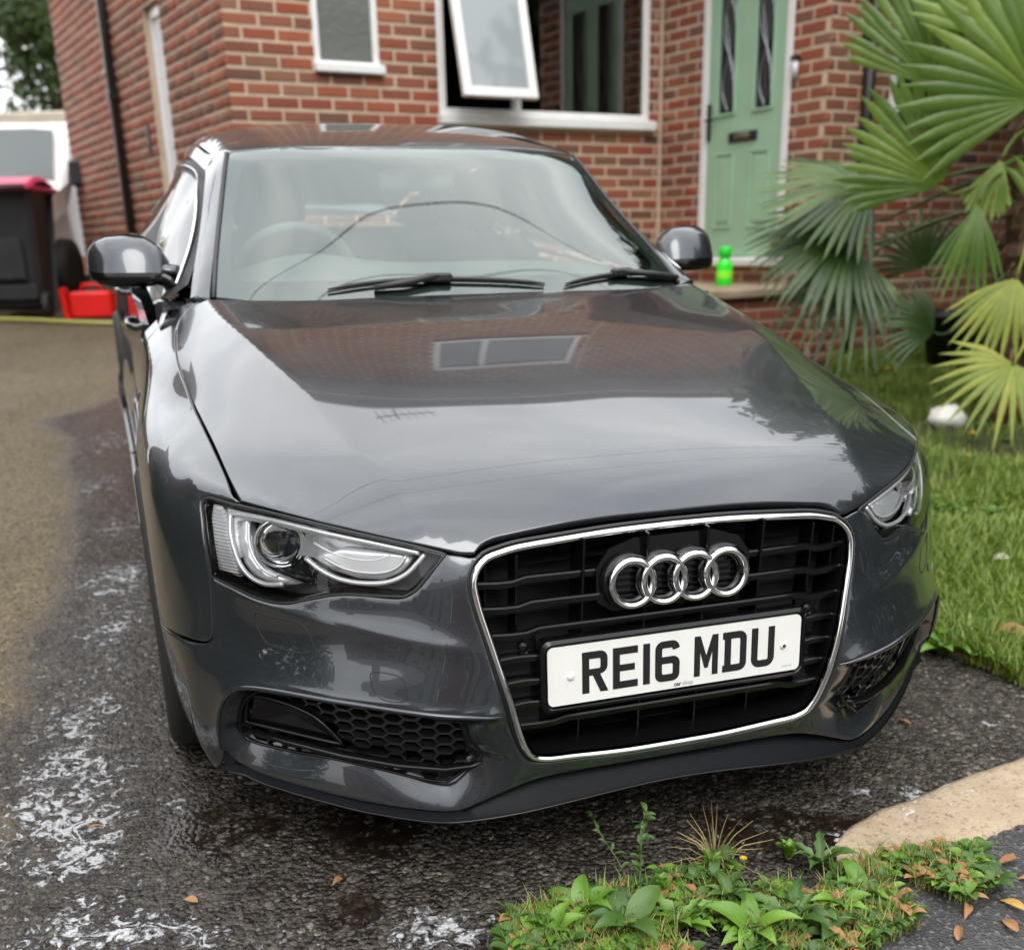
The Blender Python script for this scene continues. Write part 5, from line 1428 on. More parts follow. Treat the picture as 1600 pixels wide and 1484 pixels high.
UPVC = mat('white_window_plastic', (.80, .80, .79), .3, 0, .3); t, b = nodes(UPVC); L(t, mixc(t, mapr(t, noi(t, worldpos(t), 5, 6, .7), .5, .8, 0, .5), (.80, .80, .79), (.60, .585, .54)), b.inputs['Base Color'])
def tex_soft(m, sc, amt):
    t, b = nodes(m); c = tuple(b.inputs['Base Color'].default_value)[:3]
    L(t, mixc(t, mapr(t, noi(t, worldpos(t), sc, 5, .6), .35, .7, 0, 1), tuple(x * (1 - amt) for x in c), tuple(min(1, x * (1 + amt)) for x in c)), b.inputs['Base Color']); return m
PIPE = tex_soft(mat('black_downpipe', (.012, .012, .013), .35), 4, .3)
brick_cache = {}
def brick_mesh(ln):
    k = round(ln, 3)
    if k not in brick_cache:
        m = MB(); h = .0575; d = .006; c = .004
        V = [(0, 0, 0), (k, 0, 0), (k, 0, h), (0, 0, h), (0, -d + c, 0), (k, -d + c, 0), (k, -d + c, h), (0, -d + c, h), (c, -d, c), (k - c, -d, c), (k - c, -d, h - c), (c, -d, h - c)]
        V = [(x, y, z) for x, y, z in V]
        F = [(0, 1, 5, 4), (1, 2, 6, 5), (2, 3, 7, 6), (3, 0, 4, 7), (4, 5, 9, 8), (5, 6, 10, 9), (6, 7, 11, 10), (7, 4, 8, 11), (8, 9, 10, 11)]
        me = bpy.data.meshes.new('brick'); me.from_pydata(V, [], F); me.materials.append(BRICK); me.update(); brick_cache[k] = me
    return brick_cache[k]
ALLB = []      # (matrix local to house, length, screen area, visible)
def wall(org, ang, length, z0, z1, openings, phase, thick=.25, name='wall', vis=True, start_header=True, th_back=None):
    """wall face along local +x rotated by ang about z from org (house coords); outward normal is -y of that frame"""
    WM = Matrix.Translation(org) @ Matrix.Rotation(ang, 4, 'Z')
    # mortar body with openings
    xs = sorted({0, length} | {o[0] for o in openings} | {o[1] for o in openings}); zs = sorted({z0, z1} | {max(z0, o[2]) for o in openings} | {min(z1, o[3]) for o in openings})
    m = MB()
    inside = lambda a, b: any(o[0] < a < o[1] and o[2] < b < o[3] for o in openings)
    xs = [x for x in xs if 0 <= x <= length]
    def q(a, b, c_, d):
        n = len(m.V); m.add([WM @ Vector(p) for p in (a, b, c_, d)], [(0, 1, 2, 3)])
    for x0, x1 in zip(xs, xs[1:]):
        for a, b_ in zip(zs, zs[1:]):
            if not inside((x0 + x1) / 2, (a + b_) / 2):
                q((x0, -.002, a), (x1, -.002, a), (x1, -.002, b_), (x0, -.002, b_)); q((x0, thick, b_), (x1, thick, b_), (x1, thick, a), (x0, thick, a))
    for o in openings:
        a, b_, c_, d = max(o[0], 0), min(o[1], length), o[2], min(o[3], z1)
        q((a, 0, c_), (a, 0, d), (a, thick, d), (a, thick, c_)); q((b_, 0, d), (b_, 0, c_), (b_, thick, c_), (b_, thick, d)); q((a, 0, c_), (a, thick, c_), (b_, thick, c_), (b_, 0, c_)); q((a, 0, d), (b_, 0, d), (b_, thick, d), (a, thick, d))
    m.build(name, MORT, house)
    k0 = int(math.floor((z0 - .015) / .075)); k1 = int(math.ceil((z1 - .015) / .075))
    for k in range(k0, k1):
        zb = .015 + .075 * k + .0088
        if zb < z0 - .01 or zb + .065 > z1 + .01: continue
        off = phase if k % 2 else phase + .1125
        x = off - .225 * 3
        while x < length:
            a, b_ = max(x, 0) + (.0 if x <= 0 else .0085), min(x + .225, length) - (.0 if x + .225 >= length else .0085)
            segs = [(a, b_)]
            for o in openings:
                if o[2] < zb + .033 < o[3]:
                    ns = []
                    for s0, s1 in segs:
                        if o[1] <= s0 or o[0] >= s1: ns.append((s0, s1)); continue
                        if o[0] - s0 > .01: ns.append((s0, o[0] - .002))
                        if s1 - o[1] > .01: ns.append((o[1] + .002, s1))
                    segs = ns
            for s0, s1 in segs:
                if s1 - s0 < .03: continue
                jx, jy, jr = (random.random() - .5) * .003, (random.random() - .3) * .0035, (random.random() - .5) * .008
                Mx = WM @ Matrix.Translation((s0 + jx, -jy, zb + (random.random() - .5) * .002)) @ Matrix.Rotation(jr, 4, 'Y')
                ctr = HM @ (Mx @ Vector(((s1 - s0) / 2, -.012, .033))); px, py, d = w2px(ctr)
                a2 = 0
                if vis and d > 0 and -5 < px < 1605 and -5 < py < 470:
                    e0 = w2px(HM @ (Mx @ Vector((0, -.012, 0)))); e1 = w2px(HM @ (Mx @ Vector((s1 - s0, -.012, 0)))); e2 = w2px(HM @ (Mx @ Vector((0, -.012, .065))))
                    a2 = abs((e1[0] - e0[0]) * (e2[1] - e0[1]) - (e1[1] - e0[1]) * (e2[0] - e0[0]))
                    # hidden behind the car roof / wings
                    top = np.interp(px, [300, 340, 480, 640, 800, 860, 1000, 1085, 1210], [480, 225, 192, 190, 200, 215, 340, 440, 520])
                    if 300 < px < 1085 and py > top + 4: a2 = 0
                    if px > 1420 and py < 300: a2 *= .2
                ALLB.append((Mx, round(s1 - s0, 3), a2))
            x += .225
E_ = 6.05
GW = gz(0, 8) - .2
# front wall of the kitchen (faces the car)
SW = (.575, 1.01, 2.335, 3.30); MW = (1.44, 3.195, 2.06, 3.30); UW = (1.5, 3.2, 4.75, 5.62)
wall((0, 0, 0), 0, 3.332, GW, E_, [SW, MW, UW], .1107, name='front_wall')
wall((3.332, 0, 0), 0, 5.2, 3.40, E_, [], .1857, name='upper_wall')
# side wall (faces left); frame runs from the back to the front corner so outward is left
LS = 5.0
wall((0, LS, 0), -PI / 2, LS, GW, E_, [(LS - 1.76, LS - 1.33, .9, 2.93), (LS - 4.2, LS - 3.5, 4.0, 5.3)], .08, name='side_wall')
# door wall (faces left, from inner corner towards the camera)
wall((3.332, 0, 0), -PI / 2, 1.672, GW, 3.47, [(.462, 1.352, 1.11, 3.24)], .06, name='door_wall')
# projecting wall (faces the camera)
wall((3.332, -1.672, 0), 0, 5.2, GW, 3.47, [(.57, 2.30, 2.06, 2.72)], .17, name='projecting_wall')
ALLB.sort(key=lambda q: -q[2])
big = [q for q in ALLB if q[2] > 0][:300]; rest = ALLB[len(big):]
for Mx, ln, a2 in big:
    o = bpy.data.objects.new('brick', brick_mesh(ln)); COL.objects.link(o); o.parent = house; o.matrix_local = Mx
Vr, Fr = [], []; nb = 0
for Mx, ln, a2 in rest:
    me = brick_mesh(ln); A = np.array(Mx); co = np.array([v.co for v in me.vertices]); Vr.append(co @ A[:3, :3].T + A[:3, 3]); Fr.append(np.array([list(p.vertices) for p in me.polygons]) + nb); nb += len(co)
o = fastmesh('brickwork', np.concatenate(Vr), np.concatenate(Fr), BRICK, house); o['kind'] = 'stuff'
# quoin mortar bead at the inner corner
MB().bbox((3.29, -.02, GW), (3.322, -.004, E_), .003).build('corner_mortar', MORT, house)

def win_frame(par, x0, x1, z0, z1, y, w=.06, d=.06, M=UPVC, name='frame', mat_=None):
    m = MB(); T = mat_ or Matrix.Identity(4)
    m.bbox((x0, y, z0), (x0 + w, y + d, z1), .006, T); m.bbox((x1 - w, y, z0), (x1, y + d, z1), .006, T); m.bbox((x0 + w - .001, y + .002, z0), (x1 - w + .001, y + d - .002, z0 + w), .006, T); m.bbox((x0 + w - .001, y + .002, z1 - w), (x1 - w + .001, y + d - .002, z1), .006, T)
    return m.build(name, M, par)
PANE = glass_mat('window_glass', (.55, .60, .58), 2.3)
def pane(par, x0, x1, z0, z1, y, M=PANE, T=None, name='pane'):
    m = MB(); V = [(x0, y, z0), (x1, y, z0), (x1, y, z1), (x0, y, z1)]
    if T is not None: V = [T @ Vector(v) for v in V]
    m.add(V, [(0, 1, 2, 3)]); return m.build(name, M, par)
FROST = mat('patterned_glass', (.13, .14, .125), .12, 0, .4); t, b = nodes(FROST); bump(t, b, noi(t, worldpos(t), 38, 4, .6, .5), .5, .012)
# small window
w = empty('window', (0, 0, 0), 0, house)
win_frame(w, SW[0] - .005, SW[1] + .005, SW[2] + .03, SW[3], -.012, .04, .06); 
m = MB(); m.bbox((SW[0] - .012, -.055, SW[2] - .002), (SW[1] + .03, .02, SW[2] + .055), .008); m.build('sill', UPVC, w); pane(w, SW[0] + .03, SW[1] - .03, SW[2] + .07, SW[3], .015, FROST)
# main kitchen window
w = empty('window', (0, 0, 0), 0, house)
win_frame(w, 1.437, 3.198, 2.11, 3.30, -.015, .055, .07)
m = MB(); m.bbox((1.42, -.075, 2.055), (3.235, .02, 2.125), .010); m.build('sill', UPVC, w)
m = MB(); m.bbox((2.03, -.01, 2.16), (2.085, .05, 3.25), .006); m.build('mullion', UPVC, w)
pane(w, 2.085, 3.15, 2.16, 3.25, .01)
PH = math.radians(13.5)
TS = Matrix.Translation((0, -.02, 3.27)) @ Matrix.Rotation(-PH, 4, 'X')
sash = win_frame(w, 1.475, 2.045, -1.10, 0, -.03, .062, .045, name='sash', mat_=TS); pane(w, 1.53, 1.99, -1.04, -.06, -.008, mat('obscured_sky_glass', (.30, .33, .34), .08, 0, .5), TS)
mm = MB(); mm.bbox((1.82, -.0, -.98), (1.83, .012, -.94), .002, TS); mm.build('catch', CHROME, w)
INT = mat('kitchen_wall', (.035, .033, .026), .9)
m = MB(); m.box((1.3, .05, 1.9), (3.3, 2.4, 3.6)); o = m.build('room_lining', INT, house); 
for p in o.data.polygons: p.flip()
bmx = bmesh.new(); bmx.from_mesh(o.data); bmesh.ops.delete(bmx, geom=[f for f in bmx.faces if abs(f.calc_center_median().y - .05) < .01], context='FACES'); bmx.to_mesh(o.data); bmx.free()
CURT = tex_soft(mat('yellow_curtain', (.42, .38, .22), .9), 3, .2)
m = MB(); n = 26; V = []
for i in range(n + 1): V += [(2.93 + .20 * i / n, .14 + .018 * math.sin(i * 1.5), 2.14), (2.93 + .20 * i / n, .14 + .018 * math.sin(i * 1.5 + .4), 3.5)]
m.add(V, [(2 * i, 2 * i + 2, 2 * i + 3, 2 * i + 1) for i in range(n)]); m.build('curtain', CURT, house, True)
# upper windows
for U_ in (UW, ):
    w = empty('window', (0, 0, 0), 0, house); win_frame(w, U_[0], U_[1], U_[2], U_[3], -.012, .07, .06)
    if U_ is UW:
        m = MB(); m.bbox((2.02, -.01, U_[2] + .07), (2.10, .05, U_[3] - .07), .006); m.build('mullion', UPVC, w)
    pane(w, U_[0] + .06, U_[1] - .06, U_[2] + .06, U_[3] - .06, .02, mat('upper_glass', (.20, .22, .24), .05, 0, .6)); m = MB(); m.bbox((U_[0] - .03, -.07, U_[2] - .05), (U_[1] + .03, .02, U_[2] + .01), .01); m.build('sill', UPVC, w)
# side door: white frame deep in its opening
w = empty('door', (0, 0, 0), 0, house)
m = MB(); m.bbox((.055, 1.33, .95), (.11, 1.76, 2.90), .006); m.build('door_panel', mat('white_side_door', (.74, .74, .76), .35), w)
m = MB(); m.bbox((.035, 1.70, .95), (.10, 1.757, 2.91), .006); m.bbox((.035, 1.333, 2.85), (.10, 1.757, 2.92), .006); m.build('frame', UPVC, w)
m = MB(); m.bbox((-.018, 1.96, 2.02), (-.002, 2.02, 2.20), .004); m.build('doorbell_box', PIPE, house)
# lintel soffit of the side opening is plain mortar; downpipes on the side wall
def downpipe(x, y, z0, z1, r=.034, M=PIPE, name='downpipe', sy=1.):
    p = empty(name, (0, 0, 0), 0, house)
    m = MB(); m.tube([(x, y, z0), (x, y, z1)], r, n=14); m.build('pipe', M, p, True)
    z = z0 + .55
    while z < z1:
        m = MB(); m.bbox((x - r - .014, y - r - .008, z), (x + r + .014, y + r + .02, z + .035), .004); m.build('clip', M, p); z += 1.55
downpipe(-.045, 2.77, GW, E_)
downpipe(-.025, 2.95, GW + .2, E_, .022, tex_soft(mat('pale_cable_cover', (.50, .50, .44), .6), 3, .15), 'cable_cover')
downpipe(3.332 + .318, -1.672 - .052, GW, 3.38, .036)
# green front door in the door wall
GREEN_D = mat('pale_green_door', (.235, .385, .255), .38, 0, .25); t, b = nodes(GREEN_D)
L(t, mixc(t, mapr(t, noi(t, worldpos(t), 4, 5), .3, .7), (.31, .49, .33), (.35, .54, .37)), b.inputs['Base Color'])
_g = N(t, 'ShaderNodeMapping'); _g.inputs['Scale'].default_value = (90, 90, 3); L(t, worldpos(t), _g.inputs[0]); bump(t, b, noi(t, _g.outputs[0], 1, 4), .12, .002)
DM = Matrix.Translation((3.332, 0, 0)) @ Matrix.Rotation(-PI / 2, 4, 'Z')       # local x runs towards camera, -y outward
fd = empty('front_door', (0, 0, 0), 0, house)
m = MB(); m.bbox((.462, -.012, 1.13), (.524, .06, 3.22), .006, DM); m.bbox((1.290, -.012, 1.13), (1.352, .06, 3.22), .006, DM); m.bbox((.523, -.010, 3.155), (1.291, .058, 3.22), .006, DM); m.build('frame', UPVC, fd)
m = MB(); m.bbox((.44, -.075, 1.105), (1.375, .06, 1.165), .012, DM); m.build('threshold', UPVC, fd)
DX0, DX1, DZ0, DZ1 = .528, 1.286, 1.17, 3.15
leaf_open = [(.635, .800, 2.115, 3.02), (1.005, 1.170, 2.115, 3.02)]
m = MB(); xs = [DX0, .635, .80, 1.005, 1.17, DX1]; zs = [DZ0, 2.115, 3.02, DZ1]
for i, (a, b_) in enumerate(zip(xs, xs[1:])):
    for j, (c_, d) in enumerate(zip(zs, zs[1:])):
        if j == 1 and i in (1, 3): continue
        m.box((a, .002, c_), (b_, .045, d), DM)
m.build('leaf', GREEN_D, fd)
for a, b_, c_, d in leaf_open:
    m = MB(); r = .018
    for p, q in (((a - r, c_ - r), (b_ + r, c_)), ((a - r, d), (b_ + r, d + r)), ((a - r, c_ - .0005), (a, d + .0005)), ((b_, c_ - .0005), (b_ + r, d + .0005))): m.bbox((p[0], -.012, p[1]), (q[0], .004, q[1]), .005, DM)
    m.build('glazing_bead', GREEN_D, fd)
    LG = mat('leaded_glass', (.10, .11, .11), .10, 0, .5); t, b = nodes(LG); v = worldpos(t)
    bump(t, b, noi(t, v, 60, 3), .6, .01)
    gp = pane(fd, a, b_, c_, d, .022, LG, DM, 'leaded_pane')
    LEAD = mat('pewter_leading', (.42, .43, .43), .3, .8)
    m = MB(); cx = (a + b_) / 2; hw = (b_ - a) / 2
    for s in (-1, 1):
        for zc in (c_ + .20, c_ + .55):
            pts = [(cx + s * hw * .85 * math.sin(PI * i / 14) * (1 - .35 * i / 14), .016, zc - .18 + .36 * i / 14) for i in range(15)]; m.tube([DM @ Vector(p) for p in pts], .0055, n=4)
        m.tube([DM @ Vector(p) for p in ((cx + s * hw * .9, .016, c_), (cx + s * hw * .5, .016, c_ + .25), (cx, .016, c_ + .38), (cx - s * hw * .6, .016, c_ + .62), (cx - s * hw * .2, .016, d))], .005, n=4)
        m.tube([DM @ Vector((cx + s * hw * .72, .016, c_)), DM @ Vector((cx + s * hw * .72, .016, d))], .003, n=4)
    m.tube([DM @ Vector((cx, .016, c_)), DM @ Vector((cx, .016, d))], .004, n=4)
    m.build('leading', LEAD, fd)
for a in (.628, .990):
    for (x0, x1, z0, z1, o_) in ((a, a + .19, 1.36, 1.86, .0),):
        m = MB(); r = .014
        for p, q in (((x0, z0), (x1, z0 + r)), ((x0, z1 - r), (x1, z1)), ((x0, z0 + .0005), (x0 + r, z1 - .0005)), ((x1 - r, z0 + .0005), (x1, z1 - .0005))): m.bbox((p[0], -.009, p[1]), (q[0], .004, q[1]), .004, DM)
        m.bbox((x0 + .040, -.007, z0 + .040), (x1 - .040, .004, z1 - .040), .006, DM); m.build('raised_panel', GREEN_D, fd)
m = MB(); m.bbox((.765, -.016, 1.925), (1.055, .004, 1.985), .008, DM); lb = m.build('letter_plate', PIPE, fd)
m = MB(); m.bbox((.835, -.020, 1.935), (.985, -.0155, 1.975), .002, DM); m.build('flap', CHROME, fd)
m = MB(); m.bbox((.537, -.018, 1.95), (.567, .003, 2.19), .005, DM); m.tube([DM @ Vector(p) for p in ((.552, -.01, 2.08), (.552, -.05, 2.08), (.60, -.055, 2.08), (.66, -.05, 2.078))], .008, n=8); m.build('door_handle', PIPE, fd)
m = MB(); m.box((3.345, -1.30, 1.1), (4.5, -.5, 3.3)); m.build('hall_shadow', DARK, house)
# wall lamp beside the door
wl = empty('wall_lamp', (0, 0, 0), 0, house)
m = MB(); m.bbox((1.378, -.05, 2.355), (1.432, -.002, 2.385), .004, DM); m.build('cap', PIPE, wl)
m = MB(); m.tube([DM @ Vector((1.405, -.027, 2.26)), DM @ Vector((1.405, -.027, 2.355))], .021, n=12); m.build('shade', mat('lamp_glass', (.62, .64, .66), .2), wl, True)
# window in the projecting wall
X0 = 3.332; w = empty('window', (0, 0, 0), 0, house); T = Matrix.Translation((X0, -1.672, 0))
win_frame(w, .57, 2.30, 2.06, 2.72, -.014, .05, .06, mat_=T); m = MB(); m.bbox((.55, -.08, 2.035), (2.33, .02, 2.095), .01, T); m.build('sill', UPVC, w); m = MB(); m.bbox((1.25, -.01, 2.10), (1.31, .04, 2.67), .005, T); m.build('mullion', UPVC, w)
pane(w, .62, 2.25, 2.1, 2.68, .012, mat('dark_glass', (.012, .014, .014), .04, 0, .6), T)
m = MB(); m.bbox((.50, -.16, 2.70), (2.40, -.005, 2.80), .01, T); m.build('window_hood', UPVC, w)
# roof, fascia, gutter
SLATE = tex_soft(mat('grey_roof_tile', (.11, .09, .085), .7), 6, .3)
m = MB(); ov = .32
m.add([(-ov, -ov, E_), (8.6, -ov, E_), (8.6, 6, E_), (-ov, 6, E_)], [(3, 2, 1, 0)]); m.build('soffit', UPVC, house)
m = MB(); m.add([(-ov, -ov, E_ + .12), (8.6, -ov, E_ + .12), (8.6, 2.9, E_ + 1.9), (-ov, 2.9, E_ + 1.9), (8.6, 6, E_ + .12), (-ov, 6, E_ + .12)], [(0, 1, 2, 3), (3, 2, 4, 5), (0, 3, 5)]); m.build('roof', SLATE, house)
m = MB(); m.bbox((-ov, -ov - .03, E_ + .003), (8.6, -ov, E_ + .17), .005); m.build('fascia', UPVC, house)
m = MB(); m.tube([(-ov, -ov - .09, E_ + .12), (8.6, -ov - .09, E_ + .12)], .055, n=8); m.build('gutter', PIPE, house)
# lean-to roof over the entrance
m = MB(); m.add([(3.10, -1.90, 3.46), (8.6, -1.90, 3.46), (8.6, -.003, 4.05), (3.10, -.003, 4.05)], [(0, 1, 2, 3)]); m.add([(3.10, -1.90, 3.40), (8.6, -1.90, 3.40), (8.6, -.003, 3.40), (3.10, -.003, 3.40)], [(3, 2, 1, 0)]); m.add([(3.10, -1.90, 3.46), (3.10, -.003, 4.05), (3.10, -.003, 3.40), (3.10, -1.90, 3.40)], [(0, 1, 2, 3)]); m.build('porch_roof', SLATE, house)
# aerial on the roof edge (seen mirrored in the bonnet)
ae = empty('television_aerial', (0, 0, 0), 0, house)
m = MB(); m.tube([(.9, .3, E_ + .2), (.9, .3, E_ + 1.25)], .02, n=6); m.tube([(.55, .3, E_ + 1.15), (1.55, .3, E_ + 1.15)], .012, n=5)
for i in range(7): m.tube([(.62 + i * .14, .16, E_ + 1.16), (.62 + i * .14, .44, E_ + 1.16)], .007, n=4)
m.build('rods', ALLOY, ae)

# ---- doorstep
st = empty('doorstep', (0, 0, 0), 0, house)
o = mesh_obj('step_core', *(lambda m: (m.V, m.F))(MB().box((2.36, -1.60, GW), (3.325, -.30, .93))), MORT, st)
def mini_bricks(x0, x1, y, z0, z1, ang=0, org=None):
    k = 0; z = z0
    while z + .065 <= z1 + .02:
        x = x0 - (.1125 if k % 2 else 0)
        while x < x1:
            a, b_ = max(x, x0), min(x + .215, x1)
            if b_ - a > .04:
                o = bpy.data.objects.new('brick', brick_mesh(b_ - a)); COL.objects.link(o); o.parent = st; o.matrix_local = Matrix.Translation(org) @ Matrix.Rotation(ang, 4, 'Z') @ Matrix.Translation((a, 0, z))
            x += .225
        z += .075; k += 1
mini_bricks(0, .965, 0, .56, .91, 0, Vector((2.36, -1.602, 0))); mini_bricks(0, 1.3, 0, .56, .91, -PI / 2, Vector((2.358, -.30, 0)))
SLAB = tex_soft(mat('stone_step', (.36, .27, .19), .85), 6, .25)
m = MB(); m.bbox((2.32, -1.65, .925), (3.325, -.27, .985), .012); m.build('slab', SLAB, st)
m = MB(); m.bbox((1.95, -1.66, GW), (2.318, -.35, .76), .012); m.build('lower_step', SLAB, st)

# ================================================================== THINGS ON THE DRIVE
DIRT = lambda: None
BINM = tex_soft(mat('charcoal_bin_plastic', (.022, .023, .025), .5), 8, .2); PINK = tex_soft(mat('magenta_bin_lid', (.62, .03, .12), .45), 5, .2)
def wheelie_bin(x, y, rz, lid, label, group='wheelie bins'):
    p = empty('wheelie_bin', (x, y, gz(x, y)), rz); tag(p, label, 'wheelie bin', group)
    m = MB(); secs = [(.06, .40, .42, -.02), (.10, .44, .48, -.02), (.95, .54, .66, 0), (.99, .58, .72, 0), (1.00, .58, .72, 0)]
    V = []
    for z, w_, d, oy in secs:
        c = .04
        for sx, sy in ((-1, -1), (1, -1), (1, 1), (-1, 1)):
            for q in ((c, 0), (0, c)) if (sx * sy > 0) else ((0, c), (c, 0)):
                V.append((sx * (w_ / 2 - q[0]), sy * (d / 2 - q[1]) + oy, z))
    F = [tuple(range(7, -1, -1))] + [(r * 8 + i, r * 8 + (i + 1) % 8, r * 8 + 8 + (i + 1) % 8, r * 8 + 8 + i) for r in range(4) for i in range(8)]
    m.add(V, F); autosmooth(m.build('body', BINM, p), 30)
    m = MB(); m.bbox((-.13, -.30, .30), (.13, -.27, .62), .01); m.bbox((-.20, -.285, .14), (.20, -.20, .26), .01); m.build('moulding', BINM, p)
    m = MB(); m.tube([(-.26, -.37, .98), (-.26, -.44, 1.00), (.26, -.44, 1.00), (.26, -.37, .98)], .016, n=8); m.build('handle', BINM, p, True)
    m = MB(); V = []
    for i in range(9):
        a = i / 8; V += [(-.30, -.38 + .76 * a, 1.005 + .06 * math.sin(PI * a)), (-.27, -.38 + .76 * a, 1.03 + .07 * math.sin(PI * a)), (.27, -.38 + .76 * a, 1.03 + .07 * math.sin(PI * a)), (.30, -.38 + .76 * a, 1.005 + .06 * math.sin(PI * a))]
    m.add(V, [(i * 4 + j, i * 4 + j + 1, i * 4 + 5 + j, i * 4 + 4 + j) for i in range(8) for j in range(3)]); m.bbox((-.30, -.385, .985), (.30, .385, 1.02), .01); m.build('lid', lid, p)
    for s in (-1, 1):
        m = MB(); m.lathe([(0, -.02), (.05, -.022), (.095, -.025), (.10, -.015), (.10, .015), (.095, .025), (.05, .022), (0, .02)], 24, 'x', (s * .255, -.26, .10)); m.build('wheel', RUBBER, p, True)
    return p
wheelie_bin(-4.10, 10.0, .08, PINK, 'charcoal wheelie bin with a magenta lid, in front of the white van')
wheelie_bin(-4.84, 10.15, -.05, PINK, 'second charcoal bin with magenta lid, cut off by the left edge')
# red crate
RED = tex_soft(mat('red_plastic', (.75, .010, .008), .4), 7, .1)
p = empty('jerry_can', (-3.52, 9.9, gz(-3.52, 9.9)), .15); tag(p, 'small red plastic container on the ground beside the bin', 'container')
m = MB(); m.bbox((-.15, -.10, 0), (.20, .10, .215), .02); m.bbox((-.20, -.11, 0), (-.155, .09, .27), .015, Matrix.Rotation(-.10, 4, 'Y')); autosmooth(m.build('body', RED, p), 30)
m = MB(); m.tube([(-.06, 0, .21), (-.04, 0, .27), (.10, 0, .27), (.12, 0, .21)], .013, n=8); m.build('handle', RED, p, True)
m = MB(); m.lathe([(0, .03), (.03, .03), (.032, 0)], 16, 'z', (.165, 0, .215)); m.build('cap', BLACKM, p, True)
# hose
HOSE = mat('yellow_green_hose', (.36, .36, .10), .5)
pts = spline([(x, y, gz(x, y) + .022) for x, y in ((-7.5, 10.9), (-6, 10.3), (-5.2, 9.75), (-4.55, 9.62), (-4.17, 9.62), (-3.95, 9.6), (-3.82, 9.56), (-3.62, 9.50), (-3.46, 9.46), (-3.2, 9.42), (-2.9, 9.70), (-2.4, 9.6), (-1.7, 9.9))], .05)
o = MB().tube(pts, .018, n=8).build('garden_hose', HOSE, None, True); tag(o, 'thin yellow-green garden hose lying across the drive', 'hose')
# bottle on the step
p = empty('spray_bottle', HM @ Vector((3.02, -1.13, .985))); tag(p, 'bright fluorescent green plastic bottle standing on the doorstep', 'bottle')
NEON = mat('neon_green_plastic', (.01, .80, .02), .3, 0, .3)
m = MB(); m.lathe([(0, 0), (.052, 0), (.056, .01), (.056, .13), (.050, .155), (.034, .175), (.032, .19)], 24); m.build('body', NEON, p, True)
m = MB(); m.lathe([(.036, .188), (.044, .19), (.046, .21), (.046, .235), (.040, .255), (0, .26)], 20); m.build('cap', mat('darker_green_cap', (.01, .62, .03), .3), p, True)
m = MB(); m.lathe([(.0565, .05), (.0568, .052), (.0568, .10), (.0565, .102)], 24); m.build('label_band', mat('yellow_green_label', (.25, .90, .03), .4), p, True)

# ---- white van
van = empty('van', (-5.0, 10.5, gz(-5.0, 10.5)), .04); van.scale = (1, 1, .90); tag(van, 'white van parked nose-first towards the camera behind the bins', 'van')
VW = tex_soft(mat('white_van_paint', (.74, .74, .74), .3, 0, .6), 2, .05)
prof = [(.0, .45), (-.02, .62), (.02, .80), (.16, .98), (.62, 1.13), (.95, 1.22), (1.45, 1.72), (1.62, 1.82), (2.1, 1.90), (4.4, 1.92), (4.5, 1.80), (4.55, .45)]
m = MB(); V = []
for sx, tw in ((-1, 1), (-.86, .0), (.86, .0), (1, 1)):
    for y, z in prof:
        w_ = .90 - max(0, z - 1.1) * .16 - (.12 if y < .1 else 0)
        V.append((sx * w_, y + (.10 if abs(sx) == 1 and y < 2 else 0), z - (.03 if abs(sx) == 1 and z > 1 else 0)))
n = len(prof)
F = [(c * n + i, c * n + i + 1, (c + 1) * n + i + 1, (c + 1) * n + i) for c in range(3) for i in range(n - 1)] + [tuple(range(n - 1, -1, -1)), tuple(range(3 * n, 4 * n))]
m.add(V, F); autosmooth(m.build('body', VW, van), 50)
m = MB(); m.add([(-.80, .93, 1.222), (.80, .93, 1.222), (.70, 1.43, 1.73), (.5, 1.46, 1.755), (-.5, 1.46, 1.755), (-.70, 1.43, 1.73)], [(0, 1, 2, 3, 4, 5)]); m.V = [(x, y - .012, z + .012) for x, y, z in m.V]; m.build('windscreen', mat('van_glass', (.05, .07, .07), .06, 0, .2), van)
m = MB(); m.bbox((-.82, -.06, .25), (.82, .2, .60), .05); m.bbox((-.55, -.03, .60), (.55, .05, .74), .03); m.build('bumper', BLACKM, van)
for s in (-1, 1):
    m = MB(); m.add([(s * .50, -.03, .66), (s * .80, .06, .68), (s * .89, .35, .82), (s * .84, .42, .98), (s * .70, .20, .94), (s * .50, .06, .80)], [(0, 1, 2, 3, 4, 5) if s > 0 else (5, 4, 3, 2, 1, 0)]); m.build('headlight', mat('van_headlamp', (.25, .25, .25), .1, .6), van)
    m = MB(); m.bbox((min(s * .92, s * 1.08), .98, 1.15), (max(s * .92, s * 1.08), 1.10, 1.42), .03); m.build('wing_mirror', BLACKM, van)
    m = MB(); m.add([(s * .83, 1.15, 1.20), (s * .83, 2.3, 1.24), (s * .76, 2.25, 1.70), (s * .76, 1.62, 1.68)], [(0, 1, 2, 3)]); m.V = [(x + s * .02, y, z) for x, y, z in m.V]; m.build('side_window', DARK, van)
    for yy in (.85, 3.7):
        m = MB(); m.lathe([(0, -.10), (.2, -.10), (.31, -.09), (.32, 0), (.31, .09), (.2, .10), (0, .10)], 28, 'x', (s * .80, yy, .32)); m.build('wheel', RUBBER, van, True)
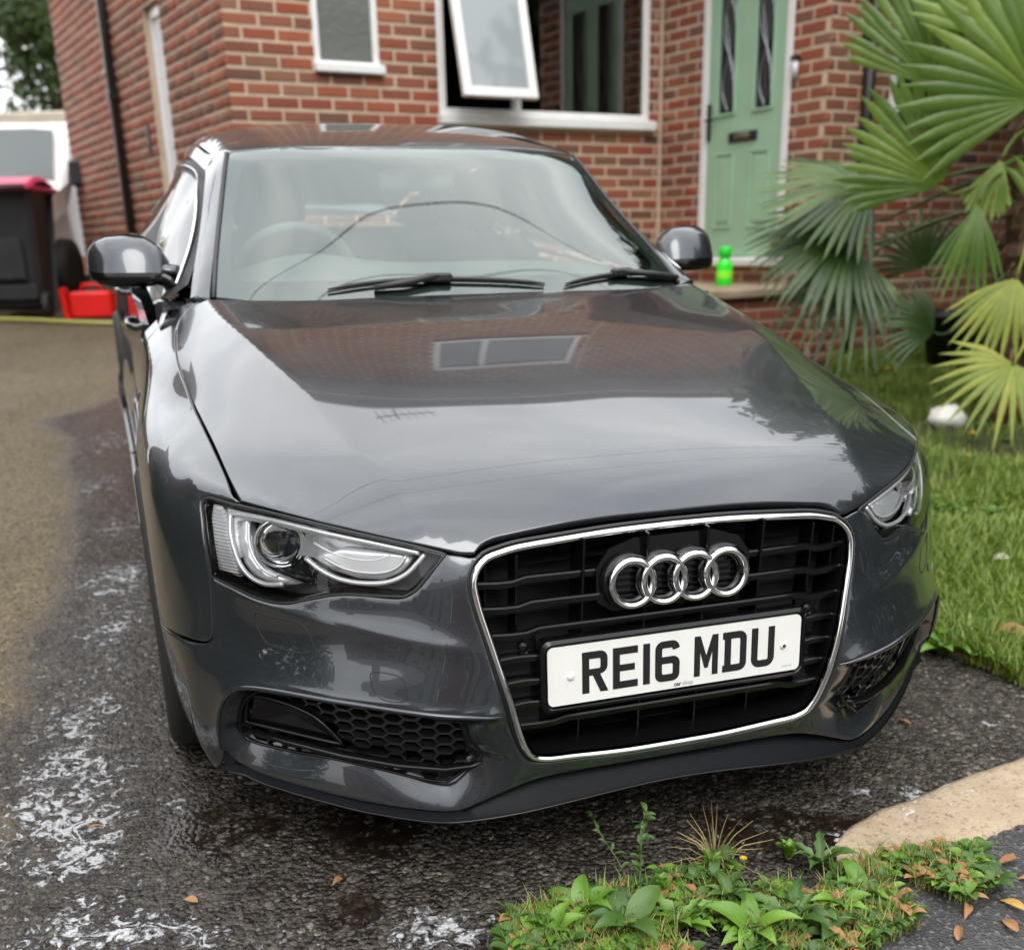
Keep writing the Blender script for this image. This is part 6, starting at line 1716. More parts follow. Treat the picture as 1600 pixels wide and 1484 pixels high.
# ---- garage/outbuilding behind the van
gar = empty('garage', (0, 0, 0)); tag(gar, 'low brown outbuilding with a pale flat roof edge behind the van', 'garage')
m = MB(); m.bbox((-14, 19.5, .8), (-4.6, 22, 3.15), .02); m.build('wall', tex_soft(mat('brown_boards', (.09, .06, .045), .9), 2, .3), gar)
m = MB(); m.bbox((-14.3, 19.2, 3.153), (-4.35, 22.2, 3.40), .03); m.build('roof_edge', tex_soft(mat('pale_roof_felt', (.50, .44, .36), .8), 2, .15), gar)
nb = empty('neighbour_wall', (0, 0, 0)); tag(nb, 'pinkish brick boundary wall between the van and the house side', 'wall')
m = MB(); m.bbox((-6.9, 17.4, .7), (-5.9, 17.75, 3.0), .02); m.build('pier', tex_soft(mat('pink_brick', (.36, .13, .09), .9), 14, .3), nb)
m = MB(); m.bbox((-6.95, 17.35, 3.003), (-5.85, 17.8, 3.08), .01); m.build('coping', CONC, nb)

# ================================================================== PLANTS
def leafmat(name, a, b_, trans=.25, rough=.45):
    m = bpy.data.materials.new(name); m.use_nodes = True; t = m.node_tree; b = t.nodes['Principled BSDF']; gi = N(t, 'ShaderNodeNewGeometry')
    r = mth(t, 'FRACT', mth(t, 'ADD', gi.outputs['Random Per Island'], N(t, 'ShaderNodeObjectInfo').outputs['Random']))
    c = mixc(t, r, a, b_); c = mixc(t, mapr(t, noi(t, gi.outputs['Position'], 30, 4), .35, .75, 0, .35), c, tuple(x * .55 for x in a))
    L(t, c, b.inputs['Base Color']); b.inputs['Roughness'].default_value = rough
    tl = N(t, 'ShaderNodeBsdfTranslucent'); L(t, mixc(t, .35, c, (.25, .42, .03)), tl.inputs[0]); ms = N(t, 'ShaderNodeMixShader'); ms.inputs[0].default_value = trans
    L(t, b.outputs[0], ms.inputs[1]); L(t, tl.outputs[0], ms.inputs[2]); L(t, ms.outputs[0], t.nodes['Material Output'].inputs[0]); return m
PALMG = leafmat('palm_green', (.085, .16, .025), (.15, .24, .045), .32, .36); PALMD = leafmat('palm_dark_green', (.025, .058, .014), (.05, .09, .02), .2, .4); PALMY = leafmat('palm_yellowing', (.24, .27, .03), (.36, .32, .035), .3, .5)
PALMG2 = leafmat('palm_mid_green', (.055, .105, .022), (.12, .19, .05), .25, .38); PALMY2 = leafmat('palm_lime', (.20, .27, .035), (.36, .38, .05), .3, .45); PALMY3 = leafmat('palm_bright_green', (.16, .26, .04), (.26, .36, .07), .35, .4)
FIBRE = tex_soft(mat('palm_fibre', (.10, .055, .032), .95), 30, .5)
DRYF = leafmat('dry_brown_leaf', (.30, .14, .055), (.42, .22, .09), .15, .7)
def bez(a, b_, c_, d, t): return a * (1 - t) ** 3 + b_ * 3 * t * (1 - t) ** 2 + c_ * 3 * t * t * (1 - t) + d * t ** 3
def frond(par, hub, fwd, nrm, R, spread, nl, droop, M, stem_from, fused=.45, seed=0, w0=.030, M2=None):
    """fan leaf: hub point, axis direction, leaf-plane normal; nl blades joined near the hub"""
    rd = random.Random(seed); f = Vector(fwd).normalized(); nn = Vector(nrm); nn = (nn - f * nn.dot(f)).normalized(); s = f.cross(nn)
    hub = Vector(hub); fr = empty('frond', (0, 0, 0), 0, par); m = MB(); m2 = MB()
    for i in range(nl):
        a = (i / (nl - 1) - .5) * spread; da = spread / (nl - 1)
        Lr = R * (1 - .22 * abs(a / (spread / 2)) ** 2) * (.93 + .12 * rd.random()); dr = droop * (.75 + .5 * rd.random()); tw = (rd.random() - .5) * .12
        segs = 8; V = []
        for k in range(segs + 1):
            t = k / segs; r = Lr * (.03 + .97 * t)
            aa = a + tw * t * .5
            d = f * math.cos(aa) + s * math.sin(aa)
            c_ = hub + d * r + nn * (.05 * Lr * math.sin(PI * min(t * 1.4, 1)) ) + Vector((0, 0, -1)) * (dr * Lr * max(0, t - .35) ** 2 * 1.6)
            side = (-f * math.sin(aa) + s * math.cos(aa))
            wid = min(r * math.tan(da / 2) * 1.02, w0) if t < fused else w0 * max(0, (1 - ((t - fused) / (1 - fused)) ** 1.5)) * .92
            wid = min(wid, r * math.tan(da / 2) * 1.02)
            fold = nn * wid * .55 * (-1)
            V += [c_ - side * wid + fold, c_, c_ + side * wid + fold]
        F = []
        for k in range(segs):
            q = k * 3; F += [(q, q + 1, q + 4, q + 3), (q + 1, q + 2, q + 5, q + 4)]
        (m2 if (M2 and rd.random() < .25) else m).add(V, F)
    m.build('blade', M, fr, True)
    if m2.V: m2.build('blade', M2, fr, True)
    A = Vector(stem_from); B_ = A.lerp(hub, .4) + Vector((0, 0, .10)); C_ = hub - f * (hub - A).length * .3
    MB().tube([bez(A, B_, C_, hub, i / 14) for i in range(15)], [.013 - .007 * i / 14 for i in range(15)], n=6).build('leaf_stalk', M, fr, True)
    return fr
palm = empty('palm', (2.66, 5.95, gz(2.66, 5.95))); tag(palm, 'fan palm with shaggy brown trunk on the lawn beside the car', 'palm'); PI_ = palm.matrix_basis.inverted()
PB = Vector((2.66, 5.95, gz(2.66, 5.95)))
def PL(v): return Vector(v) - PB
m = MB(); rd = random.Random(4); V = []
for i in range(26):
    z = i / 25 * 1.62; r = .10 + .035 * math.sin(i * 2.1) * .4 + (.03 if i > 18 else 0)
    for k in range(14): 
        a = 2 * PI * k / 14; rr = r + rd.uniform(-.012, .012); V.append((rr * math.cos(a), rr * math.sin(a) + .02 * z, z))
m.add(V, [(i * 14 + k, i * 14 + (k + 1) % 14, (i + 1) * 14 + (k + 1) % 14, (i + 1) * 14 + k) for i in range(25) for k in range(14)]); m.build('trunk', FIBRE, palm)
m = MB()
for i in range(420):
    z = rd.uniform(.05, 1.6); a = rd.uniform(0, 2 * PI); r = .10; p = Vector((r * math.cos(a), r * math.sin(a), z)); d = Vector((math.cos(a) * .6, math.sin(a) * .6, rd.uniform(-.9, .7))).normalized(); l = rd.uniform(.04, .16); s = d.cross(Vector((0, 0, 1))).normalized() * rd.uniform(.003, .012)
    m.add([p - s, p + s, p + d * l * .6 + s * .7 + Vector((0, 0, -.01)), p + d * l + Vector((0, 0, -.05)), p + d * l * .6 - s * .7], [(0, 1, 2, 3, 4)])
o = m.build('fibre', leafmat('fibre_strands', (.16, .08, .04), (.34, .20, .12), .1, .9), palm); o['kind'] = 'stuff'
top = (0, .03, 1.5)
toC = Vector((-.43, -.9, .05))
# (hub world, axis, normal, radius, spread deg, blades, droop, material, stalk foot z)
FR_ = [((2.47, 5.60, 1.86), (-.62, -.05, .75), (-.35, -.9, .35), .72, 165, 22, .06, PALMG, 1.45, .58, .034),
 ((2.10, 5.70, 1.505), (-.66, -.05, .72), (-.25, -.95, .2), .58, 120, 20, .06, PALMG, 1.3, .70, .030),
 ((1.92, 6.20, 1.50), (-.95, -.1, .05), (-.1, -.55, .8), .62, 150, 26, .22, PALMG2, 1.25, .60, .024),
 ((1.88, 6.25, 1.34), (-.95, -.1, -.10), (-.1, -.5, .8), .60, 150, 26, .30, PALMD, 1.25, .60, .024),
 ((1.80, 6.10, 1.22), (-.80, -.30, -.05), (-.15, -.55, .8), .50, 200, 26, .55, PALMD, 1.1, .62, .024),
 ((1.86, 6.05, 1.14), (-.60, -.35, -.65), (-.3, -.8, .4), .50, 170, 22, .55, PALMG2, 1.1, .50, .020),
 ((1.86, 6.30, 1.26), (-.85, -.1, .20), (-.1, -.3, .95), .52, 130, 20, .60, PALMY, 1.1, .5, .020),
 ((2.44, 5.52, 1.09), (-.35, -.25, -.85), (-.3, -.95, .25), .44, 100, 14, .10, PALMY2, 1.2, .30, .022),
 ((2.36, 5.25, .72), (-.50, -.30, -.60), (-.2, -.85, .5), .40, 175, 16, .20, PALMY2, .9, .35, .020),
 ((2.60, 5.35, .74), (.30, -.3, .35), (-.2, -.9, .4), .42, 130, 14, .25, PALMG2, .9, .5, .022),
 ((2.24, 6.25, 1.98), (-.40, .05, .9), (-.4, -.85, .3), .66, 90, 18, .03, PALMG, 1.5, .7, .030),
 ((2.55, 5.95, 2.10), (.05, .1, 1), (-.3, -.95, .1), .80, 140, 24, .05, PALMY3, 1.5, .66, .032),
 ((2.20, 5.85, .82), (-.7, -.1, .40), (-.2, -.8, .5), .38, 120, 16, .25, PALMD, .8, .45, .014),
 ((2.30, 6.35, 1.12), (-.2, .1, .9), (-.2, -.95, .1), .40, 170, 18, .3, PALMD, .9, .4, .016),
 ((2.95, 6.1, 1.8), (.7, 0, .6), (-.1, -.8, .5), .65, 190, 26, .3, PALMG, 1.45, .5, .024),
 ((2.26, 5.62, 1.42), (-.12, -.1, -.9), (-.3, -.95, .15), .46, 60, 10, .08, PALMG, 1.2, .28, .022),
 ((2.40, 5.75, 1.62), (-.3, -.1, -.9), (-.3, -.95, .15), .30, 60, 10, .05, PALMY3, 1.4, .75, .022),
 ((2.52, 5.45, 1.30), (.2, -.3, .8), (-.5, -.85, .15), .55, 110, 14, .25, PALMY3, 1.2, .45, .026),
 ((2.75, 6.5, 1.9), (.2, .8, .5), (0, -.4, .9), .6, 180, 22, .3, PALMD, 1.45, .5, .024)]
for i, (h, f, nr, R, sp, nl, dr, M, zf, fu, w0) in enumerate(FR_):
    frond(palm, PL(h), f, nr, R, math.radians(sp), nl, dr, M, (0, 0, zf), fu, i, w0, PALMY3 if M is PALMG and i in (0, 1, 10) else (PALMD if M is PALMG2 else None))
# rubber/black object half hidden under the palm by the wall
p = empty('plant_pot', HM @ Vector((3.95, -2.35, 0))); p.location.z = gz(p.location.x, p.location.y); tag(p, 'black plastic plant pot half hidden under the drooping palm leaves', 'plant pot')
m = MB(); m.lathe([(0, 0), (.15, 0), (.21, .34), (.225, .34), (.225, .38), (.20, .38), (.19, .32), (0, .31)], 28); m.build('pot', BLACKM, p, True)

# grass: blades as one mesh (nobody could count it)
def blades(n, samp, hmin, hmax, w, seed, m, name, label=None):
    rg = np.random.default_rng(seed); P = samp(rg, n); n = len(P)
    h = rg.uniform(hmin, hmax, n) * (.55 + .9 * vnoise(P[:, 0], P[:, 1], 3.1, 8)); a = rg.uniform(0, 2 * PI, n); lean = rg.uniform(.1, .9, n) * h; w_ = w * rg.uniform(.6, 1.3, n)
    base = np.stack([P[:, 0], P[:, 1], gza(P[:, 0], P[:, 1]) + .012], 1); dx, dy = np.cos(a), np.sin(a); sx, sy = -dy, dx
    V = np.zeros((n, 5, 3)); S_ = np.stack([sx * w_, sy * w_, 0 * w_], 1); D_ = np.stack([dx * lean, dy * lean, 0 * h], 1); Zu = np.stack([0 * h, 0 * h, h], 1)
    V[:, 0] = base - S_; V[:, 1] = base + S_; V[:, 2] = base + D_ * .4 + Zu * .62 + S_ * .8; V[:, 3] = base + D_ * .4 + Zu * .62 - S_ * .8; V[:, 4] = base + D_ + Zu * .93
    i = np.arange(n)[:, None] * 5; T = np.concatenate([i + [0, 1, 2], i + [0, 2, 3], i + [3, 2, 4]], 0)
    o = fastmesh(name, V.reshape(-1, 3), T, m, None); o['kind'] = 'stuff'
    if label: o['label'] = label
    return o
GRASS = leafmat('grass_green', (.10, .175, .020), (.31, .39, .075), .33, .5); GRASSD = leafmat('grass_straw', (.34, .26, .10), (.48, .38, .18), .2, .7)
def lawn_samp(rg, n):
    # denser close to the camera
    y = 2.6 + 8.0 * rg.random(n * 2) ** 1.45; x = 1.15 + rg.random(n * 2) * (y * .50 + .35); P = np.stack([x, y], 1); P = P[inlawn(P)]; bare_ = (((P[:, 0] - 2.65) / .85) ** 2 + ((P[:, 1] - 5.5) / .50) ** 2 < 1) | (fbm(P[:, 0], P[:, 1], 1.7, 4, 31) < .30); P = P[~bare_ | (rg.random(len(P)) < .12)]; return P[:n]
blades(110000, lawn_samp, .03, .085, .0034, 1, GRASS, 'grass', 'short green lawn grass to the right of the car')
blades(14000, lawn_samp, .02, .06, .0018, 2, GRASSD, 'dry_grass')
# broad leaves in the lawn
def rosettes(name, P, rmin, rmax, m, seed, nl=(5, 9)):
    rd = random.Random(seed); mb = MB()
    for x, y in P:
        z = gz(x, y) + .03; R = rd.uniform(rmin, rmax)
        for k in range(rd.randint(*nl)):
            a = rd.uniform(0, 2 * PI); l = R * rd.uniform(.7, 1.1); w_ = l * rd.uniform(.20, .34); up = rd.uniform(.25, .8)
            d = Vector((math.cos(a), math.sin(a), 0)); s = Vector((-d.y, d.x, 0)); b0 = Vector((x, y, z))
            V = []
            for q in range(5):
                t = q / 4; c_ = b0 + d * l * t + Vector((0, 0, l * up * math.sin(t * 2.2) * .6)); wd = w_ * math.sin(PI * (.12 + .86 * t)) * (1 if q < 4 else .1)
                V += [c_ - s * wd + Vector((0, 0, wd * .3)), c_, c_ + s * wd + Vector((0, 0, wd * .3))]
            mb.add(V, [(q * 3 + j, q * 3 + j + 1, q * 3 + 4 + j, q * 3 + 3 + j) for q in range(4) for j in range(2)])
    o = mb.build(name, m, None, True); o['kind'] = 'stuff'; return o
rg_ = np.random.default_rng(11); PW = lawn_samp(rg_, 900)
rosettes('lawn_weeds', PW, .03, .065, leafmat('weed_leaf', (.055, .14, .018), (.16, .28, .05), .25, .4), 6)

# ---- weeds at the foot of the picture
WEED = leafmat('weed_fresh_green', (.10, .23, .025), (.20, .36, .05), .25, .38); WEEDD = leafmat('weed_dark_green', (.045, .11, .02), (.10, .19, .04), .2, .45)
def leaf_shape(l, w_, curl, lift, tooth=0, segs=7):
    V = []
    for q in range(segs + 1):
        t = q / segs; wd = w_ * (math.sin(PI * min(1, .10 + .90 * t ** .8)) ** .8) if q < segs else .0005
        if tooth and 0 < q < segs: wd *= 1 + tooth * (1 if q % 2 else -1)
        zc = lift * l * math.sin(t * 1.6) - curl * l * t * t
        V += [(-wd, l * t, zc + wd * .35), (-wd * .45, l * t, zc + wd * .10), (0, l * t, zc - .0008), (wd * .45, l * t, zc + wd * .10), (wd, l * t, zc + wd * .35)]
    return V, [(q * 5 + j, q * 5 + j + 1, q * 5 + 6 + j, q * 5 + 5 + j) for q in range(segs) for j in range(4)]
LM = {}
def leafmesh(kind, m):
    if (kind, m.name) not in LM:
        p = dict(plantain=(.085, .017, .35, .55, .0), dandelion=(.10, .014, .25, .45, .30), dock=(.11, .022, .35, .5, 0.), small=(.035, .009, .2, .5, 0.), clover=(.022, .012, .1, .4, 0.))[kind]
        V, F = leaf_shape(*p); me = bpy.data.meshes.new('leaf'); me.from_pydata(V, [], F); me.polygons.foreach_set('use_smooth', [True] * len(F)); me.materials.append(m); me.update(); LM[(kind, m.name)] = me
    return LM[(kind, m.name)]
def weed(x, y, kind, n, sc, m, label, seed, grp=None, cat='weed', upright=0.):
    rd = random.Random(seed); p = empty('weed', (x, y, gz(x, y) + .012)); tag(p, label, cat, grp)
    for k in range(n):
        o = bpy.data.objects.new('leaf', leafmesh(kind, m)); COL.objects.link(o); o.parent = p; a = 2 * PI * k / n + rd.uniform(-.3, .3); s = sc * rd.uniform(.7, 1.15)
        o.rotation_euler = (rd.uniform(.05, .45) + upright, rd.uniform(-.25, .25), a); o.scale = (s * rd.uniform(.8, 1.2), s, s); o.location = (0, 0, rd.uniform(0, .012))
    return p
weed(.115, 1.742, 'plantain', 10, .95, WEED, 'bright green broad-leaved weed rosette nearest the front splitter, at the tarmac edge', 1)
weed(.06, 1.685, 'plantain', 8, .75, WEED, 'light green low weed at the very bottom edge, left end of the weeds', 2)
weed(.20, 1.70, 'dock', 9, .85, WEEDD, 'dark green long-leaved weed right of the bright rosette', 3)
weed(.295, 1.715, 'dandelion', 12, .85, WEED, 'toothed-leaf dandelion clump in the middle of the weeds', 4)
weed(.27, 1.80, 'small', 22, 1.2, WEED, 'upright narrow-leaved fresh green seedling', 5, upright=.8)
weed(.40, 1.78, 'plantain', 11, .8, WEEDD, 'broad dark plantain clump beside the concrete kerb end', 6)
weed(.50, 1.72, 'dandelion', 12, .9, WEEDD, 'sprawling dandelion left of the dark pavement', 7)
weed(.60, 1.765, 'plantain', 10, .75, WEED, 'plantain growing against the kerb front edge', 8)
weed(.38, 1.89, 'small', 18, 1.1, WEED, 'small leafy sprig at the left tip of the kerb', 9, upright=.5)
weed(.70, 1.83, 'small', 20, 1.0, WEEDD, 'tiny dark sprig under the kerb, near the pavement', 10, upright=.5)
weed(.42, 1.69, 'dock', 9, .8, WEED, 'pale green long-leaved weed at the bottom edge below the plantains', 11)
weed(.56, 1.68, 'plantain', 9, .75, WEEDD, 'dark rosette at the bottom edge beside the pavement', 12)
weed(.90, 1.93, 'small', 14, .9, WEED, 'little green sprout in the crack between kerb and pavement', 13, upright=.4)
weed(.60, 1.90, 'dandelion', 11, .8, WEEDD, 'ragged dandelion growing over the broken left end of the kerb', 21)
weed(.545, 1.93, 'small', 16, 1.1, WEED, 'leafy sprout at the tip of the broken kerb beside the straw tuft', 22, upright=.4)
weed(.66, 1.80, 'dock', 8, .7, WEED, 'long-leaved weed in front of the broken kerb end', 23)
weed(1.22, 2.93, 'dock', 11, 1.0, WEED, 'broad pale-green leaves at the lawn corner beside the bumper', 14)
weed(1.34, 2.84, 'dandelion', 10, .9, WEED, 'dandelion leaves on the lawn edge above the dry twigs', 15)
# wiry stems in front of the splitter
STEM = leafmat('brown_green_stem', (.09, .10, .03), (.14, .11, .05), .1, .6)
def sprig(pts, leaves, label, seed):
    rd = random.Random(seed); b0 = Vector((pts[0][0], pts[0][1], gz(*pts[0][:2]))); p = empty('sprig', b0); tag(p, label, 'weed')
    P = [Vector((a, b_, gz(pts[0][0], pts[0][1]) + c_)) - b0 for a, b_, c_ in pts]; P = spline(P, .01)
    MB().tube(P, [.0022 - .0012 * i / len(P) for i in range(len(P))], n=5).build('stem', STEM, p, True)
    for k in range(leaves):
        t = .35 + .65 * k / leaves; q = P[min(int(t * len(P)), len(P) - 1)]
        o = bpy.data.objects.new('leaf', leafmesh('small', WEEDD)); COL.objects.link(o); o.parent = p; o.location = q; s = rd.uniform(.35, .75); o.scale = (s, s, s); o.rotation_euler = (rd.uniform(-.2, .7), rd.uniform(-.5, .5), rd.uniform(0, 6.28))
sprig([(.225, 1.80, 0), (.20, 1.84, .06), (.165, 1.90, .10), (.145, 1.93, .135)], 12, 'thin brown stem with a wilted tuft leaning left towards the splitter', 1)
sprig([(.225, 1.79, 0), (.235, 1.83, .07), (.24, 1.86, .12), (.25, 1.89, .155)], 22, 'upright leafy stem directly in front of the splitter lip', 2)
# straw tuft at the kerb tip, low ground cover, straw litter
def samp_w(rg, n):
    x = rg.uniform(-.02, .93, n * 3); lo = 1.60 + np.maximum(0, (x - .55)) * .62; hi = 1.70 + x * .42; hi = np.where(x > .42, 1.80 + (x - .42) * .38 - .0, hi + .04); y = lo + (hi - lo) * rg.random(n * 3); P = np.stack([x, y], 1)
    return P[fbm(P[:, 0], P[:, 1], 9, 3, 5) > .43][:n]
blades(3600, samp_w, .015, .06, .0016, 5, GRASS, 'verge_grass'); blades(3200, samp_w, .01, .055, .0013, 6, GRASSD, 'verge_straw')
rg_ = np.random.default_rng(5); rosettes('ground_cover', samp_w(rg_, 330), .010, .045, WEEDD, 8, (3, 6)); rg_ = np.random.default_rng(6); rosettes('pale_ground_cover', samp_w(rg_, 200), .010, .040, WEED, 9, (3, 6))
rg_ = np.random.default_rng(7); rosettes('leaf_litter', samp_w(rg_, 260), .010, .040, DRYF, 10, (1, 3))
p = empty('straw_tuft', (.395, 1.925, gz(.395, 1.925) + .01)); tag(p, 'tuft of dry straw-coloured grass at the left tip of the kerb', 'grass tuft')
rd = random.Random(3); m = MB()
for i in range(46):
    a = rd.uniform(0, 2 * PI); l = rd.uniform(.05, .15); e = rd.uniform(.2, 1.2); d = Vector((math.cos(a) * math.cos(e), math.sin(a) * math.cos(e), math.sin(e))); m.tube([Vector((0, 0, 0)), d * l * .5 + Vector((0, 0, .006)), d * l + Vector((0, 0, -.015))], [.0013, .001, .0004], n=3)
m.build('stalks', GRASSD, p)
# fallen leaves
def fallen(x, y, l, w_, m, rz, name, label, grp, z=.012, tilt=.15):
    V, F = leaf_shape(l, w_, .25, .15, 0, 6); V = [(a, b_ - l / 2, c_ * (1.2 + .8 * math.sin(a * 90))) for a, b_, c_ in V]
    o = mesh_obj(name, V, F, m, None, True); o.location = (x, y, gz(x, y) + z); o.rotation_euler = (rd.uniform(-tilt, tilt), rd.uniform(-tilt, tilt), rz); tag(o, label, 'leaf', grp); return o
OCHRE = leafmat('ochre_leaf', (.50, .28, .05), (.62, .40, .10), .2, .6)
spots = [(.93, 1.78, .06, .008, OCHRE, .6), (.86, 1.83, .055, .007, OCHRE, -.9), (1.00, 1.86, .05, .008, DRYF, 1.4), (.90, 1.72, .05, .009, DRYF, .2), (1.05, 1.80, .045, .007, OCHRE, 2.0), (.98, 1.92, .05, .008, DRYF, 1.9), (.84, 1.76, .05, .008, DRYF, 2.6), (1.10, 1.95, .04, .007, DRYF, .9), (.95, 1.69, .045, .006, OCHRE, 1.2), (.80, 1.70, .05, .008, DRYF, -.4)]
for i, (x, y, l, w_, M, rz) in enumerate(spots):
    fallen(x, y, l, w_, M, rz, 'fallen_leaf', 'narrow dry leaf lying on the dark pavement at the lower right', 'dry leaves on the pavement', .018)
for i in range(46):
    P = samp_w(np.random.default_rng(100 + i), 3)
    if not len(P): continue
    x, y = P[0]; fallen(x, y, rd.uniform(.03, .06), rd.uniform(.004, .009), DRYF if i % 3 else OCHRE, rd.uniform(0, 6.28), 'fallen_leaf', 'curled brown leaf lying among the weeds', 'dry leaves among the weeds', rd.uniform(.015, .035), .5)
for i, (x, y) in enumerate([(.62, 2.32), (-.62, 1.80), (-.35, 1.86), (.98, 2.52), (-.88, 2.05)]):
    fallen(x, y, .03, .007, DRYF, i * 1.3, 'fallen_leaf', 'small rust-brown leaf stuck to the wet driveway', 'leaves on the wet driveway', .014)
fallen(1.42, 2.98, .12, .022, DRYF, .9, 'fallen_leaf', 'large tan leaf lying on the lawn edge by the bumper', None, .06); fallen(1.66, 3.6, .06, .02, leafmat('pale_leaf', (.6, .55, .45), (.66, .62, .52), .1), 1.5, 'fallen_leaf', 'pale whitish leaf lying in the open lawn', None, .06)
def twig(pts, r, label):
    P = spline([(a, b_, gz(a, b_) + c_) for a, b_, c_ in pts], .02); o = MB().tube(P, r, n=5).build('twig', DRYF, None, True); tag(o, label, 'twig')
twig([(1.17, 3.02, .02), (1.22, 2.94, .03), (1.30, 2.84, .02), (1.40, 2.72, .02), (1.55, 2.58, .02)], .0035, 'long dry twig along the lawn edge beside the driveway')
twig([(1.36, 2.98, .05), (1.38, 2.86, .05), (1.46, 2.76, .04), (1.60, 2.64, .02)], .006, 'thicker brown curved twig hanging over the lawn edge'); twig([(1.20, 2.98, .03), (1.32, 2.83, .03), (1.52, 2.66, .03)], .002, 'thin straw stalk beside the long twig')
# white rag, dandelion flowers
rag = MB(); rd2 = random.Random(2); V = []; n1, n2 = 10, 16
for i in range(n1 + 1):
    for k in range(n2):
        a = PI * i / n1; b_ = 2 * PI * k / n2; r = .075 * (1 + .28 * noise.noise((math.cos(b_) * 2, math.sin(b_) * 2, a * 1.6))); V.append((r * math.sin(a) * math.cos(b_) * 1.25, r * math.sin(a) * math.sin(b_), .07 + r * math.cos(a) * .95))
rag.add(V, [(i * n2 + k, i * n2 + (k + 1) % n2, (i + 1) * n2 + (k + 1) % n2, (i + 1) * n2 + k) for i in range(n1) for k in range(n2)])
o = rag.build('plastic_bag', mat('crumpled_white_plastic', (.75, .72, .68), .35), None, True); o.location = (2.27, 5.72, gz(2.27, 5.72)); tag(o, 'crumpled white plastic bag on the soil at the foot of the palm', 'plastic bag')
YEL = mat('yellow_petal', (.80, .50, .01), .5)
def flower(x, y, h, r, label):
    p = empty('dandelion', (x, y, gz(x, y))); tag(p, label, 'flower', 'yellow dandelion flowers')
    m = MB()
    for k in range(26):
        a = 2 * PI * k / 13 + (.2 if k > 12 else 0); q = r * (1 if k < 13 else .65); e = .25 if k < 13 else .6; m.add([(0, 0, h), (q * math.cos(a - .2), q * math.sin(a - .2), h + q * e), (q * 1.1 * math.cos(a), q * 1.1 * math.sin(a), h + q * e * 1.1), (q * math.cos(a + .2), q * math.sin(a + .2), h + q * e)], [(0, 1, 2, 3)])
    m.build('petals', YEL, p); MB().tube([(0, 0, 0), (.004, 0, h * .5), (0, 0, h)], .0016, n=5).build('stem', WEED, p, True)
def gpt(px, py):
    d = _R * ((px - 800) / 1725) + _F - _U * ((py - 1025) / 1725); t = (GO - CAMP).dot(GN) / d.dot(GN); return CAMP + d * t
for px, py, r, lb in ((1517, 697, .02, 'yellow dandelion flower on the lawn below the white bag'), (1386, 592, .022, 'yellow dandelion flower in the grass between car wing and palm'), (1508, 732, .014, 'pale yellow flower head lower on the lawn'), (1160, 1365, .007, 'small orange-yellow flower among the weeds in front of the bumper'), (1262, 1420, .008, 'small yellow flower in the middle of the weeds')):
    q = gpt(px, py); flower(q.x, q.y, .06 if r > .01 else .035, r, lb)

# ---- trees behind
def tree(x, y, h, cr, label, m, name='tree', dens=1., bare=False, seed=0, spread=1., trunk_m=None, grp=None, z0=None, lf=.09):
    rd = random.Random(seed); zb = gz(0, min(max(y, -12), 13)) if z0 is None else z0; p = empty(name, (x, y, zb)); tag(p, label, 'tree', grp)
    BK = trunk_m or BARK; m1 = MB(); tips = []
    def grow(a, d, l, r, lev):
        k = 4; pts = [a]; dd = d.copy()
        for i in range(k): dd = (dd + Vector((rd.uniform(-.18, .18), rd.uniform(-.18, .18), rd.uniform(-.05, .12)))).normalized(); pts.append(pts[-1] + dd * l / k)
        m1.tube(pts, [r * (1 - .45 * i / k) for i in range(k + 1)], n=6 if lev < 2 else 4, cap=False)
        if lev >= 3: tips.append(pts[-1]); tips.append(pts[2]); return
        for i in range(4 if lev else 6):
            a_ = rd.uniform(0, 2 * PI); nd = (dd * .7 + Vector((math.cos(a_), math.sin(a_), rd.uniform(-.1, .6))) * .8 * spread).normalized(); grow(pts[-1] if i < 3 else pts[rd.randint(2, 3)], nd, l * rd.uniform(.55, .75), r * .52, lev + 1)
    grow(Vector((0, 0, 0)), Vector((0, 0, 1)), h * .42, h * .022, 0)
    m1.build('trunk', BK, p, True)
    T = np.array([tuple(t) for t in tips]); nn = int((16 if bare else 46) * dens); rg2 = np.random.default_rng(seed)
    C = np.repeat(T, nn, 0) + rg2.normal(0, cr * (.15 if not bare else .10), (len(T) * nn, 3)); n = len(C); d1 = rg2.normal(0, 1, (n, 3)); d1 /= np.linalg.norm(d1, axis=1)[:, None]; d2 = np.cross(d1, rg2.normal(0, 1, (n, 3))); d2 /= np.linalg.norm(d2, axis=1)[:, None]
    s = rg2.uniform(.5, 1.2, (n, 1)) * lf; V = np.stack([C - d1 * s, C + d2 * s * .5, C + d1 * s, C - d2 * s * .5], 1).reshape(-1, 3); fastmesh('crown', V, np.arange(n * 4).reshape(-1, 4), m, p)
    return p
BARK = tex_soft(mat('bark', (.08, .06, .045), .95), 6, .4)
TL = leafmat('dark_tree_leaf', (.028, .055, .014), (.06, .095, .025), .2, .55); TY = leafmat('yellowing_tree_leaf', (.13, .14, .03), (.28, .22, .06), .25, .6)
tree(-8.5, 24.5, 5.8, 1.5, 'dark green leafy tree rising behind the outbuilding next to the house', TL, seed=3, dens=.9, lf=.11)
tree(-11.9, 26, 4.6, 1.2, 'thin half-bare tree with yellowing leaves at the upper left', TY, seed=5, bare=True, lf=.06, dens=.6)
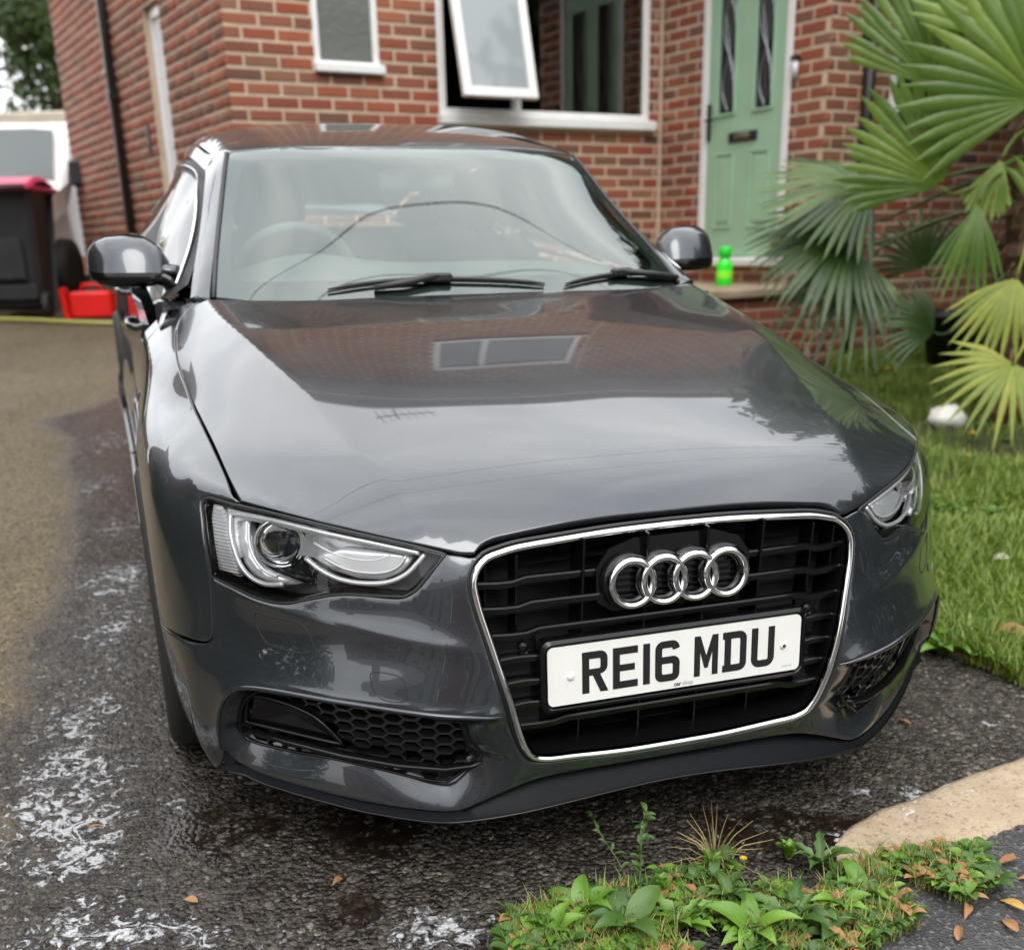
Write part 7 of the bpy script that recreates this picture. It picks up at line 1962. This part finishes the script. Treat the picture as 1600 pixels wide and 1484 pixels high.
# ================================================================== AROUND THE CAMERA (seen mirrored in the paint and glass)
def terrace(x0, x1, y, zb, ht, M, label, cat='house', ang=0., depth=7, name='terraced_house', win=3):
    p = empty(name, (x0, y, zb), ang); tag(p, label, cat, 'houses across the road' if y < 0 else None); w_ = x1 - x0
    m = MB(); m.box((0, -depth, 0), (w_, 0, ht)); m.build('walls', M, p)
    m = MB(); m.add([(-.2, .35, ht), (w_ + .2, .35, ht), (w_ + .2, -depth / 2, ht + 2.6), (-.2, -depth / 2, ht + 2.6), (w_ + .2, -depth - .3, ht), (-.2, -depth - .3, ht)], [(0, 1, 2, 3), (3, 2, 4, 5), (0, 3, 5), (1, 4, 2)]); m.build('roof', SLATE, p)
    for r_ in range(2):
        for c_ in range(win):
            xa = w_ * (c_ + .5) / win - .6; za = .9 + r_ * 2.6
            if r_ == 0 and c_ == 1:
                mm = MB(); mm.bbox((xa + .1, .0, 0), (xa + 1.05, .05, 2.1), .01); mm.build('front_door', PIPE, p); continue
            mm = MB(); mm.bbox((xa, 0, za), (xa + 1.2, .06, za + 1.25), .02); f = mm.build('window', UPVC, p)
            mm = MB(); mm.bbox((xa + .08, .055, za + .08), (xa + 1.12, .07, za + 1.17), .003); mm.build('pane', mat('far_glass', (.03, .035, .04), .06, 0, .5), f)
    m = MB(); m.bbox((w_ * .2, -depth / 2 - .4, ht + 1.8), (w_ * .2 + .9, -depth / 2 + .4, ht + 3.5), .03); m.build('chimney', BR2, p)
    return p
BR2 = tex_soft(mat('far_brick', (.20, .085, .06), .9), 3, .3); REND = tex_soft(mat('cream_render', (.30, .285, .25), .9), 2, .1)
terrace(-16, -8.3, -15, gz(0, -1.2), 5.2, BR2, 'brick terraced house across the road, left'); terrace(-8, -.5, -15, gz(0, -1.2), 5.2, REND, 'cream rendered terraced house across the road'); terrace(-.2, 7.2, -15.2, gz(0, -1.2), 5.3, BR2, 'brick terraced house across the road, middle'); terrace(7.5, 15, -15, gz(0, -1.2), 5.2, REND, 'cream rendered terraced house across the road, right')
def cable(x0, y0, z0, x1, y1, z1, sag, label):
    P = [Vector((x0 + (x1 - x0) * i / 40, y0 + (y1 - y0) * i / 40, z0 + (z1 - z0) * i / 40 - sag * 4 * (i / 40) * (1 - i / 40))) for i in range(41)]
    o = MB().tube(P, .013, n=5).build('overhead_cable', BLACKM, None, True); tag(o, label, 'cable', 'overhead cables')
cable(-24, -7.2, 9.6, 24, 19.6, 9.6, 1.6, 'overhead telephone cable above the drive, the one nearer the house'); cable(-24, -8.6, 9.6, 24, 18.2, 9.6, 1.6, 'overhead telephone cable above the drive, the one nearer the road')
hl_ = empty('hedge', (0, 0, 0)); tag(hl_, 'dark clipped hedge along the left edge of the drive', 'hedge')
rg2 = np.random.default_rng(19); n = 9000; C = np.stack([rg2.uniform(-5.0, -4.2, n), rg2.uniform(-1.6, 6.2, n), rg2.uniform(0, 2.3, n)], 1); C[:, 2] += gza(C[:, 0], C[:, 1]); d1 = rg2.normal(0, 1, (n, 3)); d1 /= np.linalg.norm(d1, axis=1)[:, None]; d2 = np.cross(d1, rg2.normal(0, 1, (n, 3))); d2 /= np.linalg.norm(d2, axis=1)[:, None]
fastmesh('leaves', np.stack([C - d1 * .09, C + d2 * .05, C + d1 * .09, C - d2 * .05], 1).reshape(-1, 3), np.arange(n * 4).reshape(-1, 4), TL, hl_)
# neighbour on the left, close: brown brick gable
nh = empty('neighbouring_house', (-6.9, -1.0, gz(-6.9, 2) - .2)); tag(nh, 'brown brick neighbouring house along the left side of the drive', 'house')
m = MB(); m.box((-6, 0, 0), (0, 11.0, 5.6)); m.build('walls', tex_soft(mat('brown_brick', (.085, .045, .035), .9), 3, .35), nh)
m = MB(); m.add([(.35, -.3, 5.6), (.35, 11.3, 5.6), (-3, 11.3, 7.6), (-3, -.3, 7.6), (-6.3, -.3, 5.6), (-6.3, 11.3, 5.6)], [(0, 1, 2, 3), (3, 2, 5, 4), (0, 3, 4), (1, 5, 2)]); m.build('roof', SLATE, nh)
for yy in (2.2, 6.5):
    mm = MB(); mm.bbox((0, yy, 3.4), (.06, yy + 1.1, 4.6), .02); f = mm.build('window', UPVC, nh); mm = MB(); mm.bbox((.055, yy + .08, 3.48), (.07, yy + 1.02, 4.52), .003); mm.build('pane', mat('far_glass', (.03, .035, .04), .06, 0, .5), f)
tree(7.4, 3.0, 4.3, 1.7, 'big dark green tree on the right of the front garden', TL, seed=21, dens=2.6, lf=.15); tree(7.0, .0, 4.0, 1.6, 'dark green tree near the road on the right', TL, seed=22, dens=2.4, lf=.13); tree(10.5, 5.0, 6.6, 2.2, 'tall dark tree beyond the right end of the house', TL, seed=23, dens=2.2, lf=.15); tree(5.9, 5.4, 4.7, 1.8, 'dark green tree close to the right end of the house', TL, seed=24, dens=2.6, lf=.15); tree(5.3, 7.6, 4.7, 1.6, 'dark green tree against the entrance wing of the house', TL, seed=25, dens=2.6, lf=.15); tree(7.6, 8.4, 5.6, 2.0, 'broad dark tree behind the front garden hedge', TL, seed=26, dens=2.4, lf=.15)
hg = empty('hedge', (0, 0, 0)); tag(hg, 'dense dark hedge along the right of the front garden', 'hedge')
rg2 = np.random.default_rng(9); n = 16000; C = np.stack([rg2.uniform(4.9, 5.9, n), rg2.uniform(-1, 8, n), rg2.uniform(0, 2.9, n)], 1); C[:, 2] += gza(C[:, 0], C[:, 1]); d1 = rg2.normal(0, 1, (n, 3)); d1 /= np.linalg.norm(d1, axis=1)[:, None]; d2 = np.cross(d1, rg2.normal(0, 1, (n, 3))); d2 /= np.linalg.norm(d2, axis=1)[:, None]; s = .10
fastmesh('leaves', np.stack([C - d1 * s, C + d2 * s * .5, C + d1 * s, C - d2 * s * .5], 1).reshape(-1, 3), np.arange(n * 4).reshape(-1, 4), TL, hg)
